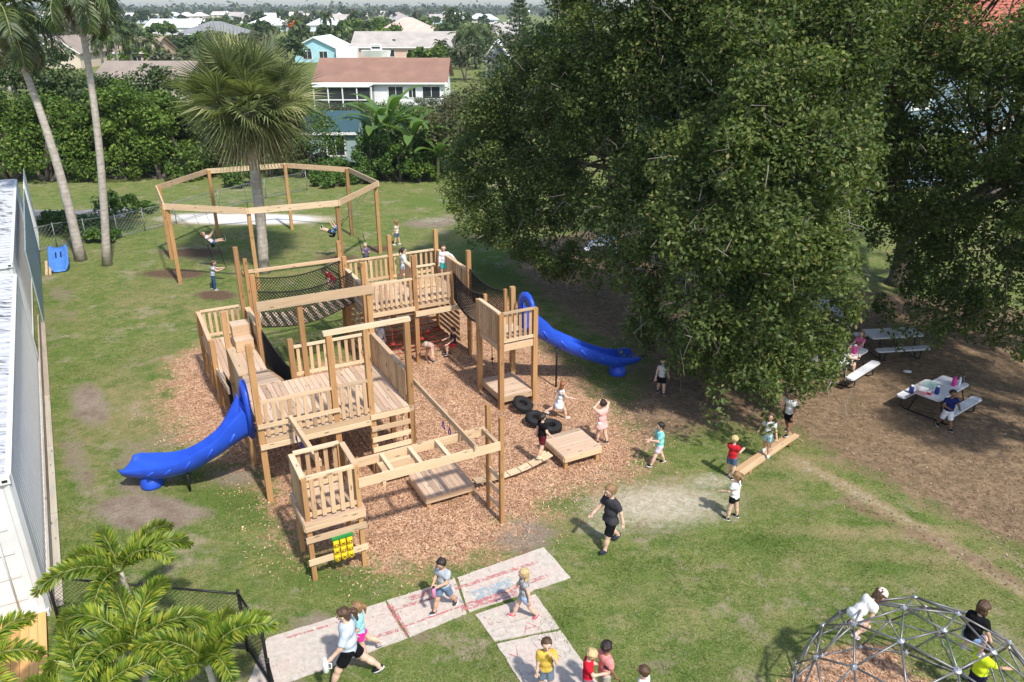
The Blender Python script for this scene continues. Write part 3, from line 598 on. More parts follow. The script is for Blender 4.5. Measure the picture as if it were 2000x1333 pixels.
# --- blue slides
def plastic(name, col):
    m, nt, bs = newmat(name); n = noise(nt, coords(nt), 3, 4)
    nt.links.new(mixc(nt, mapr(nt, n, .3, .75), col, tuple(min(1, c*1.25+.004) for c in col)), bs.inputs['Base Color']); bs.inputs['Roughness'].default_value = .38; bs.inputs['Specular IOR Level'].default_value = .4
    bs.inputs['Coat Weight'].default_value = .1; return m
M['blue'] = plastic('blue_slide_plastic', (.016, .072, .50))
def slide(name, path, up, label, pole_at, hood_dir, hood_c):
    """scooped chute swept along a centre line, with a hood frame, a foot and a pole"""
    th = empty(name, path[-2]*1, label, 'slide'); th.location.z = 0; WM[th.name] = Matrix.Translation(th.location)
    # smooth path
    pts = [Vector(p) for p in path]; cs = []
    for i in range(len(pts)-1):
        p0 = pts[max(i-1, 0)]; p1 = pts[i]; p2 = pts[i+1]; p3 = pts[min(i+2, len(pts)-1)]
        for k in range(6):
            t = k/6; cs.append(.5*((2*p1)+(-p0+p2)*t+(2*p0-5*p1+4*p2-p3)*t*t+(-p0+3*p1-3*p2+p3)*t**3))
    cs.append(pts[-1]); n = len(cs)
    prof = [(-.34, .04), (-.385, .22), (-.35, .265), (-.305, .235), (-.26, .08), (-.16, .0), (0, -.015), (.16, .0), (.26, .08), (.305, .235), (.35, .265), (.385, .22), (.34, .04), (.24, -.12), (0, -.15), (-.24, -.12)]
    vs = []; m = len(prof)
    for i, p in enumerate(cs):
        t = (cs[min(i+1, n-1)]-cs[max(i-1, 0)]).normalized(); s = t.cross(Vector((0, 0, 1))).normalized(); u = s.cross(t)
        f = i/(n-1); wav = 1+.05*math.sin(f*19); lip = max(0, (f-.82)/.18); wid = 1+.25*lip-.28*max(0, lip-.72)/.28*1.0; hh = (1-.6*lip)*(1+1.9*max(0, 1-f/.3)**1.4)
        for x_, z_ in prof: vs.append(p+s*(x_*wid)+u*((z_ if z_ > 0 else z_*wav)*(hh if z_ > .05 else 1)))
    fs = [(i*m+k, (i+1)*m+k, (i+1)*m+(k+1) % m, i*m+(k+1) % m) for i in range(n-1) for k in range(m)]
    fs += [tuple(range(m)), tuple(reversed([(n-1)*m+k for k in range(m)]))]
    o = mobj('chute', pymesh('chute', vs, fs, True), M['blue'], th)
    # moulded ribs under the chute
    for i in range(6, n-6, 5):
        t = (cs[i+1]-cs[i-1]).normalized(); s = t.cross(Vector((0, 0, 1))).normalized(); u = s.cross(t)
        for sd in (-1, 1):
            mb = MB(); mb.tube([cs[i]+s*.345*sd+u*.14, cs[i+2]+s*.352*sd+u*.04, cs[i+3]+s*.21*sd-u*.07], [.03, .04, .03], 6); mb.build('rib', M['blue'], o, True)
    # hood: an arch the child ducks through
    h = Vector((hood_dir[0], hood_dir[1], 0)).normalized(); s = h.cross(Vector((0, 0, 1))).normalized(); c = Vector(hood_c); arch = []
    outer = [(-.46, -.12), (-.46, .75), (-.38, .98), (-.2, 1.13), (0, 1.18), (.2, 1.13), (.38, .98), (.46, .75), (.46, -.12)]
    inner = [(-.27, -.05), (-.27, .62), (-.22, .8), (-.12, .9), (0, .93), (.12, .9), (.22, .8), (.27, .62), (.27, -.05)]
    vs = []
    for d_, off in ((outer, 0.0), (outer, .09), ([((a+c_)/2, (b+d)/2) for (a, b), (c_, d) in zip(outer, inner)], .13), (inner, .05), (inner, 0.0)):
        vs += [c+s*x_+Vector((0, 0, z_))+h*off for x_, z_ in d_]
    k_ = len(outer); fs = []
    for r in range(5):
        for i in range(k_-1): fs.append((r*k_+i, r*k_+i+1, ((r+1) % 5)*k_+i+1, ((r+1) % 5)*k_+i))
    fs += [tuple(r*k_ for r in range(5)), tuple(r*k_+k_-1 for r in reversed(range(5)))]
    mobj('hood', pymesh('hood', vs, fs, True), M['blue'], th)
    # side cheeks that join hood to chute
    for sd in (-1, 1):
        continue
        mb = MB(); a = c+s*.34*sd+h*.05; b = c+s*.34*sd+h*.72
        th_ = s*.05*sd
        q = [a+Vector((0, 0, -.1)), a+Vector((0, 0, .72)), a+h*.18+Vector((0, 0, .5)), a+h*.4+Vector((0, 0, .12)), b+Vector((0, 0, -.28)), b+Vector((0, 0, -.45))]
        mb.add([p-th_*.5 for p in q]+[p+th_*.5 for p in q], [tuple(range(6)), tuple(reversed(range(6, 12)))]+[(i, (i+1) % 6, 6+(i+1) % 6, 6+i) for i in range(6)]); mb.build('cheek', M['blue'], th)
    e = cs[-7]; mb = MB(); mb.lathe((e.x, e.y, -.02), [(.27, 0), (.275, .08), (.23, max(.12, e.z-.1))], 14); mb.build('foot', M['blue'], th, True)
    i = int(pole_at*(n-1)); p = cs[i]; mb = MB(); off = Vector((AX[0], AX[1], 0))*-.2; mb.tube([Vector((p.x, p.y, p.z-.1))+off, Vector((p.x, p.y, -.05))+off], .03, 8); mb.build('pole', M['black'], th, True)
    return th
slide('slide', [W(2.02, 17.22, 1.66), W(1.7, 17.25, 1.52), W(1.15, 17.42, 1.12), W(.6, 17.72, .72), W(.1, 18.05, .50), W(-.36, 18.36, .44), W(-.84, 18.66, .50)], None, 'bright blue plastic slide at the left, running down onto the grass', .56, -BX, W(1.98, 17.22, 1.62))
slide('slide', [W(10.1, 18.72, 1.98), W(10.5, 18.7, 1.86), W(11.2, 18.62, 1.4), W(12.0, 18.5, .95), W(12.8, 18.42, .58), W(13.3, 18.38, .46), W(13.95, 18.34, .50)], None, 'bright blue plastic slide at the right, running from the tower towards the oak', .33, BX, W(10.14, 18.72, 1.95))
# --- low balance course
for i, (c, h) in enumerate((((5.2, 6.42, 14.35, 15.45), .3), ((8.87, 9.97, 14.27, 15.37), .4))):
    lab = ('square low wooden platform in front of the ladder bridge, crossed by its shadow', 'square low wooden platform with clean boards beside the tyres')[i]
    q = empty('low_stage', W((c[0]+c[1])/2, (c[2]+c[3])/2), lab, 'platform'); deck(q, *c, h, 'a' if i else 'b', rim=.14)
    for a in (c[0]+.08, c[1]-.08):
        for b in (c[2]+.08, c[3]-.08): post(q, a, b, h-.03, .09)
pb = empty('plank_bridge', W(7.7, 14.6), 'swinging bridge of short planks on ropes between the two low stages', 'plank bridge')
pA = G(925, 940, .27); pB = G(1076, 886, .33)
def pbz(t): p = pA.lerp(pB, t); p.z -= .14*math.sin(math.pi*t); return p
pd = (pB-pA).normalized(); pn = Vector((-pd.y, pd.x, 0)).normalized()
for i in range(7):
    t = (i+.5)/7; c = pbz(t); sl = (pbz(t+.03)-pbz(t-.03)).normalized(); board('plank', c-sl*.148, c+sl*.148, .22, .03, M['rail'], pb)
for s in (-1, 1):
    mb = MB(); mb.tube([pbz(i/14)+pn*.07*s-Vector((0, 0, .025)) for i in range(15)], .012, 5); mb.build('rope', M['rope'], pb)
def tyre(px, py, z, tilt, yaw, label, R=.3):
    p = G(px, py, z); mb = MB(); pr = []
    for k in range(17):
        t = 2*math.pi*k/16; rr = R-.105+.105*math.cos(t)*(1.0); zz_ = .095*math.copysign(abs(math.sin(t))**.7, math.sin(t)); pr.append((max(rr, .12), zz_))
    n = 26; vs = [(r*math.cos(2*math.pi*i/n), r*math.sin(2*math.pi*i/n), z_) for i in range(n) for r, z_ in pr[:-1]]; m = 16
    fs = [(i*m+k, ((i+1) % n)*m+k, ((i+1) % n)*m+(k+1) % m, i*m+(k+1) % m) for i in range(n) for k in range(m)]
    Rm = Matrix.Rotation(yaw, 4, 'Z') @ Matrix.Rotation(tilt, 4, 'X')
    th = empty('tyre', (p.x, p.y, 0), label, 'tyre', 'tyres of the balance course')
    o = mobj('carcass', pymesh('tyre', vs, fs, True), M['tyre'], th, Matrix.Translation(p) @ Rm)
    mb = MB(); 
    for i in range(30):
        a = 2*math.pi*i/30; mb.box((R*1.0*math.cos(a), R*1.0*math.sin(a), 0), (.016, .035, .13), Matrix.Rotation(a, 3, 'Z'))
    mb.build('tread_block', M['tyre'], o, mw=Matrix.Translation(p) @ Rm)
tyre(1021, 790, .22, .42, 1.0, 'black tyre leaning against the tower lower deck, farthest of the three tyres')
tyre(1047, 818, .18, .30, 1.0, 'black tyre in the middle of the row of three')
tyre(1076, 833, .13, .12, .6, 'black tyre lying nearest the clean low stage')
for a_, b_, r_ in (((985, 805), (1040, 842), 0), ((1040, 842), (1092, 855), 0)): pass
bp = empty('balance_plank', G(1495, 888), 'two long pale planks side by side on the grass under the oak branches', 'plank')
n0 = G(1431, 918, .1); n1 = G(1453, 928, .1); f0 = G(1541, 846, .2); f1 = G(1561, 851, .2)
for k in (.25, .75):
    board('plank', n0.lerp(n1, k), f0.lerp(f1, k), (n1-n0).length*.455, .045, M['bal'], bp)
for t in (.12, .85):
    board('bearer', n0.lerp(f0, t)+Vector((0, 0, -.07)), n1.lerp(f1, t)+Vector((0, 0, -.07)), .09, .09+.06*t, M['post'], bp)
# --- octagonal swing frame
OC = empty('octagonal_swing_set', W(6.4, 36.3), 'large octagonal timber swing frame on tall posts around the cabbage palm', 'swing frame')
oc = [(1.96, 34.18), (2.0, 38.0), (4.5, 41.0), (8.15, 40.8), (10.6, 38.2), (10.85, 34.47), (8.25, 31.6), (4.75, 31.9)]
for a, b in oc: post(OC, a, b, 3.36, .15)
for i in range(8):
    p = Vector(oc[i]); q = Vector(oc[(i+1) % 8]); e = (q-p).normalized()*.09; c = Vector((6.4, 36.3)); o = ((p+q)/2-c).normalized()*.11
    p = p-e+o; q = q+e+o; zo = .004*(i % 2); board('beam', W(p.x, p.y, 3.3+zo), W(q.x, q.y, 3.3+zo), .05, .24, M['rail'], OC)
M['chain'] = plain('galvanised_chain', (.32, .32, .31), .4, .2, metal=.7); M['seat'] = plain('black_rubber_seat', (.02, .02, .022), .7, .2)
def swing(edge, tt, ang, label, blue=False):
    """two chains and a sling seat hung from one beam, swung by ang in the plane across the beam"""
    p = Vector(oc[edge]); q = Vector(oc[(edge+1) % 8]); m = p+(q-p)*tt; d = (q-p).normalized(); c = Vector((6.4, 36.3)); inw = (c-m).normalized()
    L = 2.65; off = inw*math.sin(ang)*L; dz = math.cos(ang)*L; th = empty('swing', W(m.x, m.y), label, 'swing', 'swings hung from the octagonal frame')
    mid = []
    for s in (-.28, .28):
        t0 = m+d*s+((m-c).normalized()*.11); b0 = m+d*s*.8+off; A_ = W(t0.x, t0.y, 3.2); B_ = W(b0.x, b0.y, 3.2-dz)
        mb = MB(); mb.tube([A_, A_.lerp(B_, .6)], .009, 4); mb.build('chain', M['chain'], th); mb = MB(); mb.tube([A_.lerp(B_, .6), B_], .014, 5); mb.build('chain_sleeve', M['black'], th); mid.append(B_)
    o = (mid[0]+mid[1])/2; sg = MB(); W2 = .07; ud = Vector((W(inw.x, inw.y)-W(0, 0))).normalized()
    vs = []
    for i in range(7):
        t = i/6; pt = mid[0].lerp(mid[1], t)-Vector((0, 0, .13*math.sin(math.pi*t))); vs += [pt-ud*W2, pt+ud*W2, pt+ud*W2-Vector((0, 0, .02)), pt-ud*W2-Vector((0, 0, .02))]
    fs = [(i*4+k, i*4+(k+1) % 4, i*4+4+(k+1) % 4, i*4+4+k) for i in range(6) for k in range(4)]; mobj('seat', pymesh('seat', vs, fs), M['seat'], th)
    return o, ud, W(d.x, d.y)-W(0, 0)
SWG = {}
SWG['girl'] = swing(0, .2, .7, 'swing flung high at the left with a girl leaning back on it')
SWG['push'] = swing(7, .58, .25, 'swing hanging low in front of the child in jeans')
SWG['right'] = swing(5, .3, .7, 'swing flung inward at the right with a reclining child')
SWG['near'] = swing(5, .7, -.25, 'swing behind the back railing of the upper deck with a fair child')
swing(2, .5, .05, 'empty swing hanging straight from the far beam')
# --- climbing dome
def geo3(n=3):
    phi = (1+5**.5)/2
    V = np.array([(s1, s2*phi, 0) for s1 in (1, -1) for s2 in (1, -1)]+[(0, s1, s2*phi) for s1 in (1, -1) for s2 in (1, -1)]+[(s2*phi, 0, s1) for s1 in (1, -1) for s2 in (1, -1)]); V /= np.linalg.norm(V[0])
    a, b = V[0], np.array([0, 0, 1.]); v = np.cross(a, b); c = a@b; K = np.array([[0, -v[2], v[1]], [v[2], 0, -v[0]], [-v[1], v[0], 0]]); Rm = np.eye(3)+K+K@K/(1+c); V = (Rm@V.T).T
    d = np.linalg.norm(V[:, None]-V[None], axis=2); e = d[d > .1].min(); import itertools
    F = [f for f in itertools.combinations(range(12), 3) if all(abs(d[i, j]-e) < 1e-3 for i, j in itertools.combinations(f, 2))]
    pts = {}; ed = set()
    def key(p): return tuple(np.round(p, 4)+0.0)
    for f in F:
        g = {}
        for i in range(n+1):
            for j in range(n+1-i):
                p = (V[f[0]]*i+V[f[1]]*j+V[f[2]]*(n-i-j))/n; p /= np.linalg.norm(p); k = key(p); pts[k] = p; g[i, j] = k
        for (i, j), k in g.items():
            for di, dj in ((1, 0), (0, 1), (1, -1)):
                if (i+di, j+dj) in g: ed.add(tuple(sorted((k, g[i+di, j+dj]))))
    return pts, ed
M['dome'] = plain('weathered_steel_tube', (.20, .20, .205), .45, .25, 8, metal=.55); M['hub'] = plain('zinc_hub', (.42, .43, .45), .4, .2, 12, metal=.6)
DM = empty('climbing_dome', (DOMEC[0], DOMEC[1], 0), 'grey steel geodesic climbing dome over wood chips in the lower right', 'climbing dome')
pts, ed = geo3(); cyw, syw = math.cos(DOMEC[4]), math.sin(DOMEC[4]); node = {}
for k, p in pts.items():
    q = Vector((cyw*p[0]-syw*p[1], syw*p[0]+cyw*p[1], p[2]))*DOMEC[3]+Vector((DOMEC[0], DOMEC[1], DOMEC[2]))
    if p[2] > -.25: node[k] = q if q.z > .3 else Vector((q.x, q.y, .02))
for k0, k1 in ed:
    if k0 in node and k1 in node:
        mb = MB(); mb.tube([node[k0], node[k1]], .0165, 6); mb.build('strut', M['dome'], DM, True)
hub_me = None
for k, p in node.items():
    if hub_me is None:
        mb = MB(); mb.lathe((0, 0, 0), [(.02, -.03), (.055, -.012), (.055, .01), (.025, .025), (.01, .04)], 10); hub_me = pymesh('hub', mb.v, mb.f); hub_me.materials.append(M['hub'])
    nr = (p-Vector((DOMEC[0], DOMEC[1], DOMEC[2]))).normalized(); mobj('hub', hub_me, None, DM, Matrix.Translation(p) @ nr.to_track_quat('Z', 'Y').to_matrix().to_4x4())
# ---------------------------------------------------------------- people: one continuous body surface each, clothes and hair over it
def snets(D, lo, h):             # naive surface nets, vectorised
    ins = D < 0; nx, ny, nz = D.shape
    c = np.zeros((nx-1, ny-1, nz-1), np.int8)
    for dx in (0, 1):
        for dy in (0, 1):
            for dz in (0, 1): c += ins[dx:nx-1+dx, dy:ny-1+dy, dz:nz-1+dz]
    act = (c > 0) & (c < 8); ids = np.full(act.shape, -1, np.int64); cell = np.argwhere(act); ids[act] = np.arange(len(cell))
    if len(cell) == 0: return np.zeros((0, 3)), np.zeros((0, 4), int)
    acc = np.zeros((len(cell), 3)); cnt = np.zeros(len(cell)); i, j, k = cell.T
    for ax in range(3):
        o = [a for a in range(3) if a != ax]
        for u in (0, 1):
            for v in (0, 1):
                off = np.zeros(3, int); off[o[0]] = u; off[o[1]] = v; of2 = off.copy(); of2[ax] = 1
                d0 = D[i+off[0], j+off[1], k+off[2]]; d1 = D[i+of2[0], j+of2[1], k+of2[2]]; m = (d0 < 0) != (d1 < 0)
                t = d0[m]/(d0[m]-d1[m]); p = np.tile(off.astype(float), (m.sum(), 1)); p[:, ax] += t; acc[m] += p; cnt[m] += 1
    V = (cell+acc/cnt[:, None])*h+lo; Q = []
    for ax in range(3):
        o = [a for a in range(3) if a != ax]; s0 = [slice(1, -1)]*3; s0[ax] = slice(0, -1); s1 = list(s0); s1[ax] = slice(1, None)
        A_, B_ = ins[tuple(s0)], ins[tuple(s1)]; m = A_ != B_; e = np.argwhere(m)
        if len(e) == 0: continue
        e = e+np.array([1 if a != ax else 0 for a in range(3)]); fl = A_[m]
        def cid(u, v):
            q = e.copy(); q[:, o[0]] += u; q[:, o[1]] += v; return ids[q[:, 0], q[:, 1], q[:, 2]]
        q = np.stack([cid(-1, -1), cid(0, -1), cid(0, 0), cid(-1, 0)], -1)
        flip = ~fl if ax != 1 else fl
        q[flip] = q[flip][:, ::-1]; Q.append(q)
    return V, np.concatenate(Q)
class SDF:
    def __init__(s): s.p = []
    def cap(s, a, b, ra, rb=None, cut=None): s.p.append((np.array(a, float), np.array(b, float), ra, ra if rb is None else rb, cut)); return s
    def mesh(s, h, k, cuts=(), pad=.03, ell=None):
        los = np.min([np.minimum(a, b)-max(ra, rb) for a, b, ra, rb, c in s.p], 0)-pad; his = np.max([np.maximum(a, b)+max(ra, rb) for a, b, ra, rb, c in s.p], 0)+pad
        n = np.ceil((his-los)/h).astype(int)+2; g = np.stack(np.meshgrid(*[los[i]+h*np.arange(n[i]) for i in range(3)], indexing='ij'), -1)
        D = None
        for a, b, ra, rb, cut in s.p:
            ab_ = b-a; l2 = ab_@ab_+1e-12; t = np.clip(((g-a)@ab_)/l2, 0, 1); d = np.linalg.norm(g-a-t[..., None]*ab_, axis=-1)-(ra+(rb-ra)*t)
            if cut is not None: d = np.maximum(d, (g-np.array(cut[0]))@np.array(cut[1]))
            if D is None: D = d
            else:
                hh = np.clip(.5+.5*(D-d)/k, 0, 1); D = D*(1-hh)+d*hh-k*hh*(1-hh)
        for q, nrm in cuts: D = np.maximum(D, (g-np.array(q))@np.array(nrm))
        return snets(D, los, h)
def cloth_mat(col, pattern=None):
    key = ('cloth', tuple(col), pattern)
    if key in M: return M[key]
    m, nt, bs = newmat('cloth'); co = coords(nt, 'Object'); n = noise(nt, co, 9, 4, .6)
    c = mixc(nt, mapr(nt, n, .3, .7), tuple(x*.82 for x in col), tuple(min(1, x*1.1) for x in col))
    if pattern:
        v = nd(nt, 'TexVoronoi', i_Vector=co); v.inputs['Scale'].default_value = 38; c = mixc(nt, mapr(nt, v.outputs['Distance'], .25, .45), c, pattern)
    nt.links.new(c, bs.inputs['Base Color']); bs.inputs['Roughness'].default_value = .9; bs.inputs['Specular IOR Level'].default_value = .1
    mp = nd(nt, 'Mapping', i_0=co); mp.inputs['Scale'].default_value = (22, 22, 9); bump(nt, bs, noise(nt, mp.outputs[0], 1, 3), .55, .03)
    M[key] = m; return m
def skin_mat(col):
    key = ('skin', tuple(col))
    if key not in M:
        M[key] = plain('skin', col, .55, .08, 14, spec=.3)
    return M[key]
def hair_mat(col):
    key = ('hair', tuple(col))
    if key not in M:
        m, nt, bs = newmat('hair'); mp = nd(nt, 'Mapping', i_0=coords(nt, 'Object')); mp.inputs['Scale'].default_value = (60, 60, 8)
        n = noise(nt, mp.outputs[0], 1, 4); nt.links.new(mixc(nt, mapr(nt, n, .3, .7), tuple(c*.6 for c in col), tuple(min(1, c*1.35) for c in col)), bs.inputs['Base Color'])
        bs.inputs['Roughness'].default_value = .5; bump(nt, bs, n, .6, .02); M[key] = m
    return M[key]
M['eye'] = plain('eye_dark', (.02, .015, .012), .2, .1); M['lip'] = plain('lips', (.42, .13, .11), .5, .1); M['eyewhite'] = plain('eye_white', (.75, .73, .7), .3, .03)
def rx(a): c, s = math.cos(a), math.sin(a); return np.array([[1, 0, 0], [0, c, -s], [0, s, c]])
def ry(a): c, s = math.cos(a), math.sin(a); return np.array([[c, 0, s], [0, 1, 0], [-s, 0, c]])
def rz_(a): c, s = math.cos(a), math.sin(a); return np.array([[c, -s, 0], [s, c, 0], [0, 0, 1]])
R_ = math.radians
SK = dict(fair=(.62, .40, .29), tan=(.52, .31, .20), brown=(.24, .125, .075), dark=(.11, .06, .04))
HR = dict(dark=(.018, .011, .008), brown=(.075, .038, .018), light=(.24, .135, .06), blond=(.50, .36, .17), red=(.26, .10, .04), ash=(.42, .36, .27))
def person(label, H, face, head=None, foot=None, pel=None, floor=0.0, lean=0, side=0, roll=0, LA=(5, 8, 12), RA=(5, 8, 12), LL=(4, 4, 4), RL=(-4, 4, 4), hy=0, hp=0,
           skin='fair', hair='brown', style='short', shirt=(.5, .5, .5), sleeve=.55, hem=0.0, bottom='shorts', bcol=(.1, .1, .12), blen=.62, shoe=(.03, .03, .035), sole=(.6, .6, .58), pat=None, adult=False, tilt=0, wide=1.0, vox=None, cap_=None, group=None, footpitch=0, hang=False):
    S = H; vox = (vox or .0135)*1.27
    P_ = dict(hip=.47, hipw=.048, th=.225, sh=.215, neck=.785, shz=.765, shw=.098, hc=.905, hr=(.066, .078, .088), ua=.15, fa=.135) if not adult else dict(hip=.505, hipw=.052, th=.245, sh=.225, neck=.825, shz=.805, shw=.108, hc=.928, hr=(.050, .060, .070), ua=.165, fa=.145)
    pz = np.array([0, 0, P_['hip']]); T = rx(-R_(lean)) @ ry(R_(side)); up = lambda v: pz+T @ (np.array(v, float)-pz)
    J = {}
    J['pel'] = pz; J['waist'] = up((0, 0, P_['hip']+.11)); J['chest'] = up((0, 0, P_['shz']-.045)); J['neck'] = up((0, 0, P_['neck'])); J['nk2'] = up((0, .008, P_['neck']+.05))
    HM = T @ rz_(-R_(hy)) @ rx(-R_(hp)); J['head'] = J['nk2']+HM @ np.array([0, .008, P_['hc']-P_['neck']-.05])
    for sd, key, prm in ((-1, 'L', LA), (1, 'R', RA)):
        s = up((sd*P_['shw']*wide, 0, P_['shz']-.012)); J[key+'sh'] = s
        if prm[0] == 'pts':
            e = up(np.array(prm[1])); w = up(np.array(prm[2])); ud = (e-s)/np.linalg.norm(e-s); fd = (w-e)/np.linalg.norm(w-e); e = s+ud*P_['ua']; w = e+fd*P_['fa']
        else:
            sw, abd, el = prm[:3]; inn = prm[3] if len(prm) > 3 else 0
            ud = T @ (ry(-R_(abd)*sd) @ rx(R_(sw)) @ np.array([0, 0, -1.])); fd = T @ (ry(-R_(abd)*sd) @ rz_(R_(inn)*sd) @ rx(R_(sw+el)) @ np.array([0, 0, -1.]))
            e = s+ud*P_['ua']; w = e+fd*P_['fa']
        J[key+'el'] = e; J[key+'wr'] = w; J[key+'fd'] = fd; J[key+'ud'] = ud
    for sd, key, prm in ((-1, 'L', LL), (1, 'R', RL)):
        sw, abd, kn = prm[:3]; h = pz+np.array([sd*P_['hipw'], 0, -.01]); J[key+'hip'] = h
        td = ry(-R_(abd)*sd) @ rx(R_(sw)) @ np.array([0, 0, -1.]); sd_ = ry(-R_(abd)*sd*.6) @ rx(R_(sw-kn)) @ np.array([0, 0, -1.])
        k = h+td*P_['th']; a = k+sd_*(P_['sh']-.005); J[key+'kn'] = k; J[key+'an'] = a; J[key+'td'] = td; J[key+'sd'] = sd_
        J[key+'fo'] = rx(R_(max(-35, min(50, (sw-kn)*.75+footpitch)))) @ np.array([sd*.12, 1., 0]); J[key+'fo'] /= np.linalg.norm(J[key+'fo'])
    if roll:                                         # whole figure tipped back about the pelvis
        Rr = rx(R_(roll))
        for k_ in list(J):
            J[k_] = (Rr @ J[k_]) if k_[1:] in ('fd', 'ud', 'td', 'sd', 'fo') else pz+Rr @ (J[k_]-pz)
        HM = Rr @ HM; T = Rr @ T
    J = {k_: (v*S if k_[1:] not in ('fd', 'ud', 'td', 'sd', 'fo') else v) for k_, v in J.items()}
    lowest = min(J['Lan'][2], J['Ran'][2])-.037*S
    F_ = R_(face); Rw = np.array([[math.cos(F_), math.sin(F_), 0], [-math.sin(F_), math.cos(F_), 0], [0, 0, 1]])
    if pel is not None: org = np.array(pel)-Rw @ J['pel']
    elif head is not None:
        ht = J['head']+np.array([0, 0, P_['hr'][2]*S]); zt = floor+ht[2]-lowest; p = G(head[0], head[1], zt); org = np.array([p.x, p.y, floor-lowest])-Rw @ np.array([ht[0], ht[1], 0])
    else:
        p = G(foot[0], foot[1], floor); mid = (J['Lan']+J['Ran'])/2; mid[2] = 0; org = np.array([p.x, p.y, floor-lowest])-Rw @ mid
    base = Vector((org+Rw @ (J['pel']*np.array([1, 1, 0])))); base.z = org[2]+lowest
    th = empty('person', base, label, 'person', group)
    MW = Matrix(((Rw[0, 0], Rw[0, 1], 0, org[0]), (Rw[1, 0], Rw[1, 1], 0, org[1]), (0, 0, 1, org[2]), (0, 0, 0, 1)))
    x_ = T @ np.array([1., 0, 0]); k = .022*S
    def torso(B, g=0.0):
        B.cap(J['chest']-x_*.056*S*wide, J['chest']+x_*.056*S*wide, (.060+g)*S, None); B.cap(J['waist']-x_*.036*S*wide, J['waist']+x_*.036*S*wide, (.056*wide+g)*S)
        B.cap(J['pel']-np.array([.04*S*wide, 0, 0]), J['pel']+np.array([.04*S*wide, 0, 0]), (.062+g)*S); B.cap(J['waist'], J['chest'], (.058*wide+g)*S); B.cap(J['pel'], J['waist'], (.057*wide+g)*S)
    B = SDF(); torso(B); B.cap(J['neck']-(J['neck']-J['chest'])*.2, J['nk2'], .033*S, .03*S)
    hc = J['head']; hz_ = HM @ np.array([0, 0, 1.]); hy_ = HM @ np.array([0, 1., 0]); hx_ = HM @ np.array([1., 0, 0]); hr = P_['hr']
    B.cap(hc+hz_*.02*S-hy_*.012*S, hc+hz_*.02*S+hy_*.004*S, hr[0]*1.0*S); B.cap(hc-hz_*.02*S+hy_*.014*S, hc-hz_*.034*S+hy_*.018*S, hr[0]*.74*S, hr[0]*.62*S)
    for key in 'LR':
        B.cap(J[key+'sh'], J[key+'el'], .034*S, .026*S); B.cap(J[key+'el'], J[key+'wr'], .026*S, .0185*S); B.cap(J[key+'wr'], J[key+'wr']+J[key+'fd']*.03*S, .0185*S, .021*S)
        B.cap(J[key+'hip'], J[key+'kn'], .053*S, .038*S); B.cap(J[key+'kn'], J[key+'an'], .038*S, .0245*S); B.cap(J[key+'kn']*.62+J[key+'an']*.38, J[key+'kn']*.5+J[key+'an']*.5, .036*S, .034*S)
        B.cap(J[key+'an']-np.array([0, 0, .012*S]), J[key+'an']+J[key+'fo']*.07*S-np.array([0, 0, .014*S]), .025*S, .02*S)
    V, Q = B.mesh(vox, k); mb = MB(); mb.mi = 0
    # hands, face: shaped pieces rooted inside the same surface
    for key, sd in (('L', -1), ('R', 1)):
        d = J[key+'fd']; o = J[key+'wr']+d*.03*S; side_ = np.cross(d, np.array([0, 0, 1.])); side_ = side_/max(1e-6, np.linalg.norm(side_)) if np.linalg.norm(side_) > .2 else np.array([0, 1., 0]); nn_ = np.cross(side_, d)
        Rm = Matrix((Vector(side_), Vector(nn_), Vector(d))).transposed(); mb.ball(Vector(o+d*.018*S), (.026*S, .012*S, .032*S), 8, 6, Rm)
        for f_ in range(4):
            r0 = o+d*.042*S+side_*(f_-1.5)*.0125*S; ln = (.036, .042, .04, .032)[f_]*S; mb.tube([Vector(r0-d*.012*S), Vector(r0+d*ln*.5+nn_*.004*S*sd), Vector(r0+d*ln*.85+nn_*.016*S*sd)], [.0066*S, .006*S, .0045*S], 5)
        r0 = o+d*.01*S+side_*sd*-.022*S; mb.tube([Vector(r0), Vector(r0+d*.022*S-side_*sd*.018*S), Vector(r0+d*.045*S-side_*sd*.016*S)], [.0078*S, .0068*S, .005*S], 5)
    fr = hr[0]*.92; HMm = Matrix([list(hx_), list(hy_), list(hz_)]).transposed()
    mb.ball(Vector(hc+hy_*(fr+.016)*S-hz_*.012*S), (.011*S, .013*S, .016*S), 6, 5, HMm)
    for sd in (-1, 1): mb.ball(Vector(hc+hx_*sd*hr[0]*1.0*S-hz_*.004*S), (.009*S, .014*S, .02*S), 6, 5, HMm)
    mb.mi = 1
    for sd in (-1, 1): mb.ball(Vector(hc+hx_*sd*.025*S+hy_*(fr*.93+.012)*S+hz_*.006*S), (.0085*S, .006*S, .006*S), 6, 4, HMm)
    mb.mi = 2; mb.ball(Vector(hc+hy_*(fr*.80+.014)*S-hz_*.043*S), (.017*S, .006*S, .006*S), 6, 4, HMm)
    nv = len(V); vv = np.concatenate([V, np.array(mb.v)]); me = bpy.data.meshes.new('body'); ff = [tuple(q) for q in Q]+[tuple(i+nv for i in q) for q in mb.f]
    me.from_pydata(vv.tolist(), [], ff); me.polygons.foreach_set('use_smooth', np.ones(len(ff), bool)); me.polygons.foreach_set('material_index', np.array([0]*len(Q)+mb.m, np.int32)); me.update()
    for m_ in (skin_mat(SK[skin]), M['eye'], M['lip']): me.materials.append(m_)
    body = mobj('body', me, None, th, MW)
    # shirt
    tz = T @ np.array([0, 0, 1.])
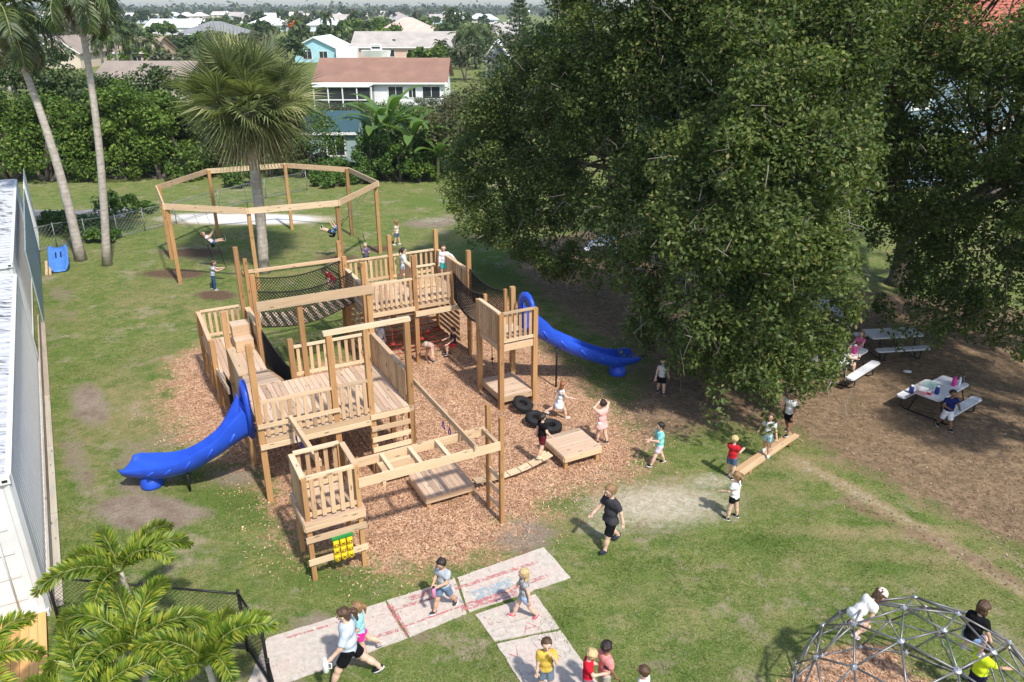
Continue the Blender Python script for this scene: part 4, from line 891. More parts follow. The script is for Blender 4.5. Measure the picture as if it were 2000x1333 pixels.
    if shirt is not None:
        C_ = SDF(); torso(C_, .009); hemz = J['pel']+(tz*(.005-hem)*S if hem < .2 else tz*(.0)*S)
        if hem > .03: C_.cap(J['pel']-np.array([.045*S*wide, 0, 0])-tz*hem*.8*S, J['pel']+np.array([.045*S*wide, 0, 0])-tz*hem*.8*S, (.066+hem*.28)*S)
        cuts = [(hemz, -tz), (J['neck']+tz*.006*S, tz)]
        if hem > .2: cuts = [(J['pel']-tz*hem*S, -tz), (J['neck']+tz*.006*S, tz)]
        for key in 'LR':
            if sleeve > 0:
                if sleeve <= 1: en = J[key+'sh']+J[key+'ud']*P_['ua']*sleeve*S; C_.cap(J[key+'sh'], en+J[key+'ud']*.02*S, .044*S, .043*S, (en, J[key+'ud']))
                else: C_.cap(J[key+'sh'], J[key+'el'], .043*S, .036*S); en = J[key+'wr']-J[key+'fd']*.01*S; C_.cap(J[key+'el'], J[key+'wr'], .035*S, .029*S, (en, J[key+'fd']))
        # sleeves must not be cut by the hem: cut only the trunk
        tr = [(a, b, ra, rb, c) for a, b, ra, rb, c in C_.p]
        V, Q = C_.mesh(vox, .034*S, () if (hem <= .2 and False) else cuts)
        mobj('shirt' if hem < .15 else 'dress', pymesh('shirt', V, Q, True), cloth_mat(shirt, pat), th, MW)
    if bottom:
        C_ = SDF(); px_ = np.array([.042*S*wide, 0, 0]); C_.cap(J['pel']-px_, J['pel']+px_, .070*S); wz = J['pel']+tz*.045*S
        for key in 'LR':
            if blen <= 1: en = J[key+'hip']+J[key+'td']*P_['th']*blen*S; C_.cap(J[key+'hip'], en+J[key+'td']*.03*S, .063*S, .060*S, (en, J[key+'td']))
            else: C_.cap(J[key+'hip'], J[key+'kn'], .062*S, .050*S); C_.cap(J[key+'kn'], J[key+'an'], .050*S, .042*S, (J[key+'an']-J[key+'sd']*.0*S, J[key+'sd']))
        V, Q = C_.mesh(vox, .014*S, [(wz, tz)]); mobj(bottom, pymesh(bottom, V, Q, True), cloth_mat(bcol), th, MW)
    if hair:
        C_ = SDF(); C_.cap(hc+hz_*.024*S-hy_*.020*S, hc+hz_*.024*S-hy_*.002*S, hr[0]*1.16*S); cuts = [(hc+hy_*.030*S+hz_*.028*S, hy_*.80-hz_*.60)]
        if style in ('long', 'pony', 'bob'): C_.cap(hc+hz_*.01*S-hy_*.03*S, hc-hz_*.04*S-hy_*.034*S, hr[0]*1.0*S, hr[0]*.8*S)
        V, Q = C_.mesh(vox*.8, .012*S, cuts); vs, qs = [V], [Q]; nvt = len(V)
        E_ = None
        if style == 'long': E_ = SDF().cap(hc-hz_*.02*S-hy_*.04*S, hc-hz_*.17*S-hy_*.055*S, hr[0]*.85*S, hr[0]*.55*S); E_.cap(hc-hz_*.02*S-hy_*.03*S+hx_*.04*S, hc-hz_*.13*S-hy_*.03*S+hx_*.045*S, .028*S, .02*S); E_.cap(hc-hz_*.02*S-hy_*.03*S-hx_*.04*S, hc-hz_*.13*S-hy_*.03*S-hx_*.045*S, .028*S, .02*S)
        if style == 'bob': E_ = SDF().cap(hc-hy_*.03*S+hx_*.04*S, hc-hz_*.08*S-hy_*.02*S+hx_*.045*S, .035*S, .026*S); E_.cap(hc-hy_*.03*S-hx_*.04*S, hc-hz_*.08*S-hy_*.02*S-hx_*.045*S, .035*S, .026*S)
        if style == 'pony': E_ = SDF().cap(hc+hz_*.03*S-hy_*.075*S, hc+hz_*.01*S-hy_*.12*S, .026*S, .032*S); E_.cap(hc+hz_*.01*S-hy_*.12*S, hc-hz_*.11*S-hy_*.125*S, .032*S, .012*S)
        if E_ is not None: V2, Q2 = E_.mesh(vox*.8, .02*S); vs.append(V2); qs.append(Q2+nvt)
        V = np.concatenate(vs); V = V+np.sin(V[:, [1, 2, 0]]*190/S)*.0026*S+np.sin(V[:, [2, 0, 1]]*75/S+1)*.004*S
        mobj('hair', pymesh('hair', V, np.concatenate(qs), True), hair_mat(HR[hair]), th, MW)
    if cap_ is not None:
        C_ = SDF().cap(hc+hz_*.034*S-hy_*.012*S, hc+hz_*.034*S, hr[0]*1.2*S); C_.cap(hc+hz_*.034*S+hy_*.06*S, hc+hz_*.028*S+hy_*.115*S, .028*S, .02*S)
        V, Q = C_.mesh(vox*.8, .01*S, [(hc+hz_*.026*S, -hz_)]); mobj('cap', pymesh('cap', V, Q, True), cloth_mat(cap_, (.72, .55, .5)), th, MW)
    if shoe is not None:
        for key in 'LR':
            f_ = J[key+'fo']; o = J[key+'an']+f_*.03*S-np.array([0, 0, .016*S]); r = np.cross(f_, np.array([0, 0, 1.])); r /= np.linalg.norm(r); u = np.cross(r, f_); Rm = Matrix((Vector(r), Vector(f_), Vector(u))).transposed()
            mb = MB(); mb.mi = 0; mb.ball(Vector(o+u*.004*S), (.032*S, .074*S, .026*S), 10, 7, Rm); mb.ball(Vector(o-f_*.034*S+u*.018*S), (.029*S, .034*S, .03*S), 8, 6, Rm); mb.mi = 1
            mb.lathe(Vector(o-u*.021*S), [(.5, 0), (1, .0001), (1.02, .35), (.6, .6)], 12, Rm @ Matrix.Diagonal((.034*S, .077*S, .02*S)))
            mb.build('shoe', [cloth_mat(shoe), cloth_mat(sole)], th, True, MW)
    return th, J, MW
def hand_pt(r, key): return r[2] @ Vector(r[1][key+'wr']+r[1][key+'fd']*.06)
# ---------------------------------------------------------------- who is in the yard
TEAL, DEN = (.22, .62, .58), (.075, .115, .20)
yard = 'children in the yard'
person('person in charcoal shirt and black shorts walking across the bare patch in dark clogs', 1.6, 238, foot=(1194, 1066), LA=(-20, 14, 14), RA=(24, 14, 20), LL=(20, 3, 8), RL=(-16, 3, 26), hp=14, hair='light', style='short', shirt=(.045, .045, .05), sleeve=.75, bcol=(.008, .008, .01), blen=.95, hem=.05, shoe=(.03, .035, .05), sole=(.03, .035, .05), wide=1.06)
person('girl in white blouse and black shorts standing with her back turned on the lawn', 1.22, 318, foot=(1430, 1013), LA=(20, 16, 50), RA=(-4, 10, 10), LL=(5, 9, 4), RL=(-4, 9, 4), hair='light', style='pony', shirt=(.75, .74, .71), hem=.03, bcol=(.01, .01, .012), blen=.42, shoe=(.02, .02, .025))
person('blond boy in red shirt and denim shorts at the near end of the planks', 1.17, 40, foot=(1425, 933), LA=(28, 8, 60), RA=(20, 8, 70), hair='blond', shirt=(.50, .02, .03), bcol=DEN, blen=.6, shoe=(.05, .015, .02))
person('boy in turquoise shirt and pale shorts striding left with arms crossed low', 1.24, 262, foot=(1284, 907), LA=(38, 10, 55, 30), RA=(25, 12, 45, 30), LL=(26, 6, 6), RL=(-18, 6, 6), hair='dark', shirt=TEAL, sleeve=.7, bcol=(.62, .55, .60), blen=.62, shoe=(.01, .01, .012), sole=(.7, .7, .7), wide=1.12)
person('girl in pink outfit holding both hands on her head beside the clean low stage', 1.27, 325, foot=(1176, 866), LA=('pts', (-.21, .05, .86), (-.09, .04, .96)), RA=('pts', (.21, .05, .86), (.09, .04, .96)), LL=(8, 4, 6), RL=(-10, 4, 10), hair='dark', shirt=(.74, .42, .38), sleeve=.7, hem=.12, bcol=(.72, .68, .66), blen=.5, shoe=(.02, .02, .02), sole=(.75, .75, .73))
person('boy in black shirt and dark red shorts stepping along the plank bridge', 1.22, 62, foot=(1055, 892), floor=.3, LA=(-14, 10, 15), RA=(10, 20, 30), LL=(10, 4, 8), RL=(-12, 4, 10), hair='dark', shirt=(.010, .010, .012), bcol=(.10, .012, .018), blen=.68, shoe=(.6, .5, .3), sole=(.7, .6, .4))
person('girl with loose auburn hair in white outfit running beside the tyres', 1.17, 84, foot=(1086, 816), lean=10, LA=(-45, 14, 40), RA=(45, 30, 40), LL=(-34, 4, 30), RL=(30, 4, 18), hair='red', style='long', shirt=(.66, .70, .74), sleeve=0, hem=.16, bottom='shorts', bcol=(.66, .70, .74), blen=.4, shoe=(.6, .5, .45))
person('child in white vest and black shorts walking out from under the oak branches', 1.18, 185, foot=(1290, 768), LA=(-10, 14, 10), RA=(14, 14, 10), LL=(12, 3, 5), RL=(-10, 3, 15), hair='brown', shirt=(.62, .62, .62), sleeve=0, bcol=(.012, .012, .015), blen=.7)
person('girl in pale blue shorts balancing on the planks behind hanging leaves', 1.2, 210, foot=(1496, 886), floor=.18, LA=(10, 20, 20), RA=(-10, 24, 20), LL=(10, 3, 6), RL=(-14, 3, 12), hair='brown', style='long', skin='tan', shirt=(.6, .58, .58), bcol=(.42, .60, .66), blen=.55, shoe=(.75, .75, .75))
person('boy in white shirt and black shorts stepping off the far end of the planks', 1.28, 232, foot=(1538, 846), floor=.24, LA=(16, 14, 14), RA=(-14, 10, 14), LL=(10, 3, 4), RL=(-14, 3, 14), hair='dark', skin='brown', shirt=(.72, .72, .73), bcol=(.012, .012, .014), blen=.7, shoe=(.02, .02, .02), sole=(.75, .75, .75))
person('boy in navy shirt and white shorts walking away from the near picnic table', 1.2, 182, foot=(1842, 836), LA=(30, 22, 70, 20), RA=(26, 24, 70, 20), LL=(14, 6, 4), RL=(-14, 8, 20), hair='dark', skin='brown', shirt=(.012, .02, .10), bcol=(.76, .76, .77), blen=.95, shoe=(.012, .012, .015), wide=1.16)
a_ = person('boy in grey shirt and denim shorts walking down the path with a pink bottle', 1.25, 215, foot=(870, 1188), LA=(24, 6, 65, 25), RA=(20, 6, 60, 25), LL=(-22, 3, 12), RL=(24, 3, 4), hp=18, hair='dark', skin='tan', shirt=(.42, .46, .50), sleeve=.6, bcol=(.14, .20, .30), blen=.75, shoe=(.05, .05, .05), sole=(.75, .75, .75))
b_ = person('girl with long blond hair in dark patterned top walking left along the path', 1.18, 258, foot=(1026, 1206), LA=(-16, 8, 10), RA=(26, 8, 30), LL=(-24, 3, 10), RL=(24, 3, 4), hair='blond', style='long', shirt=(.05, .05, .06), pat=(.35, .35, .36), sleeve=.15, bcol=(.30, .40, .55), blen=.45, shoe=(.50, .12, .16))
c_ = person('woman in pale blue shirt and black shorts striding left with a white tumbler', 1.66, 262, head=(668, 1190), LA=(22, 10, 22), RA=(-14, 10, 12), LL=(28, 3, 6), RL=(-34, 3, 10), hp=10, adult=True, hair='brown', style='pony', shirt=(.52, .58, .68), sleeve=.8, hem=.03, bcol=(.008, .008, .010), blen=.72, shoe=(.02, .02, .02), sole=(.6, .6, .6), wide=1.22)
person('girl in turquoise shirt and hot pink shorts walking beside the woman', 1.2, 262, head=(695, 1178), LA=(6, 6, 20), RA=(-6, 6, 20), LL=(-6, 3, 4), RL=(-32, 3, 28), hair='light', style='pony', shirt=(.30, .60, .66), sleeve=.75, hem=.02, bcol=(.72, .04, .32), blen=.5, shoe=(.62, .42, .42))
person('boy in mustard yellow shirt on the path with a hand over his face', 1.2, 176, head=(1068, 1250), LA=('pts', (-.13, .09, .68), (-.04, .12, .86)), RA=(4, 6, 8), hair='brown', shirt=(.60, .40, .07), sleeve=.75, hem=.03, bcol=(.16, .20, .26), blen=.8)
d_ = person('boy with blond hair in red shirt looking down at a phone', 1.16, 96, head=(1157, 1270), LA=(30, 6, 70, 10), RA=(30, 6, 70, 10), hp=26, hair='blond', shirt=(.56, .015, .035), bcol=(.12, .13, .16), blen=.8)
person('boy in salmon pink shirt standing behind the boy with the phone', 1.24, 62, head=(1187, 1254), LA=(6, 10, 10), RA=(6, 12, 20), hair='dark', skin='brown', shirt=(.72, .26, .25), sleeve=.75, bcol=(.40, .36, .30), blen=.85)
person('child in white shirt at the bottom edge with only head and shoulders showing', 1.2, 300, head=(1257, 1302), hair='brown', skin='tan', shirt=(.75, .75, .77), bcol=(.1, .1, .12))
e_ = person('child in lime yellow shirt standing against the dome struts', 1.22, 70, head=(1932, 1257), LA=(40, 20, 30), RA=(50, 24, 20), hair='dark', skin='tan', shirt=(.62, .80, .03), sleeve=.8, bcol=(.02, .02, .05), blen=.9)
# on the dome
def on_dome(px, py, z): return G(px, py, z)
person('girl in white cap and white outfit crouching over the top of the dome', 1.2, 78, pel=on_dome(1668, 1200, 1.62), lean=52, LA=('pts', (-.14, .16, .72), (-.12, .30, .70)), RA=('pts', (.12, .10, .62), (.12, .16, .46)), LL=(70, 20, 110), RL=(48, 20, 112), hp=-10, hair='brown', style='bob', cap_=(.75, .66, .62), shirt=(.70, .68, .65), hem=.02, bcol=(.72, .70, .68), blen=.5, shoe=(.72, .5, .55), sole=(.75, .72, .72))
person('child in black shirt sitting on the top bars of the dome with back turned', 1.22, 60, pel=on_dome(1897, 1243, 1.66), lean=12, LA=(30, 24, 20), RA=(18, 16, 16), LL=(62, 14, 86), RL=(70, 14, 90), hair='brown', style='bob', shirt=(.010, .010, .011), sleeve=.75, hem=.03, bcol=(.16, .24, .40), blen=.6, shoe=(.55, .5, .48))
# on the upper deck, in the net, in the fort
person('girl with dark ponytail in pale blue dress walking across the upper deck', 1.2, 84, head=(788, 484), floor=2.03, LA=(-10, 8, 20), RA=(22, 8, 40), LL=(-14, 3, 10), RL=(14, 3, 4), hair='dark', style='pony', shirt=(.55, .72, .80), sleeve=1.4, hem=.1, bcol=(.55, .72, .80), blen=.35, vox=.016)
person('girl in white sweater and turquoise skirt leaning on the right rail of the upper deck', 1.2, 178, head=(866, 479), floor=2.03, LA=(20, 62, 30), RA=(4, 8, 10), hair='brown', style='long', shirt=(.74, .70, .72), sleeve=1.4, bottom='skirt', bcol=(.04, .52, .50), blen=.75, vox=.016)
person('child in red shirt crouching inside the net bridge', 1.15, 230, head=(632, 524), floor=1.98, lean=40, LL=(70, 12, 120), RL=(60, 12, 120), LA=(50, 10, 20), RA=(40, 10, 30), hair='brown', shirt=(.60, .015, .04), bcol=(.55, .02, .05), blen=.7, vox=.017)
person('child with black hair in long white shirt standing in the fort under the upper deck', 1.2, 30, head=(741, 627), hair='dark', style='bob', shirt=(.66, .68, .74), sleeve=.8, hem=.12, bcol=(.03, .03, .04), blen=.8, vox=.017)
person('child in pale top bending over the red ropes in the fort', 1.15, 190, head=(832, 668), floor=.0, lean=62, LA=(70, 30, 10), RA=(40, 50, 10), LL=(30, 14, 30), RL=(10, 14, 20), hair='ash', shirt=(.55, .36, .32), bcol=(.45, .30, .28), blen=.5, vox=.017)
person('child in dark shirt and red shorts sitting low in the back corner of the fort', 1.12, 250, head=(884, 640), floor=.1, LL=(80, 8, 80), RL=(80, 8, 80), LA=(30, 14, 30), RA=(40, 14, 30), hair='dark', shirt=(.03, .025, .03), bcol=(.42, .04, .04), blen=.8, vox=.017)
# around the swings
def seated(sw, roll, lab, face, **kw):
    o, ud, dd = SWG[sw]; person(lab, 1.18, face, pel=(o.x, o.y, o.z+.09), roll=roll, vox=.018, **kw)
seated('girl', 42, 'girl in pink and white top leaning far back on the left swing', 68, LL=(62, 6, 6), RL=(60, 6, 14), LA=(60, 10, 40), RA=(60, 10, 40), hair='light', style='long', shirt=(.70, .30, .30), pat=(.75, .7, .68), bcol=(.08, .13, .24), blen=.5, shoe=(.012, .012, .014))
seated('right', 50, 'child in blue shirt lying back on the right swing with legs out', 275, LL=(66, 6, 14), RL=(66, 6, 10), LA=(70, 10, 30), RA=(70, 10, 30), hair='dark', shirt=(.16, .30, .55), bcol=(.03, .035, .06), blen=.7, shoe=(.012, .012, .014))
seated('near', 4, 'child with long fair hair sitting on the swing behind the upper deck railing', 160, LL=(80, 5, 80), RL=(80, 5, 70), LA=(30, 8, 80), RA=(30, 8, 80), hair='ash', style='long', shirt=(.12, .10, .16), bcol=(.03, .03, .05), blen=.9)
person('child in grey shirt and jeans standing at the left swing', 1.25, 78, foot=(418, 566), lean=8, LA=(70, 6, 30), RA=(60, 6, 50), LL=(-8, 5, 4), RL=(6, 5, 10), hair='brown', style='bob', shirt=(.42, .45, .50), bottom='jeans', bcol=(.035, .075, .16), blen=1.4, shoe=(.35, .35, .36), vox=.017)
person('girl in peach shirt and denim shorts standing on the lawn behind the upper deck', 1.24, 290, foot=(776, 479), LA=(10, 6, 20), RA=(0, 6, 8), LL=(10, 8, 2), RL=(-6, 8, 2), hair='light', style='long', shirt=(.72, .58, .50), bcol=(.09, .14, .25), blen=.55, shoe=(.7, .7, .7), vox=.018)
# things they hold
M['pinkpl'] = plain('pink_plastic', (.72, .25, .42), .35, .1); M['dkpl'] = plain('dark_plastic', (.015, .015, .018), .35, .1); M['steelw'] = plain('white_enamel', (.8, .8, .8), .3, .04)
def bottle(p, label, mat, capm, h=.24, r=.038, name='bottle', handle=False, tilt=None):
    th = empty(name, p, label, 'bottle'); mb = MB(); mb.lathe(p, [(r*.8, 0), (r, .01), (r, h*.68), (r*.7, h*.8), (r*.6, h*.84)], 12); mb.build('bottle_body', mat, th, True)
    mb = MB(); mb.lathe(p+Vector((0, 0, h*.84)), [(r*.68, 0), (r*.68, h*.1), (r*.3, h*.16)], 10); mb.build('lid', capm, th, True)
    if handle: mb = MB(); mb.tube([p+Vector((r*.9, 0, h*.6)), p+Vector((r*2, 0, h*.58)), p+Vector((r*2, 0, h*.25)), p+Vector((r*.9, 0, h*.22))], .009, 6); mb.build('handle', mat, th, True)
    return th
p = hand_pt(a_, 'L'); bottle(p+Vector((-.03, -.05, -.16)), 'pink bottle with black lid held by the boy on the path', M['pinkpl'], M['dkpl'])
p = hand_pt(c_, 'L'); bottle(p+Vector((-.05, -.02, -.2)), 'large white handled tumbler in the woman\'s hand', M['steelw'], M['steelw'], .3, .05, 'tumbler', True)
p = (hand_pt(d_, 'L')+hand_pt(d_, 'R'))/2; mb = MB(); mb.box((0, 0, 0), (.15, .075, .012), Matrix.Rotation(.5, 3, 'Y')); tag(mb.build('phone', M['dkpl'], mw=Matrix.Translation(p+Vector((.02, 0, .03)))), 'black phone held by the boy in red', 'phone')
# ---------------------------------------------------------------- vegetation
def diamonds(c, nrm, ln, wd, fold=0.0):
    """leaf-sized rhombs: centres, facing, length, width"""
    n = len(c); r = RNG.normal(size=(n, 3)); ax = np.cross(nrm, r); ax /= np.linalg.norm(ax, axis=1)[:, None]+1e-9; ay = np.cross(nrm, ax)
    ax = ax*(ln/2)[:, None]; ay = ay*(wd/2)[:, None]
    v = np.stack([c-ax, c+ay-ax*.1, c+ax, c-ay-ax*.1], 1).reshape(-1, 3); return v, np.arange(4*n).reshape(-1, 4)
def unit(n): v = RNG.normal(size=(n, 3)); return v/np.linalg.norm(v, axis=1)[:, None]
def clump_leaves(cc, rr, per, size, flat=.75, up=.55, centre=None):
    """cc clump centres, rr clump radii (n,3)"""
    n = len(cc); idx = np.repeat(np.arange(n), per); d = unit(len(idx)); rad = RNG.uniform(0.25, 1, len(idx))**.45
    p = cc[idx]+d*rad[:, None]*rr[idx]; nm = d*.6+RNG.normal(size=d.shape)*.55; nm[:, 2] += up
    nm /= np.linalg.norm(nm, axis=1)[:, None]; s = size*RNG.uniform(.65, 1.3, len(idx))
    return p, nm, s
M['oakleaf'] = soup_material('oak_leaves', [(0, (.05, .08, .02)), (.45, (.092, .138, .035)), (.8, (.14, .19, .052)), (.95, (.21, .245, .075)), (1, (.27, .24, .10))], .5, .40, .25, .5)
M['olive'] = soup_material('olive_leaves', [(0, (.045, .05, .02)), (.5, (.085, .095, .035)), (.85, (.13, .125, .06)), (1, (.2, .16, .09))], .6, .25, .3, .5)
M['leafA'] = soup_material('hedge_leaves', [(0, (.038, .08, .013)), (.5, (.085, .15, .023)), (.85, (.15, .23, .038)), (1, (.24, .30, .07))], .55, .34, .22, .35)
M['leafB'] = soup_material('dark_leaves', [(0, (.025, .05, .014)), (.5, (.05, .088, .025)), (1, (.11, .15, .045))], .55, .25, .3, .3)
M['leafC'] = soup_material('grey_green_leaves', [(0, (.05, .065, .035)), (.5, (.085, .105, .055)), (1, (.15, .165, .09))], .6, .25, .3, .3)
M['leafD'] = soup_material('vine_leaves', [(0, (.03, .075, .012)), (.5, (.065, .14, .02)), (1, (.14, .22, .045))], .5, .3, .35, .4)
M['frond'] = soup_material('palm_frond', [(0, (.03, .055, .014)), (.5, (.06, .10, .025)), (1, (.12, .155, .05))], .45, .25, .4, .4)
M['sabal'] = soup_material('sabal_frond', [(0, (.085, .115, .035)), (.5, (.18, .215, .085)), (1, (.35, .36, .19))], .5, .3, .3, .8)
M['deadf'] = soup_material('dead_frond', [(0, (.12, .085, .05)), (.5, (.22, .165, .10)), (1, (.34, .28, .19))], .85, .15, .1, .8)
M['fox'] = soup_material('foxtail_frond', [(0, (.07, .145, .016)), (.4, (.155, .25, .03)), (.8, (.31, .37, .045)), (1, (.48, .45, .07))], .42, .35, .4, 1.6)
M['banana'] = soup_material('banana_leaf', [(0, (.07, .14, .03)), (.6, (.12, .21, .045)), (1, (.22, .30, .08))], .4, .35, .45, .8)
M['bark'] = plain('oak_bark', (.11, .092, .075), .95, .35, 5, bumpk=.6, bscale=18); M['twig'] = plain('grey_twig', (.17, .15, .125), .9, .2, 6)
def palm_bark():
    m, nt, bs = newmat('palm_bark'); tc = coords(nt, 'Object'); w = nd(nt, 'TexWave', i_Vector=tc); w.wave_type = 'BANDS'; w.bands_direction = 'Z'; w.inputs['Scale'].default_value = 1.6; w.inputs['Distortion'].default_value = 3; w.inputs['Detail'].default_value = 3
    n = noise(nt, tc, 5, 4); c = mixc(nt, mapr(nt, n, .3, .7), (.32, .27, .225), (.50, .45, .39)); c = mixc(nt, mapr(nt, w.outputs['Fac'], .0, .35, .3, 0), c, (.22, .18, .145))
    nt.links.new(c, bs.inputs['Base Color']); bs.inputs['Roughness'].default_value = .95; bump(nt, bs, n, .5, .03); return m
M['palmbark'] = palm_bark()
def trunk_curve(mb, p0, p1, r0, r1, bend=.0, n=8, seg=7):
    p0 = Vector(p0); p1 = Vector(p1); d = p1-p0; side_ = Vector((random.uniform(-1, 1), random.uniform(-1, 1), random.uniform(-.2, .6)))*bend*d.length
    mb.tube([p0+d*t+side_*math.sin(math.pi*t) for t in np.linspace(0, 1, n)], [r0+(r1-r0)*t for t in np.linspace(0, 1, n)], seg)
def inpoly(q, P):
    x, y = q[:, 0], q[:, 1]; ins = np.zeros(len(q), bool); n = len(P)
    for i in range(n):
        ax, ay = P[i]; bx, by = P[(i+1) % n]
        if ay != by: ins ^= ((ay > y) != (by > y)) & (x < (bx-ax)*(y-ay)/(by-ay)+ax)
    return ins
LITP = np.array([(-900,500),(900,500),(935,545),(1010,560),(1072,585),(1090,640),(1150,720),(1240,800),(1330,850),(1460,885),(1600,850),(2000,860),(2500,900),(2500,2600),(-900,2600)])
def shades_lawn(p):
    s_ = np.stack([p[:, 0]-.411*p[:, 2], p[:, 1]+.632*p[:, 2], 0*p[:, 2]], -1); return inpoly(PROJ(s_), LITP) | ((PROJ(p)[:, 0] < 1130) & (p[:, 1] < 27.0))
def oak(name, label, base, ctr, rad, mask, nclump, per, size, seed, holes=(), extra=(), mat='oakleaf', trunk_r=.5, ntw=1200):
    rng = np.random.default_rng(seed); ctr = np.array(ctr); rad = np.array(rad); cc = []; nb = nclump//9
    bx0, by0 = np.maximum(mask.min(0), (800, -260)); bx1, by1 = np.minimum(mask.max(0), (2140 if mask.min() < 0 and mask[:, 0].min() < 1900 else 2500, 900))
    while len(cc) < nb:          # boughs over the face of the crown as seen, plus some behind it
        n_ = 3000; q = np.stack([rng.uniform(bx0, bx1, n_), rng.uniform(by0, by1, n_)], -1); q = q[inpoly(q, mask)]
        for h in holes: q = q[((q[:, 0]-h[0])/h[2])**2+((q[:, 1]-h[1])/h[3])**2 > 1]
        d = _F*FPX+np.stack([q[:, 0]-CX, 0*q[:, 0], 0*q[:, 0]], -1)-_U*(q[:, 1]-CY)[:, None]; d /= np.linalg.norm(d, axis=1)[:, None]
        o_ = (_C-ctr)/rad; e_ = d/rad; A2 = (e_*e_).sum(1); B2 = (e_*o_).sum(1); C2 = (o_*o_).sum()-1; disc = B2*B2-A2*C2
        lump = 1.1*np.sin(q[:, 0]*.021+seed+.8*np.sin(q[:, 1]*.013))*np.sin(q[:, 1]*.027+seed*2)+.6*np.sin(q[:, 0]*.05+q[:, 1]*.03)
        t = np.where(disc > 0, (-B2-np.sqrt(np.maximum(disc, 0)))/A2, -B2/A2)+lump+np.abs(rng.normal(0, 1.0, len(q)))+(rng.uniform(size=len(q)) < .14)*rng.uniform(3, 11, len(q))
        p = _C+d*t[:, None]
        for _ in range(9):       # keep the lawn and the play structure in the sun: such boughs stand farther back
            bad = shades_lawn(p); t = t+bad*1.3; p = _C+d*t[:, None]
        ok = (p[:, 2] > 1.0) & ~shades_lawn(p); cc += list(p[ok])
    cc = [cc[i_] for i_ in rng.permutation(len(cc))]
    ex = [ray_at(*e_) for e_ in extra for _ in range(1)]; cc = [tuple(e_) for e_ in ex]+[tuple(c) for c in cc]
    bc = np.array(cc[:nb]); bi = np.repeat(np.arange(nb), 12); off = rng.normal(size=(len(bi), 3)); off /= np.linalg.norm(off, axis=1)[:, None]; br = rng.uniform(.75, 1.35, nb)
    cc = bc[bi]+off*(rng.uniform(.2, 1, len(bi))**.5*br[bi])[:, None]*np.array([1, 1, .62]); cc[:, 2] -= .35*((cc[:, :2]-bc[bi][:, :2])**2).sum(1); q = PROJ(cc); k = inpoly(q, mask) & (cc[:, 2] > .8)
    for h in holes: k &= ~(((q[:, 0]-h[0])/h[2])**2+((q[:, 1]-h[1])/h[3])**2 < 1)
    cc = cc[k]; cc = cc[rng.permutation(len(cc))][:nclump]; rr = np.stack([rng.uniform(.36, .74, len(cc))]*3, -1)*np.array([1, 1, .75])
    low = cc[:, 2] < 4.4; rr[low] *= np.array([.62, .62, 1.2]); k = ~(low & (np.sin(cc[:, 0]*5.3+cc[:, 1]*2.1) < -.25)); cc, rr = cc[k], rr[k]
    p, nm, s = clump_leaves(cc, rr, per, size); v, f = diamonds(p, nm, s, s*.52)
    th = empty(name, base, label, 'tree'); mobj('crown', pymesh('crown', v, f), M[mat], th)
    mb = MB(); b0 = Vector(base); b0.z = -.1; hub = b0+Vector((0, 0, 2.6)); mb.tube([b0, b0+Vector((.05, .02, .35)), b0+Vector((.02, -.05, 1.3)), hub], [trunk_r*1.35, trunk_r, trunk_r*.88, trunk_r*.8], 12)
    limbs = []
    for i in range(9):
        a = 2*math.pi*i/9+rng.uniform(-.3, .3); e = Vector((ctr[0]+rad[0]*.5*math.cos(a), ctr[1]+rad[1]*.5*math.sin(a), ctr[2]+rng.uniform(-1.0, 2.4))); trunk_curve(mb, hub-Vector((0, 0, rng.uniform(0, .6))), e, trunk_r*.45, .12, .08); limbs.append((hub, e))
    for i in range(150):
        c = Vector(cc[rng.integers(len(cc))]); best = min(limbs, key=lambda l: (l[1]-c).length); trunk_curve(mb, best[1].lerp(best[0], rng.uniform(0, .4)), c, .06, .012, .12, 7, 5)
    mb.build('trunk', M['bark'], th, True)
    mb = MB()
    for i in range(ntw):
        c = Vector(cc[rng.integers(len(cc))]); d = Vector((c-Vector(ctr)).normalized()); o = c+Vector(rng.normal(size=3))*.35
        e = o+(d*.5+Vector(rng.normal(size=3))*.55+Vector((0, 0, -.25)))*rng.uniform(.25, .6); m_ = o.lerp(e, .5)+Vector(rng.normal(size=3))*.13
        mb.tube([o, m_, e], [.016, .012, .005], 3, False)
    mb.build('twigs', M['twig'], th)['kind'] = 'stuff'
    return th
MASK1 = np.array([(1090,-400),(1080,-60),(1075,25),(1035,80),(985,120),(945,150),(905,215),(885,300),(868,372),(885,415),(905,455),(935,478),(975,472),(1008,500),(1050,500),(1062,545),(1110,540),(1160,560),(1190,540),(1215,585),(1198,640),(1215,668),(1255,660),(1262,688),(1300,690),(1322,716),(1345,720),(1385,745),(1392,795),(1425,812),(1447,790),(1452,735),(1470,760),(1482,815),(1508,832),(1525,792),(1545,742),(1580,770),(1600,735),(1625,735),(1650,770),(1660,735),(1645,695),(1690,655),(1672,590),(1640,565),(1660,500),(1640,440),(1700,380),(1690,200),(1760,60),(1750,-400)])
MASK2 = np.array([(1560,-400),(1560,100),(1620,330),(1640,420),(1660,480),(1720,470),(1745,520),(1730,560),(1712,600),(1740,640),(1770,690),(1850,672),(1880,640),(1945,660),(1965,690),(2010,720),(2400,800),(2600,-400)])
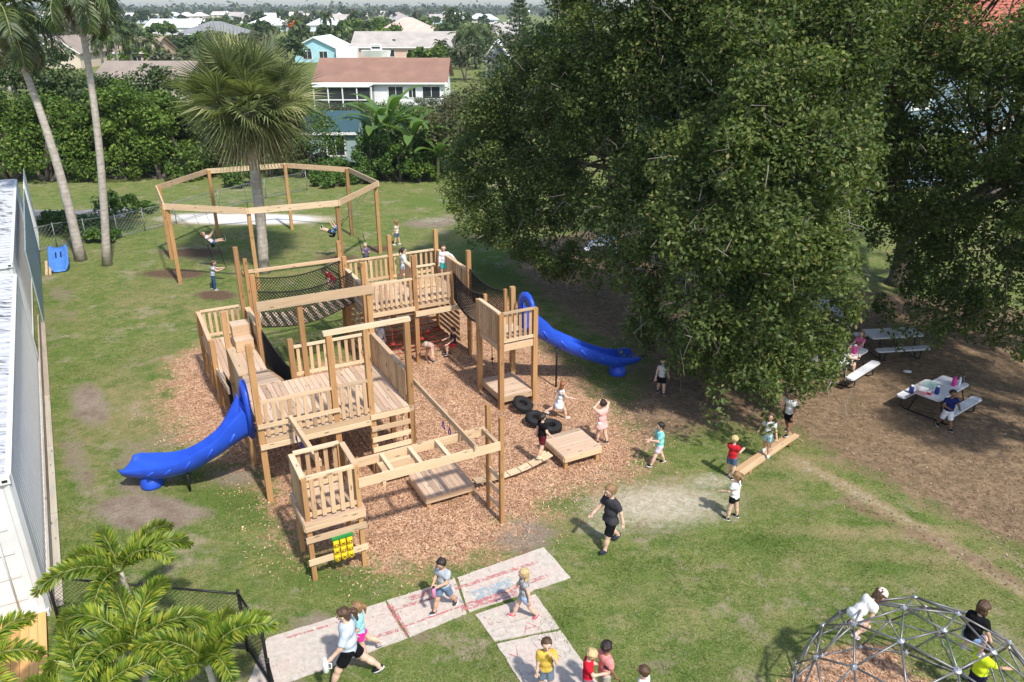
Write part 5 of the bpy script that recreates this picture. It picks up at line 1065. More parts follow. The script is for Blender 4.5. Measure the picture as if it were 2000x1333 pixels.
EX1 = [(x, y, d) for x, y, d in ((1490,765,17.6),(1500,800,17.3),(1485,730,18.2),(1425,775,18.2),(1410,735,18.8),(1300,690,20),(1240,645,21),(1290,735,19.6),(1590,720,19),(1645,720,18.6),(1620,680,19.5),(1540,700,18.4),(1455,690,19),(1380,700,19.6),(1230,600,22),(1330,650,20.4),(1640,640,20.5),(1150,530,26.5),(1060,490,28),(960,450,29.5),(915,425,30.5),(1000,470,29),(905,380,31),(930,330,32),(960,260,33),(1020,420,29.5),(1000,340,31),(980,400,30),(1090,520,28))]
_lp = np.array([(1070,90),(960,150),(905,225),(882,300),(870,370),(890,430),(940,474),(1000,492),(1070,525),(1140,400),(1130,250)]); _r = np.random.default_rng(4)
while len(EX1) < 60:
    q_ = np.array([[_r.uniform(870, 1140), _r.uniform(90, 525)]])
    if inpoly(q_, _lp)[0]: EX1.append((q_[0, 0], q_[0, 1], 29.2+(q_[0, 0] < 960)*1.2+_r.uniform(0, 3.5)))
EX2 = [(x, y, d) for x, y, d in ((1780,650,23),(1830,640,22.5),(1890,610,23),(1950,630,22),(1985,660,21.5),(1760,600,24),(1990,560,23),(1850,560,24),(1700,420,25),(1740,450,25),(1680,380,26),(1765,480,24.5),(1720,350,26),(1800,520,24.5))]
gb1 = G(1400, 590); gb2 = G(1752, 555)
oak('oak_tree', 'huge dark spreading oak whose branches hang to the ground over the picnic area', gb1, (7.6, 28.8, 5.9), (10.8, 10.8, 7.6), MASK1, 4000, 100, .136, 3, extra=EX1, holes=((1440, 125, 16, 8),), trunk_r=.55, ntw=1300)
oak('oak_tree', 'second oak at the right edge in front of the blue building', gb2, (18.6, 30.2, 6.6), (9.0, 8.6, 7.4), MASK2, 2300, 92, .142, 5, extra=EX2, holes=((1715, 140, 22, 26), (1750, 195, 40, 14), (1965, 110, 26, 22), (1895, 285, 20, 34), (1960, 18, 52, 42), (1925, 370, 30, 24), (1985, 240, 16, 34), (1690, 530, 40, 24)), trunk_r=.42, ntw=900)
MASK3 = np.array([(1950,-400),(1955,520),(1938,600),(1945,660),(1972,705),(2010,720),(2900,1100),(2900,-400)])
oak('oak_tree', 'oak whose crown only reaches in at the right edge, shading the picnic tables', (20.0, 15.8, 0), (18.6, 15.8, 4.9), (5.2, 4.6, 2.8), MASK3, 420, 80, .16, 8, trunk_r=.4, ntw=150)
def bush(name, label, base, ctr, rad, ncl, per, size, mat, trunk=True, low=.35, group=None, clr=.3, cat='tree', rng=None, stems=4):
    rng = rng or RNG; ctr = np.array(ctr, float); rad = np.array(rad, float); d = rng.normal(size=(ncl, 3)); d /= np.linalg.norm(d, axis=1)[:, None]; d[:, 2] = np.abs(d[:, 2])*(.9+low)-low
    r = .55+.45*rng.uniform(0, 1, ncl)**.5; cc = ctr+d*rad*r[:, None]; cr = clr*np.mean(rad)*rng.uniform(.6, 1.25, ncl)
    p, nm, s = clump_leaves(cc, np.stack([cr, cr, cr*.75], -1), per, size); k = p[:, 2] > .02; p, nm, s = p[k], nm[k], s[k]; v, f = diamonds(p, nm, s, s*.6)
    th = empty(name, base, label, cat, group); mobj('crown', pymesh('crown', v, f), M[mat], th)
    if trunk:
        mb = MB(); b0 = Vector(base); tr = max(.05, .022*rad[0]*2.2)
        for i in range(stems): trunk_curve(mb, b0+Vector((rng.uniform(-.2, .2), rng.uniform(-.2, .2), -.1)), Vector(cc[rng.integers(ncl)]), tr, tr*.3, .08, 6, 6)
        mb.build('trunk', M['bark'], th, True)
    return th
# dense trees beyond the left fence
def at_row(px, base_row): return G(px, base_row)
hedge = [(20,352,5.6,110),(95,355,5.2,140),(165,352,4.8,150),(240,350,6.0,130),(315,350,5.2,160),(375,345,5.0,170)]
HL = ['leafy green tree at the far left behind the first palm trunk', 'leafy green tree behind the left pair of palm trunks', 'leafy green tree just right of the second palm trunk', 'tallest leafy green tree in the row beyond the left fence', 'rounded leafy tree left of the cabbage palm crown', 'leafy tree half hidden behind the cabbage palm']
for (px, row, h, topr), lab in zip(hedge, HL):
    b = G(px, row); random.seed(px); bush('leafy_tree', lab, b, (b.x, b.y+1.6, h*.5), (3.5, 2.8, h*.56), 66, 150, .24, 'leafA', group='leafy trees beyond the left fence', clr=.27, low=.8)
HB = [(40,335,7.6),(150,330,7.0),(230,325,6.4),(300,325,6.6),(430,335,5.0)]
for i, (px, row, h) in enumerate(HB):
    b = G(px, row); bush('background_tree', ['dark tree behind the leafy row at the far left edge', 'dark tree behind the leafy row between the palm trunks', 'dark tree behind the middle of the leafy row', 'dark tree behind the right end of the leafy row', 'dark low tree behind the cabbage palm trunk'][i], b, (b.x, b.y+2, h*.55), (4.2, 3.2, h*.5), 40, 130, .26, 'leafB', clr=.28)
# shrubs, vines and bananas round the shed
for px, row, rx_, h, mt, lab in ((640,240,2.2,1.7,'leafC','low hedge before the screened porch of the white house'),(760,236,2.6,1.9,'leafD','hedge below the middle windows of the white house'),(830,232,2.4,2.0,'leafC','hedge below the right windows of the white house'),(560,340,1.8,3.6,'leafA','leafy bush directly right of the cabbage palm'),(735,335,1.7,3.2,'leafD','tall vines between the shed and the bananas'),(770,325,2.2,4.2,'leafD','tall leafy mass behind the banana plants'),(815,330,2.2,4.4,'leafD','leafy mass in front of the right end of the white house'),(860,345,1.8,3.4,'leafB','dark shrub at the foot of the olive tree'),(760,352,1.4,1.6,'leafB','dark low shrub at the edge of the lawn'),(820,356,1.3,1.4,'leafA','low bright bush near the lawn edge'),(530,345,1.7,2.4,'leafB','dark bush seen through the swing frame'),(450,345,1.8,3.0,'leafB','dark bush left of the cabbage palm trunk'),(640,365,1.2,.8,'leafD','low creeping plant by the swing frame'),(590,345,1.6,2.6,'leafB','dark shrub left of the teal roofed shed'),(625,340,2.2,4.4,'leafD','bright leafy tree left of the teal roofed shed'),(650,352,1.5,1.4,'leafD','low bush in front of the shed'),(735,350,1.6,3.0,'leafD','vine covered shrub right of the shed'),(785,355,1.7,2.4,'leafD','leafy shrub at the foot of the banana plant'),(840,352,1.6,3.6,'leafD','green shrub right of the banana plant'),(700,358,1.2,1.0,'leafD','low vines in front of the dark hollow'),(885,345,2.6,5.6,'olive','olive toned tree left of the big oak'),(940,340,2.8,6.4,'olive','taller olive toned tree against the big oak'),(905,330,2.4,6.0,'leafC','pale olive tree behind the banana plant'),(860,330,2.2,3.4,'leafC','pale green bush in front of the house with umbrella'),(470,366,1.2,1.5,'leafD','bright green bush behind the cabbage palm trunk'),(990,345,3.0,7.4,'olive','olive toned tree merging with the left side of the oak'),(700,300,1.6,4.0,'leafC','thin young tree in front of the white porch')):
    b = G(px, row); bush('shrub', lab, b, (b.x, b.y+.4, h*.52), (rx_, rx_*.9, h*.5), 30, 95, .18, mt, clr=.33, low=.6, cat='shrub' if h < 4 else 'tree')
for px, row, rx_, h, lab in ((232,428,1.3,1.6,'round green bush beside the driveway'),(150,455,1.5,.9,'low leafy plants along the wire fence'),(112,450,1.0,1.1,'leafy plant by the end of the container'),(195,470,1.0,.6,'ground plants between the two palm trunks'),(280,415,.8,.7,'small bush on the fence line by the swings')):
    b = G(px, row); bush('bush', lab, b, (b.x, b.y, h*.45), (rx_, rx_*.8, h*.5), 22, 90, .16, 'leafD', trunk=False, clr=.34, cat='bush')
# --- palms
def frond_pinnate(V, F, base, dirn, length, droop, lean_up, nleaf, leafl, leafw, plume=False, rng=RNG):
    """arching rachis with leaflets; appends triangles"""
    d = Vector(dirn).normalized(); up = Vector((0, 0, 1)); side_ = d.cross(up).normalized(); pts = []; ang = lean_up; p = Vector(base); n = 14
    for i in range(n+1):
        pts.append((p.copy(), ang)); p = p+(d*math.cos(ang)+up*math.sin(ang))*length/n; ang -= droop/n*(.5+i/n)
    for i in range(nleaf):
        t = .1+.9*(i+rng.uniform(0, 1))/nleaf; j = min(n-1, int(t*n)); u = t*n-j; q = pts[j][0].lerp(pts[j+1][0], u); a = pts[j][1]; fw = d*math.cos(a)+up*math.sin(a); nr = -d*math.sin(a)+up*math.cos(a)
        L = leafl*(math.sin(math.pi*min(1, .18+.82*t))**.6*.75+.3)*rng.uniform(.8, 1.1)
        if plume: ph = rng.uniform(0, 2*math.pi); o = side_*math.cos(ph)+nr*math.sin(ph)
        else: sd = 1 if i % 2 else -1; o = side_*sd+nr*rng.uniform(-.25, .3)
        e = (o.normalized()*.8+fw*.62).normalized(); tip = q+e*L+Vector((0, 0, -.28*L if not plume else -.05*L)); w = fw.cross(e).cross(e).normalized()*leafw if fw.cross(e).length > 1e-4 else side_*leafw
        mid = q+e*L*.55
        k = len(V); V += [q, mid+w, tip, mid-w]; F.append((k, k+1, k+2, k+3))
    return pts
def rachis(mb, pts, r): mb.tube([p for p, a in pts[::2]], [r*(1-.8*i/len(pts[::2])) for i in range(len(pts[::2]))], 5, False)
def palm(name, label, base, top, r0, r1, nf, flen, nleaf, leafl, leafw, mat, plume=False, bend=.0, group=None, dead=0, ups=(.2, 1.2), droop=2.0, curve=None, trunk=True, spear=True, azs=None, cat='palm'):
    th = empty(name, base, label, cat, group); base = Vector(base); top = Vector(top)
    if trunk:
        mb = MB(); ctl = curve or (lambda t: base.lerp(top, t)); mb.tube([ctl(t)-(Vector((0, 0, .1)) if t == 0 else Vector()) for t in np.linspace(0, 1, 14)], [r0+(r1-r0)*min(1, t*1.2)+(.35*r0 if t < .04 else 0) for t in np.linspace(0, 1, 14)], 12); mb.build('trunk', M['palmbark'], th, True)
    V, F = [], []; mb = MB(); DV, DF = [], []
    for i in range(nf):
        a = (azs[i] if azs else 2*math.pi*(i*.381966)+random.uniform(-.2, .2)); u = ups[1]+(ups[0]-ups[1])*(i/max(1, nf-1)) if not azs else random.uniform(*ups); L = flen*random.uniform(.85, 1.12)
        pts = frond_pinnate(V, F, top, (math.cos(a), math.sin(a), 0), L, droop*random.uniform(.8, 1.2), u, nleaf, leafl, leafw, plume); rachis(mb, pts, .022*flen/1.4)
    for i in range(dead): 
        a = random.uniform(0, 6.28); pts = frond_pinnate(DV, DF, top-Vector((0, 0, .2)), (math.cos(a), math.sin(a), 0), flen*.8, 1.4, -.6, nleaf//2, leafl*.8, leafw*.8); rachis(mb, pts, .02)
    mobj('fronds', pymesh('fronds', np.array([tuple(v) for v in V]), np.array(F)), M[mat], th); mb.build('stalks', M['stalk'], th, True)
    if dead: mobj('dead_fronds', pymesh('dead', np.array([tuple(v) for v in DV]), np.array(DF)), M['deadf'], th)
    return th
M['stalk'] = plain('frond_stalk', (.20, .24, .07), .5, .2)
# two tall palms at the left, crowns cut by the top of the picture
b = G(158, 508); t = ray_at(2, 22, b.y-.3)
palm('tall_palm', 'tall leaning grey palm at the far left, its crown cut by the top edge', b, t, .22, .13, 22, 3.0, 90, .75, .035, 'frond', ups=(-.6, 1.2), droop=2.0, dead=7, curve=lambda s, b=b, t=t: b.lerp(t, s)+Vector((.9, 0, 0))*math.sin(math.pi*s)*(.35))
b = G(209, 518); t = ray_at(144, -40, b.y-.2)
palm('tall_palm', 'second tall slim grey palm, straighter than the leaning one beside it', b, t, .18, .12, 20, 2.6, 90, .7, .035, 'frond', ups=(-.5, 1.2), droop=2.0, dead=6, curve=lambda s, b=b, t=t: b.lerp(t, s)+Vector((.5, 0, 0))*math.sin(math.pi*s)*.5)
# cabbage palm inside the swing frame
def sabal(base, top, R, label):
    th = empty('cabbage_palm', base, label, 'palm'); base = Vector(base); top = Vector(top); mb = MB(); n = 12
    mb.tube([base.lerp(top, t)+Vector((.05*math.sin(5*t), 0, -.1 if t == 0 else 0)) for t in np.linspace(0, 1, n)], [.215+(.06 if t < .05 else 0)+.05*max(0, t-.7)/.3+.015*math.sin(t*40) for t in np.linspace(0, 1, n)], 14); mb.build('trunk', M['palmbark'], th, True)
    V, F, DV, DF = [], [], [], []; st_ = MB()
    for i in range(104):
        f = i/103; el = math.asin(max(-.98, min(.98, .97-f*1.72+random.uniform(-.2, .2)))); az = i*2.39996+random.uniform(-.2, .2); d = Vector((math.cos(az)*math.cos(el), math.sin(az)*math.cos(el), math.sin(el)))
        o = top+Vector((0, 0, .25)); pl = R*random.uniform(.36, .62)*(1 if d.z > -.1 else .62); hub = o+d*pl; hub.z -= .1*pl*(1-abs(d.z)); st_.tube([o, o.lerp(hub, .5)+Vector((0, 0, .05)), hub], [.018, .014, .01], 4, False)
        sd = d.cross(Vector((0, 0, 1))); sd = sd.normalized() if sd.length > .05 else Vector((1, 0, 0)); tw = random.uniform(-.8, .8); nr0 = sd.cross(d).normalized(); sd, nr = (sd*math.cos(tw)+nr0*math.sin(tw)).normalized(), (nr0*math.cos(tw)-sd*math.sin(tw)).normalized(); dead = f > .88; tv, tf = (DV, DF) if dead else (V, F)
        ns = 34; SL = R*random.uniform(.48, .62)*(1.1 if not dead else .9)
        for k in range(ns):
            a = (k/(ns-1)-.5)*2*1.75; e = (d*math.cos(a)+sd*math.sin(a)+nr*(.12*abs(a))).normalized(); L = SL*(.75+.25*math.cos(a))*random.uniform(.9, 1.08); w = e.cross(nr).normalized()*.021*R/2.6
            m1 = hub+e*L*.5; drop = .1+.35*random.random(); tip = hub+e*L*.97+Vector((0, 0, -L*((.03+drop*.3)*(1.5-d.z) if not dead else .7)))
            q = len(tv); tv += [hub-w*.4, hub+w*.4, m1+w*1.3, m1-w*1.3, tip]; tf += [(q, q+1, q+2, q+3), (q+3, q+2, q+4, q+4)]
    def fix(v, f): return [tuple(p) for p in v], [t if t[2] != t[3] else t[:3] for t in f]
    for nm_, (vv, ff), mt in (('fronds', fix(V, F), 'sabal'), ('dead_fronds', fix(DV, DF), 'deadf')): mobj(nm_, pymesh(nm_, vv, ff), M[mt], th)
    # hanging skirt of brown threads and leaf bases
    SV, SF = [], []
    for i in range(900):
        az = random.uniform(0, 6.28); r = random.uniform(.2, 1.15)*.5*R; o = top+Vector((math.cos(az)*r, math.sin(az)*r, .1-.25*r)); L = random.uniform(.5, 1.2)*(1-.25*r); e = o+Vector((math.cos(az)*.25, math.sin(az)*.25, -1)).normalized()*L; w = Vector((-math.sin(az), math.cos(az), 0))*.02; q = len(SV); SV += [o-w, o+w, e]; SF.append((q, q+1, q+2))
    mobj('skirt', pymesh('skirt', np.array([tuple(p) for p in SV]), np.array(SF)), M['deadf'], th); st_.build('stalks', M['stalk'], th, True)
sb = G(516, 533); sabal(sb, ray_at(488, 222, sb.y), 3.15, 'bushy cabbage palm with a grey trunk standing inside the swing frame')
# foxtail palms in the fenced bed
FX = [((235, 1118), 1.75, [2.9, 2.3, 1.2, .5, -.2, -2.4, -1.5], 'foxtail palm at the back of the fenced bed beside the container'), ((262, 1262), 2.15, [3.0, 2.2, 1.35, .4, -.6, -1.7, -2.6, 1.8], 'largest yellow green foxtail palm in the middle of the fenced bed'), ((405, 1300), 1.9, [1.5, .75, .1, -.8, 2.5, 3.4, -2.0], 'foxtail palm on the right of the bed beside the black gate'), ((-60, 1335), 1.9, [1.0, .35, -.4, 1.8], 'foxtail palm cut by the lower left corner'), ((170, 1390), 1.8, [1.3, .5, 2.2, 2.9, -.2], 'foxtail palm cut by the bottom edge below the bed')]
for (px, py), z, azs, lab in FX:
    t = G(px, py, z); b = Vector((t.x+.1, t.y+.1, 0)); palm('foxtail_palm', lab, b, t, .07, .045, len(azs), 1.32, 400, .25, .015, 'fox', plume=True, ups=(.7, 1.25), droop=2.2, azs=azs)
# bananas by the shed
def banana(px, row, h, n, label):
    b = G(px, row); th = empty('banana_plant', b, label, 'banana plant'); mb = MB(); mb.tube([b, b+Vector((.1, 0, h*.5))], [.13, .09], 8); mb.build('stem', M['stalk'], th, True)
    for i in range(n):
        az = i*2.4+.5; el = 1.25-.75*(i/n); o = b+Vector((.1, 0, h*.5)); L = h*.62*random.uniform(.8, 1.1); d = Vector((math.cos(az), math.sin(az), 0)); sd = Vector((-d.y, d.x, 0)); vs, fs = [], []; p = o.copy(); a = el; m = 9
        for j in range(m+1):
            t_ = j/m; w = .32*math.sin(math.pi*max(0, min(1, (t_-.15)/.85)))**.6+.012 if t_ > .15 else .02; nr = Vector((0, 0, 1))*math.cos(a)-d*math.sin(a)
            vs += [p+sd*w+nr*w*.25, p, p-sd*w+nr*w*.25]; p = p+(d*math.cos(a)+Vector((0, 0, 1))*math.sin(a))*L/m; a -= .2*(.4+t_)
        for j in range(m): fs += [(j*3, j*3+1, j*3+4, j*3+3), (j*3+1, j*3+2, j*3+5, j*3+4)]
        mobj('leaf', pymesh('leaf', vs, fs, True), M['banana'], th)
banana(760, 345, 6.4, 11, 'large banana plant with broad leaves right of the shed'); banana(805, 352, 5.0, 8, 'smaller banana plant under the large one'); banana(855, 356, 3.4, 6, 'small drooping banana plant at the edge of the lawn'); banana(735, 340, 5.6, 8, 'banana plant with upright leaves behind the others')
# ---------------------------------------------------------------- containers, deck, fences on the left
M['contw'] = plain('container_white', (.60, .61, .60), .55, .07, 2.2, bumpk=.08); M['contg'] = plain('container_pale_grey', (.74, .74, .73), .5, .05, 2.5)
def dirty_white():
    m, nt, bs = newmat('stained_white_roof'); tc = coords(nt, 'Object'); mp = nd(nt, 'Mapping', i_0=tc); mp.inputs['Scale'].default_value = (1.1, 7, 1); n = noise(nt, mp.outputs[0], 1.0, 5, .7); n2 = noise(nt, tc, .7, 3)
    c = mixc(nt, mapr(nt, math_(nt, 'ADD', n, math_(nt, 'MULTIPLY', n2, .35)), .70, .80), (.46, .47, .48), (.05, .05, .055)); nt.links.new(c, bs.inputs['Base Color']); bs.inputs['Roughness'].default_value = .6; return m
M['roofw'] = dirty_white(); M['bluewall'] = plain('weathered_blue_grey_panel', (.24, .31, .33), .8, .12, 3); M['oldwood'] = wood('weathered_board', (.28, .25, .21), (.46, .43, .38), .9)
def corrugated(P0, ux, uz, L, Hh, per=.28, dep=.036, nz=None):
    """panel with trapezoid ribs: origin, run direction, rise direction"""
    P0 = Vector(P0); ux = Vector(ux); uz = Vector(uz); nz = nz or ux.cross(uz).normalized(); n = int(L/per); vs = []; pr = []
    for i in range(n):
        x = i*per; pr += [(x, 0), (x+per*.3, 0), (x+per*.5, -dep), (x+per*.8, -dep)]
    pr += [(n*per, 0), (L, 0)]; pr = sorted(set(pr))
    for x, d in pr: vs += [P0+ux*x+nz*d, P0+ux*x+nz*d+uz*Hh]
    return vs, [(2*i, 2*i+2, 2*i+3, 2*i+1) for i in range(len(pr)-1)]
def Wc(a, b, z=0.0): return W(a-.043*(b-14.5), b, z)
def container(a1, b0, b1, h, label, wallmat, roofmat, w=2.44):
    th = empty('shipping_container', Wc(a1-w/2, (b0+b1)/2), label, 'container'); ua = Vector((BX[0], BX[1], 0)); ub = (Wc(0, 15)-Wc(0, 14)).normalized(); uz = Vector((0, 0, 1)); L = b1-b0; e = .12
    for nm, P0, ux, ln, nz in (('side_wall', Wc(a1, b0+e, .16), ub, L-2*e, ua), ('side_wall', Wc(a1-w, b0+e, .16), ub, L-2*e, -ua)):
        v, f = corrugated(P0, ux, uz, ln, h-.3, nz=nz); mobj(nm, pymesh(nm, v, f), wallmat, th)
    v, f = corrugated(Wc(a1-w+.04, b0+e, h-.03), ub, ua, L-2*e, w-.08, .4, .03, nz=uz); mobj('roof', pymesh('roof', v, f), roofmat, th)
    mb = MB()
    for a in (a1-.05, a1-w+.05):
        for b in (b0+.06, b1-.06): mb.bar(Wc(a, b, 0), Wc(a, b, h), .12, .14)
    fr = mb.build('corner_posts', M['contw'], th); fr['kind'] = 'stuff'
    for a in (a1-.02, a1-w+.02):
        for z in (.09, h-.07): board('side_rail', Wc(a, b0+.1, z), Wc(a, b1-.1, z), .1, .14, M['contw'], th)
    for b in (b0+.02, b1-.02):
        for z in (.09, h-.07): board('end_rail', Wc(a1-.1, b, z), Wc(a1-w+.1, b, z), .1, .16, M['contw'], th)
        for k in range(2):
            p0 = a1-.14-k*(w/2-.1); d = board('door_leaf', Wc(p0, b+.03, h/2), Wc(p0-w/2+.16, b+.03, h/2), .05, h-.34, M['contw'], th)
            if b < b0+.1:
                for j in range(5): board('ridge', Wc(p0-.12, b-.003, .5+j*.52), Wc(p0-w/2+.3, b-.003, .5+j*.52), .03, .07, M['contw'], d)
                mb = MB(); mb.tube([Wc(p0-.3, b-.05, .25), Wc(p0-.3, b-.05, h-.25)], .017, 6); mb.build('lock_rod', M['contw'], d, True)
    for a in (a1-.08, a1-w+.08):
        for z in (.06, h-.06):
            mb = MB(); mb.box((0, 0, 0), (.18, .18, .13)); cst = mb.build('corner_casting', M['contw'], th, mw=Matrix.Translation(Wc(a, b0+.03, z)) @ Matrix.Rotation(ROTZ, 4, 'Z'))
            mb = MB(); mb.box((0, 0, 0), (.085, .01, .045)); mb.build('casting_slot', M['black'], cst, mw=Matrix.Translation(Wc(a, b0-.065, z)) @ Matrix.Rotation(ROTZ, 4, 'Z'))
    return th
container(-2.48, 14.5, 27.6, 3.1, 'near white corrugated shipping container along the left edge', M['contg'], M['roofw'])
container(-2.62, 29.3, 45.0, 3.0, 'far container with stained white roof behind the near one', M['contg'], M['roofw'])
BW = empty('panel_wall', Wc(-2.3, 36), 'tall blue grey panel wall leaning along the far container', 'wall')
for i in range(7): board('panel', Wc(-2.28, 31.4+i*1.5, 1.42+.02*i), Wc(-2.28, 32.88+i*1.5, 1.42+.02*i), .04, 2.84+.04*i, M['bluewall'], BW)
for i in range(8): board('lattice_slat', Wc(-2.3, 42.1, .3+i*.38), Wc(-2.3, 46.6, .3+i*.38), .03, .1, M['white'], BW)
for i in range(9): board('lattice_slat', Wc(-2.265, 42.2+i*.54, .1), Wc(-2.265, 42.2+i*.54, 3.2), .03, .1, M['white'], BW, up=(AX[0], AX[1], 0))
SB = empty('base_board', Wc(-2.35, 20), 'weathered grey boards along the foot of the near container', 'board')
for i in range(5): board('sill_board', Wc(-2.40, 14.6+i*3.4, .2), Wc(-2.40, 17.98+i*3.4, .2), .04, .36, M['oldwood'], SB); board('ledge_board', Wc(-2.30, 14.6+i*3.4, .06), Wc(-2.30, 17.98+i*3.4, .06), .14, .05, M['oldwood'], SB)
DK = empty('wooden_deck', Wc(-3.6, 12.8), 'orange brown plank deck in front of the near container', 'deck')
M['newdeck'] = wood('stained_deck', (.50, .27, .10), (.66, .40, .17), knots=False)
for i in range(18): board('deck_board', Wc(-5.0+i*.142, 10.6, .14), Wc(-5.0+i*.142, 14.4, .14), .136, .03, M['newdeck'], DK)
# blue sled-like slide leaning in the grass, and two offcuts
p = G(118, 520); BS_ = empty('spare_slide', p, 'short blue plastic slide lying on the grass beside the far container', 'slide')
vs, fs = [], []; d = Vector((AX[0], AX[1], 0)); s = Vector((BX[0], BX[1], 0)); prof = [(-.40, .17), (-.33, .19), (-.27, .03), (0, 0), (.27, .03), (.33, .19), (.40, .17), (.36, -.03), (-.36, -.03)]; m = len(prof)
for j in range(13):
    t = j/12; k = 1-.28*max(0, abs(t-.5)*2-.72)/.28
    for x_, z_ in prof: vs.append(p+d*(t-.5)*2.1+s*x_*k+Vector((0, 0, .05+z_*(.6 if j in (0, 12) else 1)+.55*t)))
fs = [(j*m+k, j*m+(k+1) % m, (j+1)*m+(k+1) % m, (j+1)*m+k) for j in range(12) for k in range(m)]+[tuple(range(m))[::-1], tuple(12*m+k for k in range(m))]
M['bluelt'] = plain('faded_blue_plastic', (.07, .20, .58), .45, .12, 3); sp = mobj('chute', pymesh('chute', vs, fs, True), M['bluelt'], BS_)
for x_ in (-.1, .1): mb = MB(); mb.bar(p+d*.1+s*x_+Vector((0, 0, .385)), p+d*.55+s*x_+Vector((0, 0, .5)), .06, .03); mb.build('slot', M['dkpl'], sp)
for k in range(2): q = G(92+k*7, 540); tag(board('timber_offcut', q+Vector((0, 0, .06)), q+d*1.3+Vector((0, 0, .3)), .1, .09, M['rail'], None), ['timber offcut lying nearest the container by the spare blue slide', 'timber offcut touching the spare blue slide'][k], 'timber')
# black chain-link fence and gate round the palms
def chain_fence(pts, h, label, mat, name='chain_link_fence', r=.0032, step=.085, pr=.03, netp=True, gate=None):
    th = empty(name, pts[0], label, 'fence')
    for p in pts: mb = MB(); mb.tube([Vector((p.x, p.y, -.05)), Vector((p.x, p.y, h+.05))], pr, 8); po = mb.build('post', mat, th, True); mb = MB(); mb.ball((p.x, p.y, h+.06), pr*1.15); mb.build('post_cap', mat, po, True)
    for p, q in zip(pts, pts[1:]):
        for z in (h, .12): mb = MB(); mb.tube([Vector((p.x, p.y, z)), Vector((q.x, q.y, z))], pr*.7, 7); mb.build('top_rail', mat, th, True)
        if netp:
            L = (q-p).length; rope_net('wire_mesh', lambda u, v, p=p, q=q: Vector((p.x+(q.x-p.x)*u, p.y+(q.y-p.y)*u, .04+(h-.06)*v)), max(2, int(L/step)), max(2, int(h/step)), mat, th, r)
    return th
f0, f1, f2 = G(90, 1128, 1.3), G(465, 1160, 1.3), G(510, 1226, 1.3)
f01 = f0.lerp(f1, .5); chain_fence([f0, f01, f1, f2], 1.3, 'black chain-link fence round the foxtail palm bed', M['black'])
f3 = G(522, 1290, 1.3); f3.z = 0; f4 = f3+(f3-Vector((f2.x, f2.y, 0))).normalized()*.9+Vector((.05, 0, 0))
gt = chain_fence([f3, f4], 1.25, 'black chain-link gate opening onto the concrete path', M['black'], 'gate'); mb = MB(); mb.tube([Vector((f3.x-.06, f3.y, .8)), Vector((f3.x+.12, f3.y, .8))], .02, 6); mb.build('latch', M['black'], gt, True)
# galvanised fence behind the palms
gp = [G(78, 492), G(112, 483), G(170, 474), G(232, 466), G(284, 452), G(345, 437), G(430, 412), G(520, 388), G(600, 372)]
M['galv'] = plain('galvanised_pipe', (.20, .22, .21), .5, .15, metal=.3); chain_fence(gp, 1.15, 'galvanised wire fence running behind the left palms and the swings', M['galv'], 'wire_fence', .0035, .22, .024, True)
# driveway
def flat(name, pts, z, mat, sub=None): 
    v = [Vector((p.x, p.y, z)) for p in pts]; o = mobj(name, pymesh(name, v, [tuple(range(len(v)))]), mat); return o
M['asph'] = plain('worn_asphalt', (.20, .195, .19), .9, .15, 2, bumpk=.3); tag(flat('driveway', [G(x, y) for x, y in ((60,432),(60,410),(150,412),(240,403),(262,410),(250,424),(160,434))], .008, M['asph']), kind='structure')
# ---------------------------------------------------------------- concrete path with chalk
def concrete():
    m, nt, bs = newmat('chalky_concrete'); tc = coords(nt, 'Object'); n = noise(nt, tc, 1.3, 5, .65); n2 = noise(nt, tc, 9, 4, .6); n3 = noise(nt, tc, .8, 3)
    c = mixc(nt, mapr(nt, n2, .3, .7), (.40, .35, .30), (.55, .495, .43)); c = mixc(nt, mapr(nt, n, .45, .7, 0, .6), c, (.54, .40, .37)); c = mixc(nt, mapr(nt, n3, .5, .75, 0, .35), c, (.42, .38, .33))
    nt.links.new(c, bs.inputs['Base Color']); bs.inputs['Roughness'].default_value = .9; bump(nt, bs, n2, .2, .01); return m
M['conc'] = concrete()
PT = empty('path', G(860, 1190)); PT['kind'] = 'structure'
for q in ([(521,1248),(752,1176),(795,1247),(640,1305),(545,1340),(480,1345)], [(757,1174),(888,1131),(911,1199),(800,1245)], [(893,1129),(1062,1070),(1115,1129),(916,1197)], [(928,1201),(1046,1162),(1092,1228),(966,1254)], [(969,1259),(1095,1232),(1180,1352),(1036,1362)]):
    t0 = [G(x, y) for x, y in q]; t = []
    for i in range(len(t0)):
        p_, q_ = t0[i], t0[(i+1) % len(t0)]; m_ = max(1, int((q_-p_).length/.16)); t += [p_.lerp(q_, k/m_)+Vector((random.gauss(0, .006), random.gauss(0, .006), 0)) for k in range(m_)]
    mb = MB(); n = len(t); mb.add([Vector((p.x, p.y, .014)) for p in t]+[Vector((p.x, p.y, -.06)) for p in t], [tuple(range(n))[::-1], tuple(range(n, 2*n))]+[(i, (i+1) % n, n+(i+1) % n, n+i) for i in range(n)]); o = mb.build('slab', M['conc'], PT)
    me = o.data; bm = bmesh.new(); bm.from_mesh(me); bmesh.ops.recalc_face_normals(bm, faces=bm.faces); bm.to_mesh(me); bm.free()
def chalk(name, col):
    m, nt, bs = newmat(name); tc = coords(nt, 'Object'); n = noise(nt, tc, 14, 4, .7); bs.inputs['Base Color'].default_value = (*col, 1); bs.inputs['Roughness'].default_value = 1; nt.links.new(mapr(nt, n, .42, .62, 0, .85), bs.inputs['Alpha']); return m
M['chr'] = chalk('red_chalk', (.52, .17, .18)); M['chb'] = chalk('blue_chalk', (.28, .44, .54)); M['chg'] = chalk('grey_chalk', (.30, .30, .34))
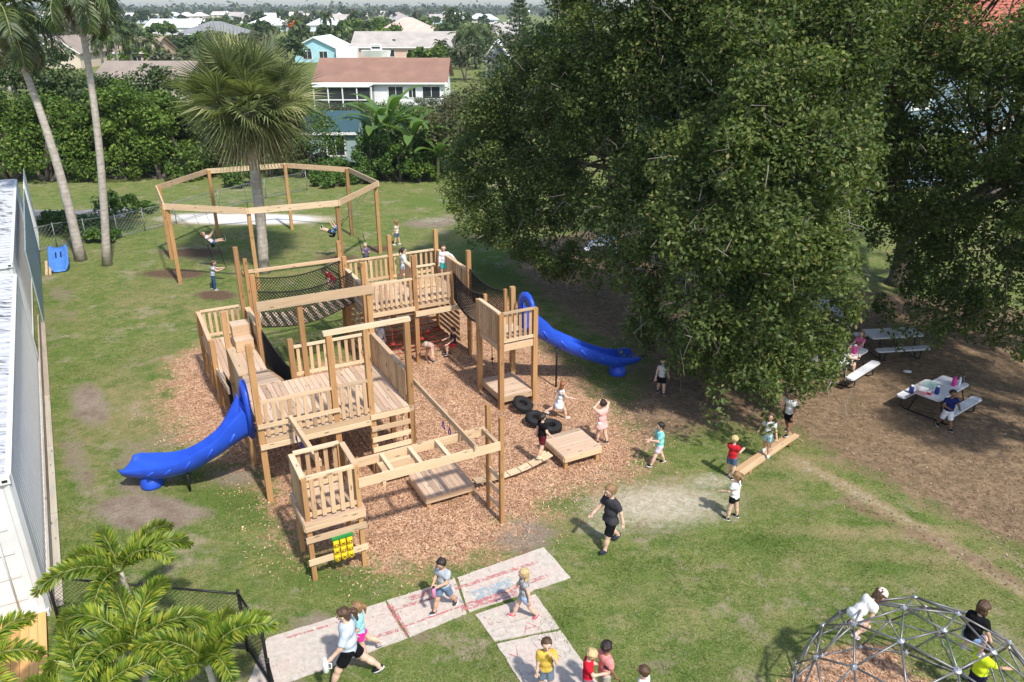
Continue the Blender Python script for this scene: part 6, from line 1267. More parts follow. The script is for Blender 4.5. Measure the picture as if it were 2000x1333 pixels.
CH = empty('chalk_marks', G(900, 1180), 'red and blue chalk lines and letters drawn on the concrete path', 'chalk drawing')
def stroke(pts, w, mat, z=.02):
    for (x0, y0), (x1, y1) in zip(pts, pts[1:]):
        p, q = G(x0, y0), G(x1, y1); d = (q-p).normalized(); s = Vector((-d.y, d.x, 0))*w/2; v = [p-s, q-s, q+s, p+s]; mobj('chalk_line', pymesh('chalk_line', [Vector((t.x, t.y, z)) for t in v], [(0, 1, 2, 3)]), mat, CH)
for pts, w, m in (([(888,1152),(1050,1099)], .10, 'chr'), ([(903,1186),(1069,1126)], .11, 'chr'), ([(760,1182),(796,1243)], .12, 'chr'), ([(772,1191),(852,1167)], .09, 'chr'), ([(788,1226),(897,1187)], .05, 'chr'), ([(714,1252),(778,1232)], .09, 'chr'), ([(560,1248),(700,1206)], .05, 'chr'), ([(716,1211),(752,1200)], .03, 'chr'), ([(800,1172),(880,1142)], .14, 'chr'), ([(925,1166),(1000,1140)], .28, 'chb'), ([(880,1160),(905,1180)], .06, 'chg'), ([(900,1190),(1010,1158)], .18, 'chr'),
    ([(944,1205),(957,1222),(974,1217)], .022, 'chr'), ([(1024,1243),(1029,1217),(1059,1232)], .022, 'chr'), ([(1026,1231),(1046,1226)], .02, 'chr'), ([(985,1200),(1020,1190),(1034,1207),(999,1218),(985,1200)], .014, 'chg'), ([(960,1234),(985,1227),(991,1240),(968,1247)], .014, 'chg'), ([(1037,1251),(1063,1240),(1084,1262),(1056,1276),(1037,1251)], .014, 'chg'), ([(974,1256),(1000,1247)], .014, 'chg'), ([(1008,1264),(1012,1286),(990,1278)], .02, 'chr'), ([(1009,1304),(1037,1292),(1052,1312),(1022,1326),(1009,1304)], .014, 'chg'), ([(1080,1272),(1100,1290)], .02, 'chr')): stroke(pts, w, M[m], .0165+.0004*len(CH.children))
# ---------------------------------------------------------------- picnic tables
M['tabl'] = plain('white_table_plastic', (.66, .66, .68), .5, .06, 4, bumpk=.05)
def picnic(c, yaw, label, L=1.85):
    th = empty('picnic_table', c, label, 'picnic table', rz=0); u = Vector((math.cos(yaw), math.sin(yaw), 0)); s = Vector((-u.y, u.x, 0)); c = Vector((c.x, c.y, 0)); Rm = Matrix.Rotation(yaw, 4, 'Z')
    def slab(nm, o, w, z, t=.05):
        mb = MB(); bv = .06; vs = [(L/2-bv, w/2), (L/2, w/2-bv), (L/2, -w/2+bv), (L/2-bv, -w/2), (-L/2+bv, -w/2), (-L/2, -w/2+bv), (-L/2, w/2-bv), (-L/2+bv, w/2)]
        mb.add([(x, y, t/2) for x, y in vs]+[(x, y, -t/2) for x, y in vs], [tuple(range(7, -1, -1)), tuple(range(8, 16))]+[(i, (i+1) % 8, 8+(i+1) % 8, 8+i) for i in range(8)]); o_ = mb.build(nm, M['tabl'], th, mw=Matrix.Translation(c+s*o+Vector((0, 0, z))) @ Rm)
        bm = bmesh.new(); bm.from_mesh(o_.data); bmesh.ops.recalc_face_normals(bm, faces=bm.faces); bm.to_mesh(o_.data); bm.free()
    slab('table_top', 0, .76, .73); slab('bench', .68, .27, .44); slab('bench', -.68, .27, .44)
    for e in (-.62, .62):
        mb = MB(); o = c+u*e; mb.tube([o+s*.74+Vector((0, 0, .41)), o+s*.74+Vector((0, 0, .1)), o+s*.6+Vector((0, 0, .03)), o-s*.6+Vector((0, 0, .03)), o-s*.74+Vector((0, 0, .1)), o-s*.74+Vector((0, 0, .41))], .02, 7); mb.build('leg', M['black'], th, True)
        mb = MB(); mb.tube([o+s*.3+Vector((0, 0, .7)), o+s*.5+Vector((0, 0, .03))], .02, 7); mb.build('leg', M['black'], th, True); mb = MB(); mb.tube([o-s*.3+Vector((0, 0, .7)), o-s*.5+Vector((0, 0, .03))], .02, 7); mb.build('leg', M['black'], th, True)
    return u, s
q = [G(x, y, .75) for x, y in ((1786, 765), (1846, 734), (1890, 750), (1831, 783))]; tc_ = (q[0]+q[1]+q[2]+q[3])/4; uu = ((q[1]-q[0])+(q[2]-q[3])); yaw1 = math.atan2(uu.y, uu.x); LEN1 = uu.length/2
tu, ts = picnic(tc_, yaw1, 'white picnic table with drinks and food on it beside the boy in navy', LEN1)
picnic(G(1640, 735, .0), yaw1+.1, 'white picnic table half hidden under the oak with children at it'); picnic(G(1735, 690), yaw1-.5, 'white picnic table in deep shade behind the half hidden one'); picnic(G(1590, 625), yaw1+.9, 'farthest white picnic table under the oak'); picnic(G(1180, 500), yaw1+.6, 'picnic table mostly hidden behind the left of the oak')
M['bluejug'] = plain('blue_plastic_jug', (.02, .045, .22), .4, .1); M['redpl'] = plain('red_plastic', (.5, .03, .04), .4, .1); M['hotpink'] = plain('hot_pink_plastic', (.72, .04, .30), .35, .1); M['greytin'] = plain('grey_steel_bottle', (.10, .11, .12), .35, .1); M['mint'] = plain('mint_plastic', (.45, .62, .55), .5, .05); M['stripe'] = plain('pink_white_package', (.62, .30, .34), .6, .4, 30)
def tpt(px, py, z): return G(px, py, z)
for (px, py, z, nm, lab, m1, m2, h, r) in ((1779, 768, .465, 'drink_jug', 'dark blue jug with white lid on the left bench of the near table', 'bluejug', 'white', .26, .065), (1829, 770, .755, 'drink_jug', 'blue and red jug with white lid on the near table', 'bluejug', 'white', .27, .06), (1862, 754, .755, 'bottle', 'hot pink bottle on the near picnic table', 'hotpink', 'hotpink', .30, .06), (1873, 753, .755, 'bottle', 'white bottle next to the hot pink one', 'steelw', 'white', .26, .035), (1879, 748, .755, 'bottle', 'dark grey bottle at the far end of the near table', 'greytin', 'dkpl', .28, .038), (1668, 690, .755, 'bottle', 'pink bottle on the half hidden table', 'hotpink', 'white', .3, .08)):
    bottle(tpt(px, py, z), lab, M[m1], M[m2], h, r, nm)
for px, py, sz, m, nm, lab in ((1803, 764, (.34, .22, .1), 'stripe', 'lunch_box', 'pink and white striped food package on the near table'), (1818, 752, (.4, .3, .05), 'mint', 'tray', 'pale mint tray on the near table'), (1815, 768, (.14, .1, .07), 'redpl', 'snack_box', 'small red snack box on the near table')):
    p = tpt(px, py, .755+sz[2]/2); mb = MB(); mb.box((0, 0, 0), sz); th = empty(nm, p-Vector((0, 0, sz[2]/2)), lab, nm.replace('_', ' ')); bx_ = mb.build('box_body', M[m], th, mw=Matrix.Translation(p) @ Matrix.Rotation(yaw1+.2, 4, 'Z')); mb = MB(); mb.box((0, 0, sz[2]/2+.004), (sz[0]*.92, sz[1]*.9, .01)); mb.build('lid', M['white'] if m != 'mint' else M['mint'], th, mw=Matrix.Translation(p) @ Matrix.Rotation(yaw1+.2, 4, 'Z'))
sb2 = G(1650, 735); person('child in white shirt sitting at the half hidden picnic table', 1.2, 120, pel=(G(1645, 738).x, G(1645, 738).y, .56), LL=(82, 6, 80), RL=(82, 6, 80), LA=(40, 8, 50), RA=(40, 8, 50), hair='dark', shirt=(.66, .66, .66), bcol=(.05, .05, .07), blen=.7, vox=.018)
person('child in pink shirt sitting on the far side of the half hidden picnic table', 1.2, 230, pel=(G(1672, 712).x, G(1672, 712).y, .56), LL=(82, 6, 80), RL=(82, 6, 80), LA=(40, 8, 50), RA=(40, 8, 50), hair='light', style='long', shirt=(.72, .18, .32), bcol=(.05, .05, .07), blen=.7, vox=.018)
p = G(1772, 727); mb = MB(); mb.ball((0, 0, .02), (.14, .1, .03)); tag(mb.build('paper_scrap', M['white'], mw=Matrix.Translation(p)), 'scrap of white paper on the brown ground behind the near table', 'litter')
# ---------------------------------------------------------------- the houses and trees beyond
M['glass'] = plain('dark_window_glass', (.03, .035, .04), .12, .2, 1, spec=.6)
_rm = {}
def roofmat(col, tiles=0):
    k = (tuple(col), tiles)
    if k not in _rm:
        m, nt, bs = newmat('roof_cover'); tc = coords(nt, 'Object'); n = noise(nt, tc, .5, 4); n2 = noise(nt, tc, 6, 3); c = mixc(nt, mapr(nt, n, .3, .7), tuple(x*.8 for x in col), tuple(min(1, x*1.12) for x in col)); c = mixc(nt, mapr(nt, n2, .35, .7, 0, .3), c, tuple(x*.65 for x in col))
        if tiles:
            w = nd(nt, 'TexWave', i_Vector=tc); w.inputs['Scale'].default_value = tiles; c = mixc(nt, mapr(nt, w.outputs['Fac'], 0, .4, .5, 0), c, tuple(x*.45 for x in col)); bump(nt, bs, w.outputs['Fac'], .6, .06)
        nt.links.new(c, bs.inputs['Base Color']); bs.inputs['Roughness'].default_value = .75; _rm[k] = m
    return _rm[k]
_wm = {}
def wallmat(col):
    k = tuple(col)
    if k not in _wm: _wm[k] = plain('house_wall', col, .85, .06, .6)
    return _wm[k]
def house(pl, pr, row, depth, eave, ridge, wcol, rcol, label, kind='gable', wins=(), yaw=0.0, over=.5, doors=(), group=None, cat='house', rowr=None, tiles=0):
    """front wall stands on the ground line between two pixels of one row"""
    A_, B_ = G(pl, row), G(pr, rowr or row); u = (B_-A_).normalized(); n = Vector((-u.y, u.x, 0)); L = (B_-A_).length; c = (A_+B_)/2+n*depth/2; th = empty('house', (c.x, c.y, 0), label, cat, group)
    R4 = Matrix((u, n, Vector((0, 0, 1)))).transposed().to_4x4(); mw = Matrix.Translation((c.x, c.y, 0)) @ R4; x, y = L/2, depth/2; mb = MB()
    front = kind == 'front'
    if kind == 'gable': gv = [(-x, 0, ridge), (x, 0, ridge)]; mb.add([(-x, -y, -.1), (x, -y, -.1), (x, y, -.1), (-x, y, -.1), (-x, -y, eave), (x, -y, eave), (x, y, eave), (-x, y, eave)]+gv, [(0, 1, 5, 4), (2, 3, 7, 6), (1, 2, 6, 9, 5), (3, 0, 4, 8, 7)])
    elif front: gv = [(0, -y, ridge), (0, y, ridge)]; mb.add([(-x, -y, -.1), (x, -y, -.1), (x, y, -.1), (-x, y, -.1), (-x, -y, eave), (x, -y, eave), (x, y, eave), (-x, y, eave)]+gv, [(0, 1, 5, 8, 4), (2, 3, 7, 9, 6), (1, 2, 6, 5), (3, 0, 4, 7)])
    else: mb.box((0, 0, eave/2-.05), (L, depth, eave+.1))
    mb.build('wall', wallmat(wcol), th, mw=mw)
    mb = MB(); o = over; t = .14
    if front: x0, y0 = x+o, y+o; sl = (ridge-eave)/x; ez = eave-o*sl; pts = [(-x0, -y0, ez), (0, -y0, ridge+.02), (0, y0, ridge+.02), (-x0, y0, ez), (x0, -y0, ez), (x0, y0, ez)]; fc = [(0, 1, 2, 3), (1, 4, 5, 2)]
    else:
        x0, y0 = x+o, y+o; sl = (ridge-eave)/y; ez = eave-o*sl; rx0 = x0 if kind == 'gable' else max(.1, x-y*.95)
        pts = [(-x0, -y0, ez), (x0, -y0, ez), (x0, y0, ez), (-x0, y0, ez), (-rx0, 0, ridge+.03), (rx0, 0, ridge+.03)]; fc = [(0, 1, 5, 4), (2, 3, 4, 5)]+([(1, 2, 5), (3, 0, 4)] if kind != 'gable' else [])
    k = len(pts); mb.add([(a, b, z+t) for a, b, z in pts]+[(a, b, z) for a, b, z in pts], fc+[tuple(i+k for i in reversed(f)) for f in fc]+([(0, k, k+1, 1), (1, k+1, k+5, 5), (5, k+5, k+2, 2), (2, k+2, k+3, 3), (3, k+3, k+4, 4), (4, k+4, k, 0)] if kind == 'gable' else [(0, k, k+1, 1), (1, k+1, k+2, 2), (2, k+2, k+3, 3), (3, k+3, k, 0)] if not front else [(0, k, k+1, 1), (1, k+1, k+4, 4), (4, k+4, k+5, 5), (5, k+5, k+2, 2), (2, k+2, k+3, 3), (3, k+3, k, 0)]))
    rf = mb.build('roof', roofmat(rcol, tiles), th, mw=mw)
    mb = MB(); fz = ez+.02; mb.box((0, -y0-.012, fz), (2*x0, .03, .2)) if not front else mb.bar((-x0, -y0-.02, ez+.02), (0, -y0-.02, ridge+.04), .03, .2, up=(0, 0, 1))
    mb.build('fascia', M['white'], rf, mw=mw)
    if front: mb = MB(); mb.bar((x0, -y0-.02, ez+.02), (0, -y0-.02, ridge+.04), .03, .2); mb.build('fascia', M['white'], rf, mw=mw)
    for (f0_, f1_, z0, z1) in wins:
        xa, xb = -x+f0_*L, -x+f1_*L; mb = MB(); w_ = .09
        for bx_ in (((xa+xb)/2, z0, xb-xa+.14, w_), ((xa+xb)/2, z1, xb-xa+.14, w_), (xa, (z0+z1)/2, w_, z1-z0), (xb, (z0+z1)/2, w_, z1-z0), ((xa+xb)/2, (z0+z1)/2, .06, z1-z0)): mb.box((bx_[0], -y-.03, bx_[1]), (bx_[2], .06, bx_[3]))
        w = mb.build('window', M['white'], th, mw=mw); mb = MB(); mb.box(((xa+xb)/2, -y-.012, (z0+z1)/2), (xb-xa, .02, z1-z0)); mb.build('pane', M['glass'], w, mw=mw)
    return th, mw, L, depth
TAN, BEI, WHT, AQ = (.50, .42, .33), (.60, .52, .43), (.72, .73, .74), (.36, .60, .66)
h1, mw1, L1, D1_ = house(622, 868, 207, 10, 2.75, 4.9, WHT, (.27, .15, .105), 'white house with long brown shingle roof and screened porch behind the yard', 'gable', ((.56, .68, .9, 2.2), (.72, .78, .9, 2.1), (.83, .97, .8, 2.2)))
x = L1/2; mb = MB(); mb.bar((-x+.3, -D1_/2-1.7, 2.45), (-.05*L1, -D1_/2-1.7, 2.45), 3.4, .1); mb.build('patio_roof', M['white'], h1, mw=mw1)
mb = MB(); mb.box((-x*.55, -D1_/2-1.6, 1.15), (x*.9, 3.0, 2.3)); mb.build('porch_screen', M['glass'], h1, mw=mw1)
for i in range(5): mb = MB(); mb.bar((-x+.35+i*(x*.88)/4, -D1_/2-3.2, -.05), (-x+.35+i*(x*.88)/4, -D1_/2-3.2, 2.4), .12, .12); mb.build('porch_post', M['white'], h1, mw=mw1)
mb = MB(); mb.bar((-x+.3, -D1_/2-3.2, 1.0), (-.06*L1, -D1_/2-3.2, 1.0), .08, .1); mb.build('porch_rail', M['white'], h1, mw=mw1)
house(577, 657, 122, 16, 2.9, 4.9, AQ, (.70, .74, .76), 'pale aqua house with white metal roof and gable front', 'front', ((.2, .42, .6, 2.2), (.6, .8, .6, 2.2)))
house(690, 884, 118, 13, 2.8, 5.6, (.62, .44, .34), (.42, .38, .34), 'long tan house with grey tan roof behind the white boat', 'gable', ((.3, .42, .7, 2.2), (.55, .64, .2, 2.2), (.78, .9, .8, 2.2)))
house(735, 850, 82, 18, 3.2, 7.4, (.68, .55, .48), (.62, .45, .37), 'large peach house with pale peach hip roof in the middle distance', 'hip', ((.1, .25, .8, 2.2), (.6, .8, .8, 2.2)))
house(480, 552, 62, 22, 3, 7, (.55, .62, .62), (.80, .81, .80), 'house with broad white hip roof left of the date palm', 'hip', ((.2, .4, .8, 2.2),)); house(600, 660, 62, 22, 3, 7, (.6, .66, .7), (.76, .80, .82), 'house with white metal roof right of the date palm', 'hip', ((.3, .6, .8, 2.2),))
house(345, 470, 86, 18, 3, 6.4, (.42, .56, .60), (.24, .245, .25), 'blue house with dark grey hip roof left of the cabbage palm crown', 'hip', ((.1, .2, .7, 2.3), (.4, .5, .7, 2.3))); house(285, 392, 68, 18, 3, 6, (.6, .6, .58), (.76, .78, .78), 'house with long white roof behind the blue one', 'gable', ((.3, .5, .8, 2.1),))
house(190, 362, 205, 10, 2.6, 4.5, (.55, .47, .40), (.29, .235, .19), 'house with brown shingle roof just behind the leafy trees', 'gable', ((.2, .3, .8, 2.1), (.6, .7, .8, 2.1)))
house(75, 160, 134, 16, 2.9, 5.6, (.62, .53, .42), (.30, .24, .19), 'tan house with gable front between the two tall palm trunks', 'front', ((.3, .5, .7, 2.1),)); house(232, 300, 132, 12, 2.8, 5.2, (.48, .34, .24), (.34, .25, .19), 'brown house with white porch posts behind the far palms', 'gable', ((.05, .3, .2, 2.1), (.45, .7, .2, 2.1)))
house(948, 992, 152, 10, 3.2, 5.8, (.33, .36, .40), (.78, .79, .80), 'small grey house with white gable roof left of the oak', 'front', ((.4, .6, .9, 2.0),)); house(120, 200, 70, 15, 3, 5.5, (.5, .6, .62), (.45, .5, .52), 'blue grey roofed house far off behind the left palms', 'hip', ((.3, .6, .8, 2.1),))
house(960, 1010, 92, 14, 3, 6.5, (.72, .72, .72), (.42, .39, .36), 'white house with brown roof beside the conifer', 'gable', ((.3, .5, .9, 2.1),)); house(30, 72, 118, 12, 3, 5, (.55, .5, .45), (.3, .27, .25), 'brown roofed house at the far left edge', 'gable', ((.3, .6, .8, 2.1),))
# the big blue building on the right
p0 = G(1590, 398); p1 = p0+Vector((BX[0], BX[1], 0))*30
bb = empty('school_building', (p0.x+10, p0.y+10, 0), 'tall pale blue building with red tiled roof behind the right oak', 'building'); u = (p1-p0).normalized(); n = Vector((-u.y, u.x, 0)); c = (p0+p1)/2+n*9; mwb = Matrix.Translation((c.x, c.y, 0)) @ Matrix((u, n, Vector((0, 0, 1)))).transposed().to_4x4()
mb = MB(); mb.box((0, 0, 4.1), (30, 18, 8.4)); mb.build('wall', wallmat((.19, .27, .35)), bb, mw=mwb)
mb = MB(); pts = [(-16, -10, 8.1), (16, -10, 8.1), (16, 10, 8.1), (-16, 10, 8.1), (-7, 0, 12.6), (7, 0, 12.6)]; mb.add([(a, b, z+.2) for a, b, z in pts]+[(a, b, z) for a, b, z in pts], [(0, 1, 5, 4), (2, 3, 4, 5), (1, 2, 5), (3, 0, 4), (0, 6, 7, 1), (1, 7, 8, 2), (2, 8, 9, 3), (3, 9, 6, 0), (6, 9, 8, 7)]); rf = mb.build('roof', roofmat((.42, .125, .08), 2.2), bb, mw=mwb)
# tile courses on the roof slope that faces the yard
tl = MB(); tl.tube([(0, 0, 0), (0, .9, .42)], .085, 6); tme = pymesh('roof_tile_run', tl.v, tl.f, True)
for i in range(22):
    mb = MB(); f_ = i/22; y_ = -9.9+f_*9.6; z_ = 8.36+(y_+9.9)*.45; hw = 15.6-f_*8.6; mb.tube([(-hw, y_, z_), (hw, y_, z_)], .07, 6); mb.build('tile_course', roofmat((.42, .125, .08), 0), rf, True, mwb)
for i in range(6):
    for z in (1.4, 5.0):
        mb = MB(); xx = -12+i*4.8
        for q in ((xx, z, 1.7, .12), (xx, z+1.9, 1.7, .12), (xx-.8, z+.95, .12, 1.9), (xx+.8, z+.95, .12, 1.9)): mb.box((q[0], -9.04, q[1]), (q[2], .1, q[3]))
        w = mb.build('window', M['white'], bb, mw=mwb); mb = MB(); mb.box((xx, -9.015, z+.95), (1.5, .03, 1.8)); mb.build('pane', M['glass'], w, mw=mwb)
# white boat on its trailer and box trailer by the tan house
bt = empty('motor_boat', G(735, 121), 'white cabin motor boat on a trailer in front of the tan house', 'boat'); o = G(735, 121); k = 1.0
hull = [(-3.0, 1.0), (-1, 1.15), (1.2, 1.0), (2.6, .5), (3.3, .02)]; vs = []; 
for x_, w in hull: vs += [o+Vector((x_, -w, 2.3)), o+Vector((x_, w, 2.3)), o+Vector((x_*.9, w*.5, 1.0)), o+Vector((x_*.9, -w*.5, 1.0))]
fs = [(i*4+j, i*4+4+j, i*4+4+(j+1) % 4, i*4+(j+1) % 4) for i in range(4) for j in range(4)]+[(0, 1, 2, 3), (19, 18, 17, 16)]; mobj('hull', pymesh('hull', vs, fs), M['white'], bt)
mb = MB(); mb.box(o+Vector((.2, 0, 2.75)), (2.2, 1.5, .9)); cb = mb.build('cabin', M['white'], bt); mb = MB(); mb.box(o+Vector((.2, -.76, 2.85)), (1.8, .03, .4)); mb.build('cabin_window', M['glass'], cb); mb = MB(); mb.box(o+Vector((0, 0, 3.5)), (2.0, 1.5, .08)); mb.build('hard_top', M['white'], bt)
for s in (-1, 1): mb = MB(); mb.lathe(o+Vector((-1, s*.9, .35)), [(.35, -.1), (.35, .1)], 12, Matrix.Rotation(math.pi/2, 3, 'X')); mb.build('trailer_wheel', M['tyre'], bt)
mb = MB(); mb.bar(o+Vector((-3, 0, .7)), o+Vector((3.6, 0, .7)), .3, .15); mb.build('trailer_frame', M['galv'], bt)
bxt = empty('box_trailer', G(680, 122), 'white box trailer beside the boat', 'trailer'); o = G(680, 122); mb = MB(); mb.box(o+Vector((0, 0, 1.9)), (4.4, 2.2, 2.4)); mb.build('box_body', M['white'], bxt)
for s in (-.6, .6): mb = MB(); mb.lathe(o+Vector((s, -1.12, .4)), [(.4, -.1), (.4, .1)], 12, Matrix.Rotation(math.pi/2, 3, 'X')); mb.build('wheel', M['tyre'], bxt)
wf = empty('white_fence', G(325, 134), 'white board fence right of the brown house in the distance', 'fence'); a, b = G(292, 134), G(362, 132)
for i in range(10): q, r = a.lerp(b, i/10), a.lerp(b, (i+.96)/10); board('panel', q+Vector((0, 0, .95)), r+Vector((0, 0, .95)), .06, 1.9, M['white'], wf)
# shed and umbrella
sh, mws, Ls, Ds = house(600, 698, 318, 3.4, 2.3, 3.4, (.30, .40, .38), (.03, .08, .10), 'small shed with dark teal roof among the shrubs', 'gable', ((.42, .78, .5, 2.0),), over=.25, cat='shed')
um = empty('garden_umbrella', G(872, 212), 'closed pale green garden umbrella at the right end of the white house', 'umbrella'); o = G(872, 212); mb = MB(); mb.lathe(o+Vector((0, 0, .9)), [(.16, 0), (.3, .3), (.16, 1.6), (.04, 2.0)], 8); mb.build('canopy', plain('pale_green_cloth', (.55, .6, .45), .9), um, True); mb = MB(); mb.tube([o, o+Vector((0, 0, 1))], .04, 6); mb.build('pole', M['white'], um)
# --- trees of the neighbourhood
rngT = np.random.default_rng(21)
NT = [(95,170,4.5,6,'leafB'),(60,160,4,7.5,'leafC'),(30,130,5,8,'leafB'),(110,110,4,7,'leafC'),(180,120,4,6,'leafA'),(330,150,3,4,'leafC'),(395,140,4,6,'leafB'),(420,120,4,6,'leafC'),(440,165,3.4,5,'leafA'),(560,128,4,5.5,'leafB'),(640,92,5,6,'leafB'),(690,84,6,7,'leafA'),(745,92,6,7.5,'leafA'),(770,98,5,6,'leafA'),(880,100,5,7,'leafB'),(900,80,7,9,'leafB'),(860,128,3,3.5,'leafA'),(910,160,4,6,'leafC'),(930,135,4,6,'leafB'),(1000,160,4,7,'leafC'),(1060,130,5,8,'leafB'),(150,88,6,8,'leafC'),(60,92,6,8,'leafB'),(250,92,5,7,'leafB'),(320,80,5,6,'leafA'),(420,72,6,7,'leafB'),(520,78,5,6,'leafB'),(590,80,4,5,'leafC'),(820,130,2.6,3.2,'leafA'),(500,110,4,5,'leafC'),(380,170,3,4.5,'leafC')]
places = ['above the hedge at the far left', 'behind the first tall palm', 'between the houses', 'near the tan house', 'by the aqua house', 'near the peach house', 'left of the conifer', 'by the blue house']
for i in range(36):
    row = rngT.uniform(56, 132); px = rngT.uniform(-40, 1090); b = G(px, row)
    if 590 < px < 890 and 100 < row < 132: continue
    NT.append((px, row, rngT.uniform(2.8, 5.4), rngT.uniform(3.6, 6.2), ['leafB', 'leafC', 'leafA', 'leafB', 'olive'][i % 5]))
tone = dict(leafA='bright green', leafB='dark green', leafC='grey green', olive='olive brown'); marks_ = [(20, 'the far left edge'), (110, 'the tan gabled house'), (200, 'the bushy dark palms'), (265, 'the brown house with porch posts'), (330, 'the white board fence'), (400, 'the blue house with grey roof'), (480, 'the cabbage palm crown'), (578, 'the date palm'), (640, 'the aqua house'), (700, 'the box trailer'), (740, 'the white boat'), (800, 'the peach roofed house'), (880, 'the end of the tan house'), (940, 'the big bushy palms'), (1014, 'the conifer'), (1080, 'the oak crown')]; used_ = {}
for px, row, rx_, h, mt in sorted(NT, key=lambda t: -t[1]):
    b = G(px, row); near_ = min(marks_, key=lambda m: abs(m[0]-px)); rel = 'left of' if px < near_[0]-12 else 'right of' if px > near_[0]+12 else 'in line with'; far_ = 'low' if h < 4.6 else 'tall' if h > 6.2 else 'rounded'; dist_ = 'nearby' if row > 115 else 'far' if row < 80 else 'middle distance'
    lab = f'{far_} {tone[mt]} {dist_} tree {rel} {near_[1]}'
    used_[lab] = used_.get(lab, 0)+1
    if used_[lab] > 1: lab += [', farther one', ', third one', ', fourth one'][min(2, used_[lab]-2)]
    bush('neighbourhood_tree', lab, b, (b.x, b.y, h*.52), (rx_, rx_, h*.5), 20, 50, .11+.004*b.y, mt, group='garden trees among the distant houses', clr=.34, rng=rngT, stems=2)
def far_palm(px, row, h, R, label, mat='frond', nf=18, seeds=False, group='palms among the distant houses'):
    b = G(px, row); s = b.y/100; palm('garden_palm', label, b, b+Vector((.2, 0, h)), .22, .17, nf, R, 34, R*.3, .03+.05*s, mat, ups=(-.7, 1.3), droop=1.9, group=group)
for px, row, h, R, lab in ((578,118,7.6,3.2,'date palm with orange fruit stalks above the aqua house'),(205,150,6.4,3.4,'bushy dark palm right of the second tall trunk'),(235,152,7.2,3.4,'tallest bushy dark palm behind the leafy trees'),(262,150,6.0,3.0,'dark palm in front of the brown house'),(300,140,5.2,2.4,'slim palm beside the white fence'),(60,190,7.2,3.0,'dark palm at the far left behind the leaning trunk'),(20,180,8.0,3.2,'palm cut by the left edge'),(595,112,4.8,2.2,'small palm beside the aqua house'),(925,128,6.4,4.0,'large bushy palm left of the conifer'),(955,124,6.0,3.6,'second bushy palm left of the conifer'),(900,122,5.0,3.0,'lower bushy palm by the tan house'),(660,106,5.4,2.8,'palm behind the box trailer'),(715,96,5.6,3.0,'palm in front of the peach house'),(770,116,3.4,1.9,'small palm beside the boat'),(860,124,3.6,2.2,'small palm at the corner of the tan house'),(640,76,7.5,3.4,'pale palm in front of the white roofs'),(690,74,7.5,3.4,'silvery palm left of the peach house'),(530,96,5.0,2.6,'palm right of the cabbage palm crown'),(880,70,9.0,3.8,'tall palm behind the peach house')): far_palm(px, row, h, R, lab)
o = G(578, 118)+Vector((.3, -1.2, 7.4)); mb = MB(); [mb.ball(o+Vector((random.uniform(-.9, .9), 0, random.uniform(-.5, .5))), .28) for _ in range(7)]; tag(mb.build('fruit_cluster', plain('orange_fruit', (.6, .14, .03), .6)), 'orange fruit clusters in the date palm crown', 'fruit')
# conifer
b = G(1014, 158); th = empty('conifer', b, 'tall dark layered conifer at the left of the oak crown', 'tree'); V, F = [], []; mb = MB(); mb.tube([b, b+Vector((0, 0, 12.8))], [.25, .03], 8); mb.build('trunk', M['bark'], th)
cc, rr = [], []
for i in range(17):
    z = 1.2+i*.68; R = 3.4*(1-(z/13.2))**.8+.2
    for k in range(9):
        a = 2*math.pi*k/9+i*.4
        for t in (.4, .7, 1.0): cc.append((b.x+math.cos(a)*R*t, b.y+math.sin(a)*R*t, z+.5*t*t)); rr.append((.42*(1.3-t*.4), .42*(1.3-t*.4), .16))
pp, nm, s = clump_leaves(np.array(cc), np.array(rr), 16, .34); v, f = diamonds(pp, nm, s, s*.35); mobj('crown', pymesh('crown', v, f), M['leafB'], th)
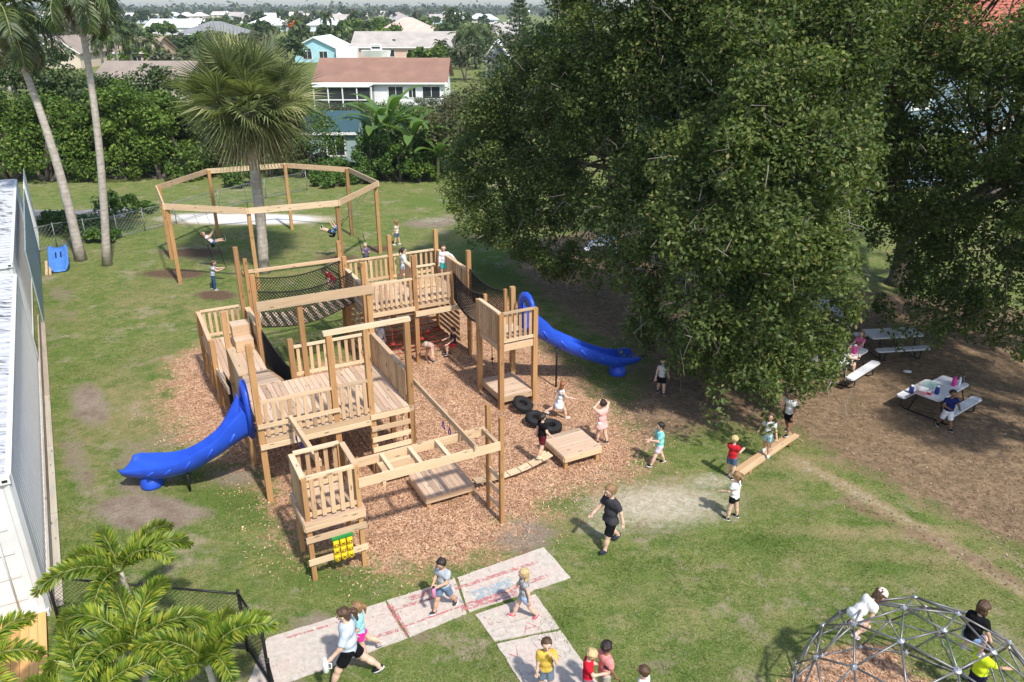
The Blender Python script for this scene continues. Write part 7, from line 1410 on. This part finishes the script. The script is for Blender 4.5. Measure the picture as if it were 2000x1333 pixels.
# far suburb: houses and trees that can still be told apart, then the woods on the skyline
cols = [(.85, .85, .83), (.72, .70, .66), (.45, .40, .36), (.36, .33, .31), (.72, .62, .54), (.55, .60, .62)]
for i in range(64):
    row = rngT.uniform(19.5, 50); px = rngT.uniform(-60, 1120); d = G(px, row).y; w = 16*FPX/d
    house(px-w/2, px+w/2, row, 12, 3, 6.2, [(.68, .66, .62), (.6, .5, .42), (.5, .58, .6)][i % 3], cols[i % 6], 'small far house with '+['white', 'light grey', 'brown', 'dark grey', 'peach', 'blue grey'][i % 6]+' '+('hip' if i % 2 else 'gable')+' roof towards the horizon', 'hip' if i % 2 else 'gable', ((.2, .4, .8, 2.1), (.6, .8, .8, 2.1)), group='small houses far off')
for i in range(100):
    row = 18.6+42*rngT.uniform(0, 1)**1.6; px = rngT.uniform(-80, 1150); b = G(px, row); h = rngT.uniform(4.5, 9.5) if row > 24 else rngT.uniform(6, 12); rx_ = rngT.uniform(3.5, 6.5)
    bush('distant_tree', 'distant rounded tree between the far houses', b, (b.x, b.y, h*.55), (rx_, rx_, h*.48), 13, 30, .3+.0032*b.y, ['leafB', 'leafC', 'leafA', 'leafB'][i % 4], trunk=True, group='distant trees', clr=.36, rng=rngT, stems=1)
n = 3600; yy = rngT.uniform(1000, 2600, n); xx = (rngT.uniform(-200, 2200, n)-1000)/1525*yy*1.08; hh = rngT.uniform(6, 17, n)+rngT.uniform(0, 1, n)**6*8
p, nm, s = clump_leaves(np.stack([xx, yy, hh*.5], -1), np.stack([rngT.uniform(6, 14, n)]*2+[hh*.5], -1), 9, 6.0); v, f = diamonds(p, nm, s, s*.7); tag(mobj('far_woods', pymesh('far_woods', v, f), M['leafC']), 'band of woods along the horizon', 'woods', kind='stuff')

# ---------------------------------------------------------------- air
hz_ = MB(); hz_.box((0, 1480, 13), (5200, 3080, 30)); hm = bpy.data.materials.new('haze'); hm.use_nodes = True; hm.node_tree.nodes.clear()
ho = hm.node_tree.nodes.new('ShaderNodeOutputMaterial'); hv = hm.node_tree.nodes.new('ShaderNodeVolumePrincipled'); hv.inputs['Color'].default_value = (.86, .92, 1, 1); hv.inputs['Density'].default_value = .0002; hv.inputs['Anisotropy'].default_value = .3
hm.node_tree.links.new(hv.outputs[0], ho.inputs['Volume']); tag(hz_.build('haze', hm), 'thin bluish air over the far suburb', 'haze', kind='stuff')
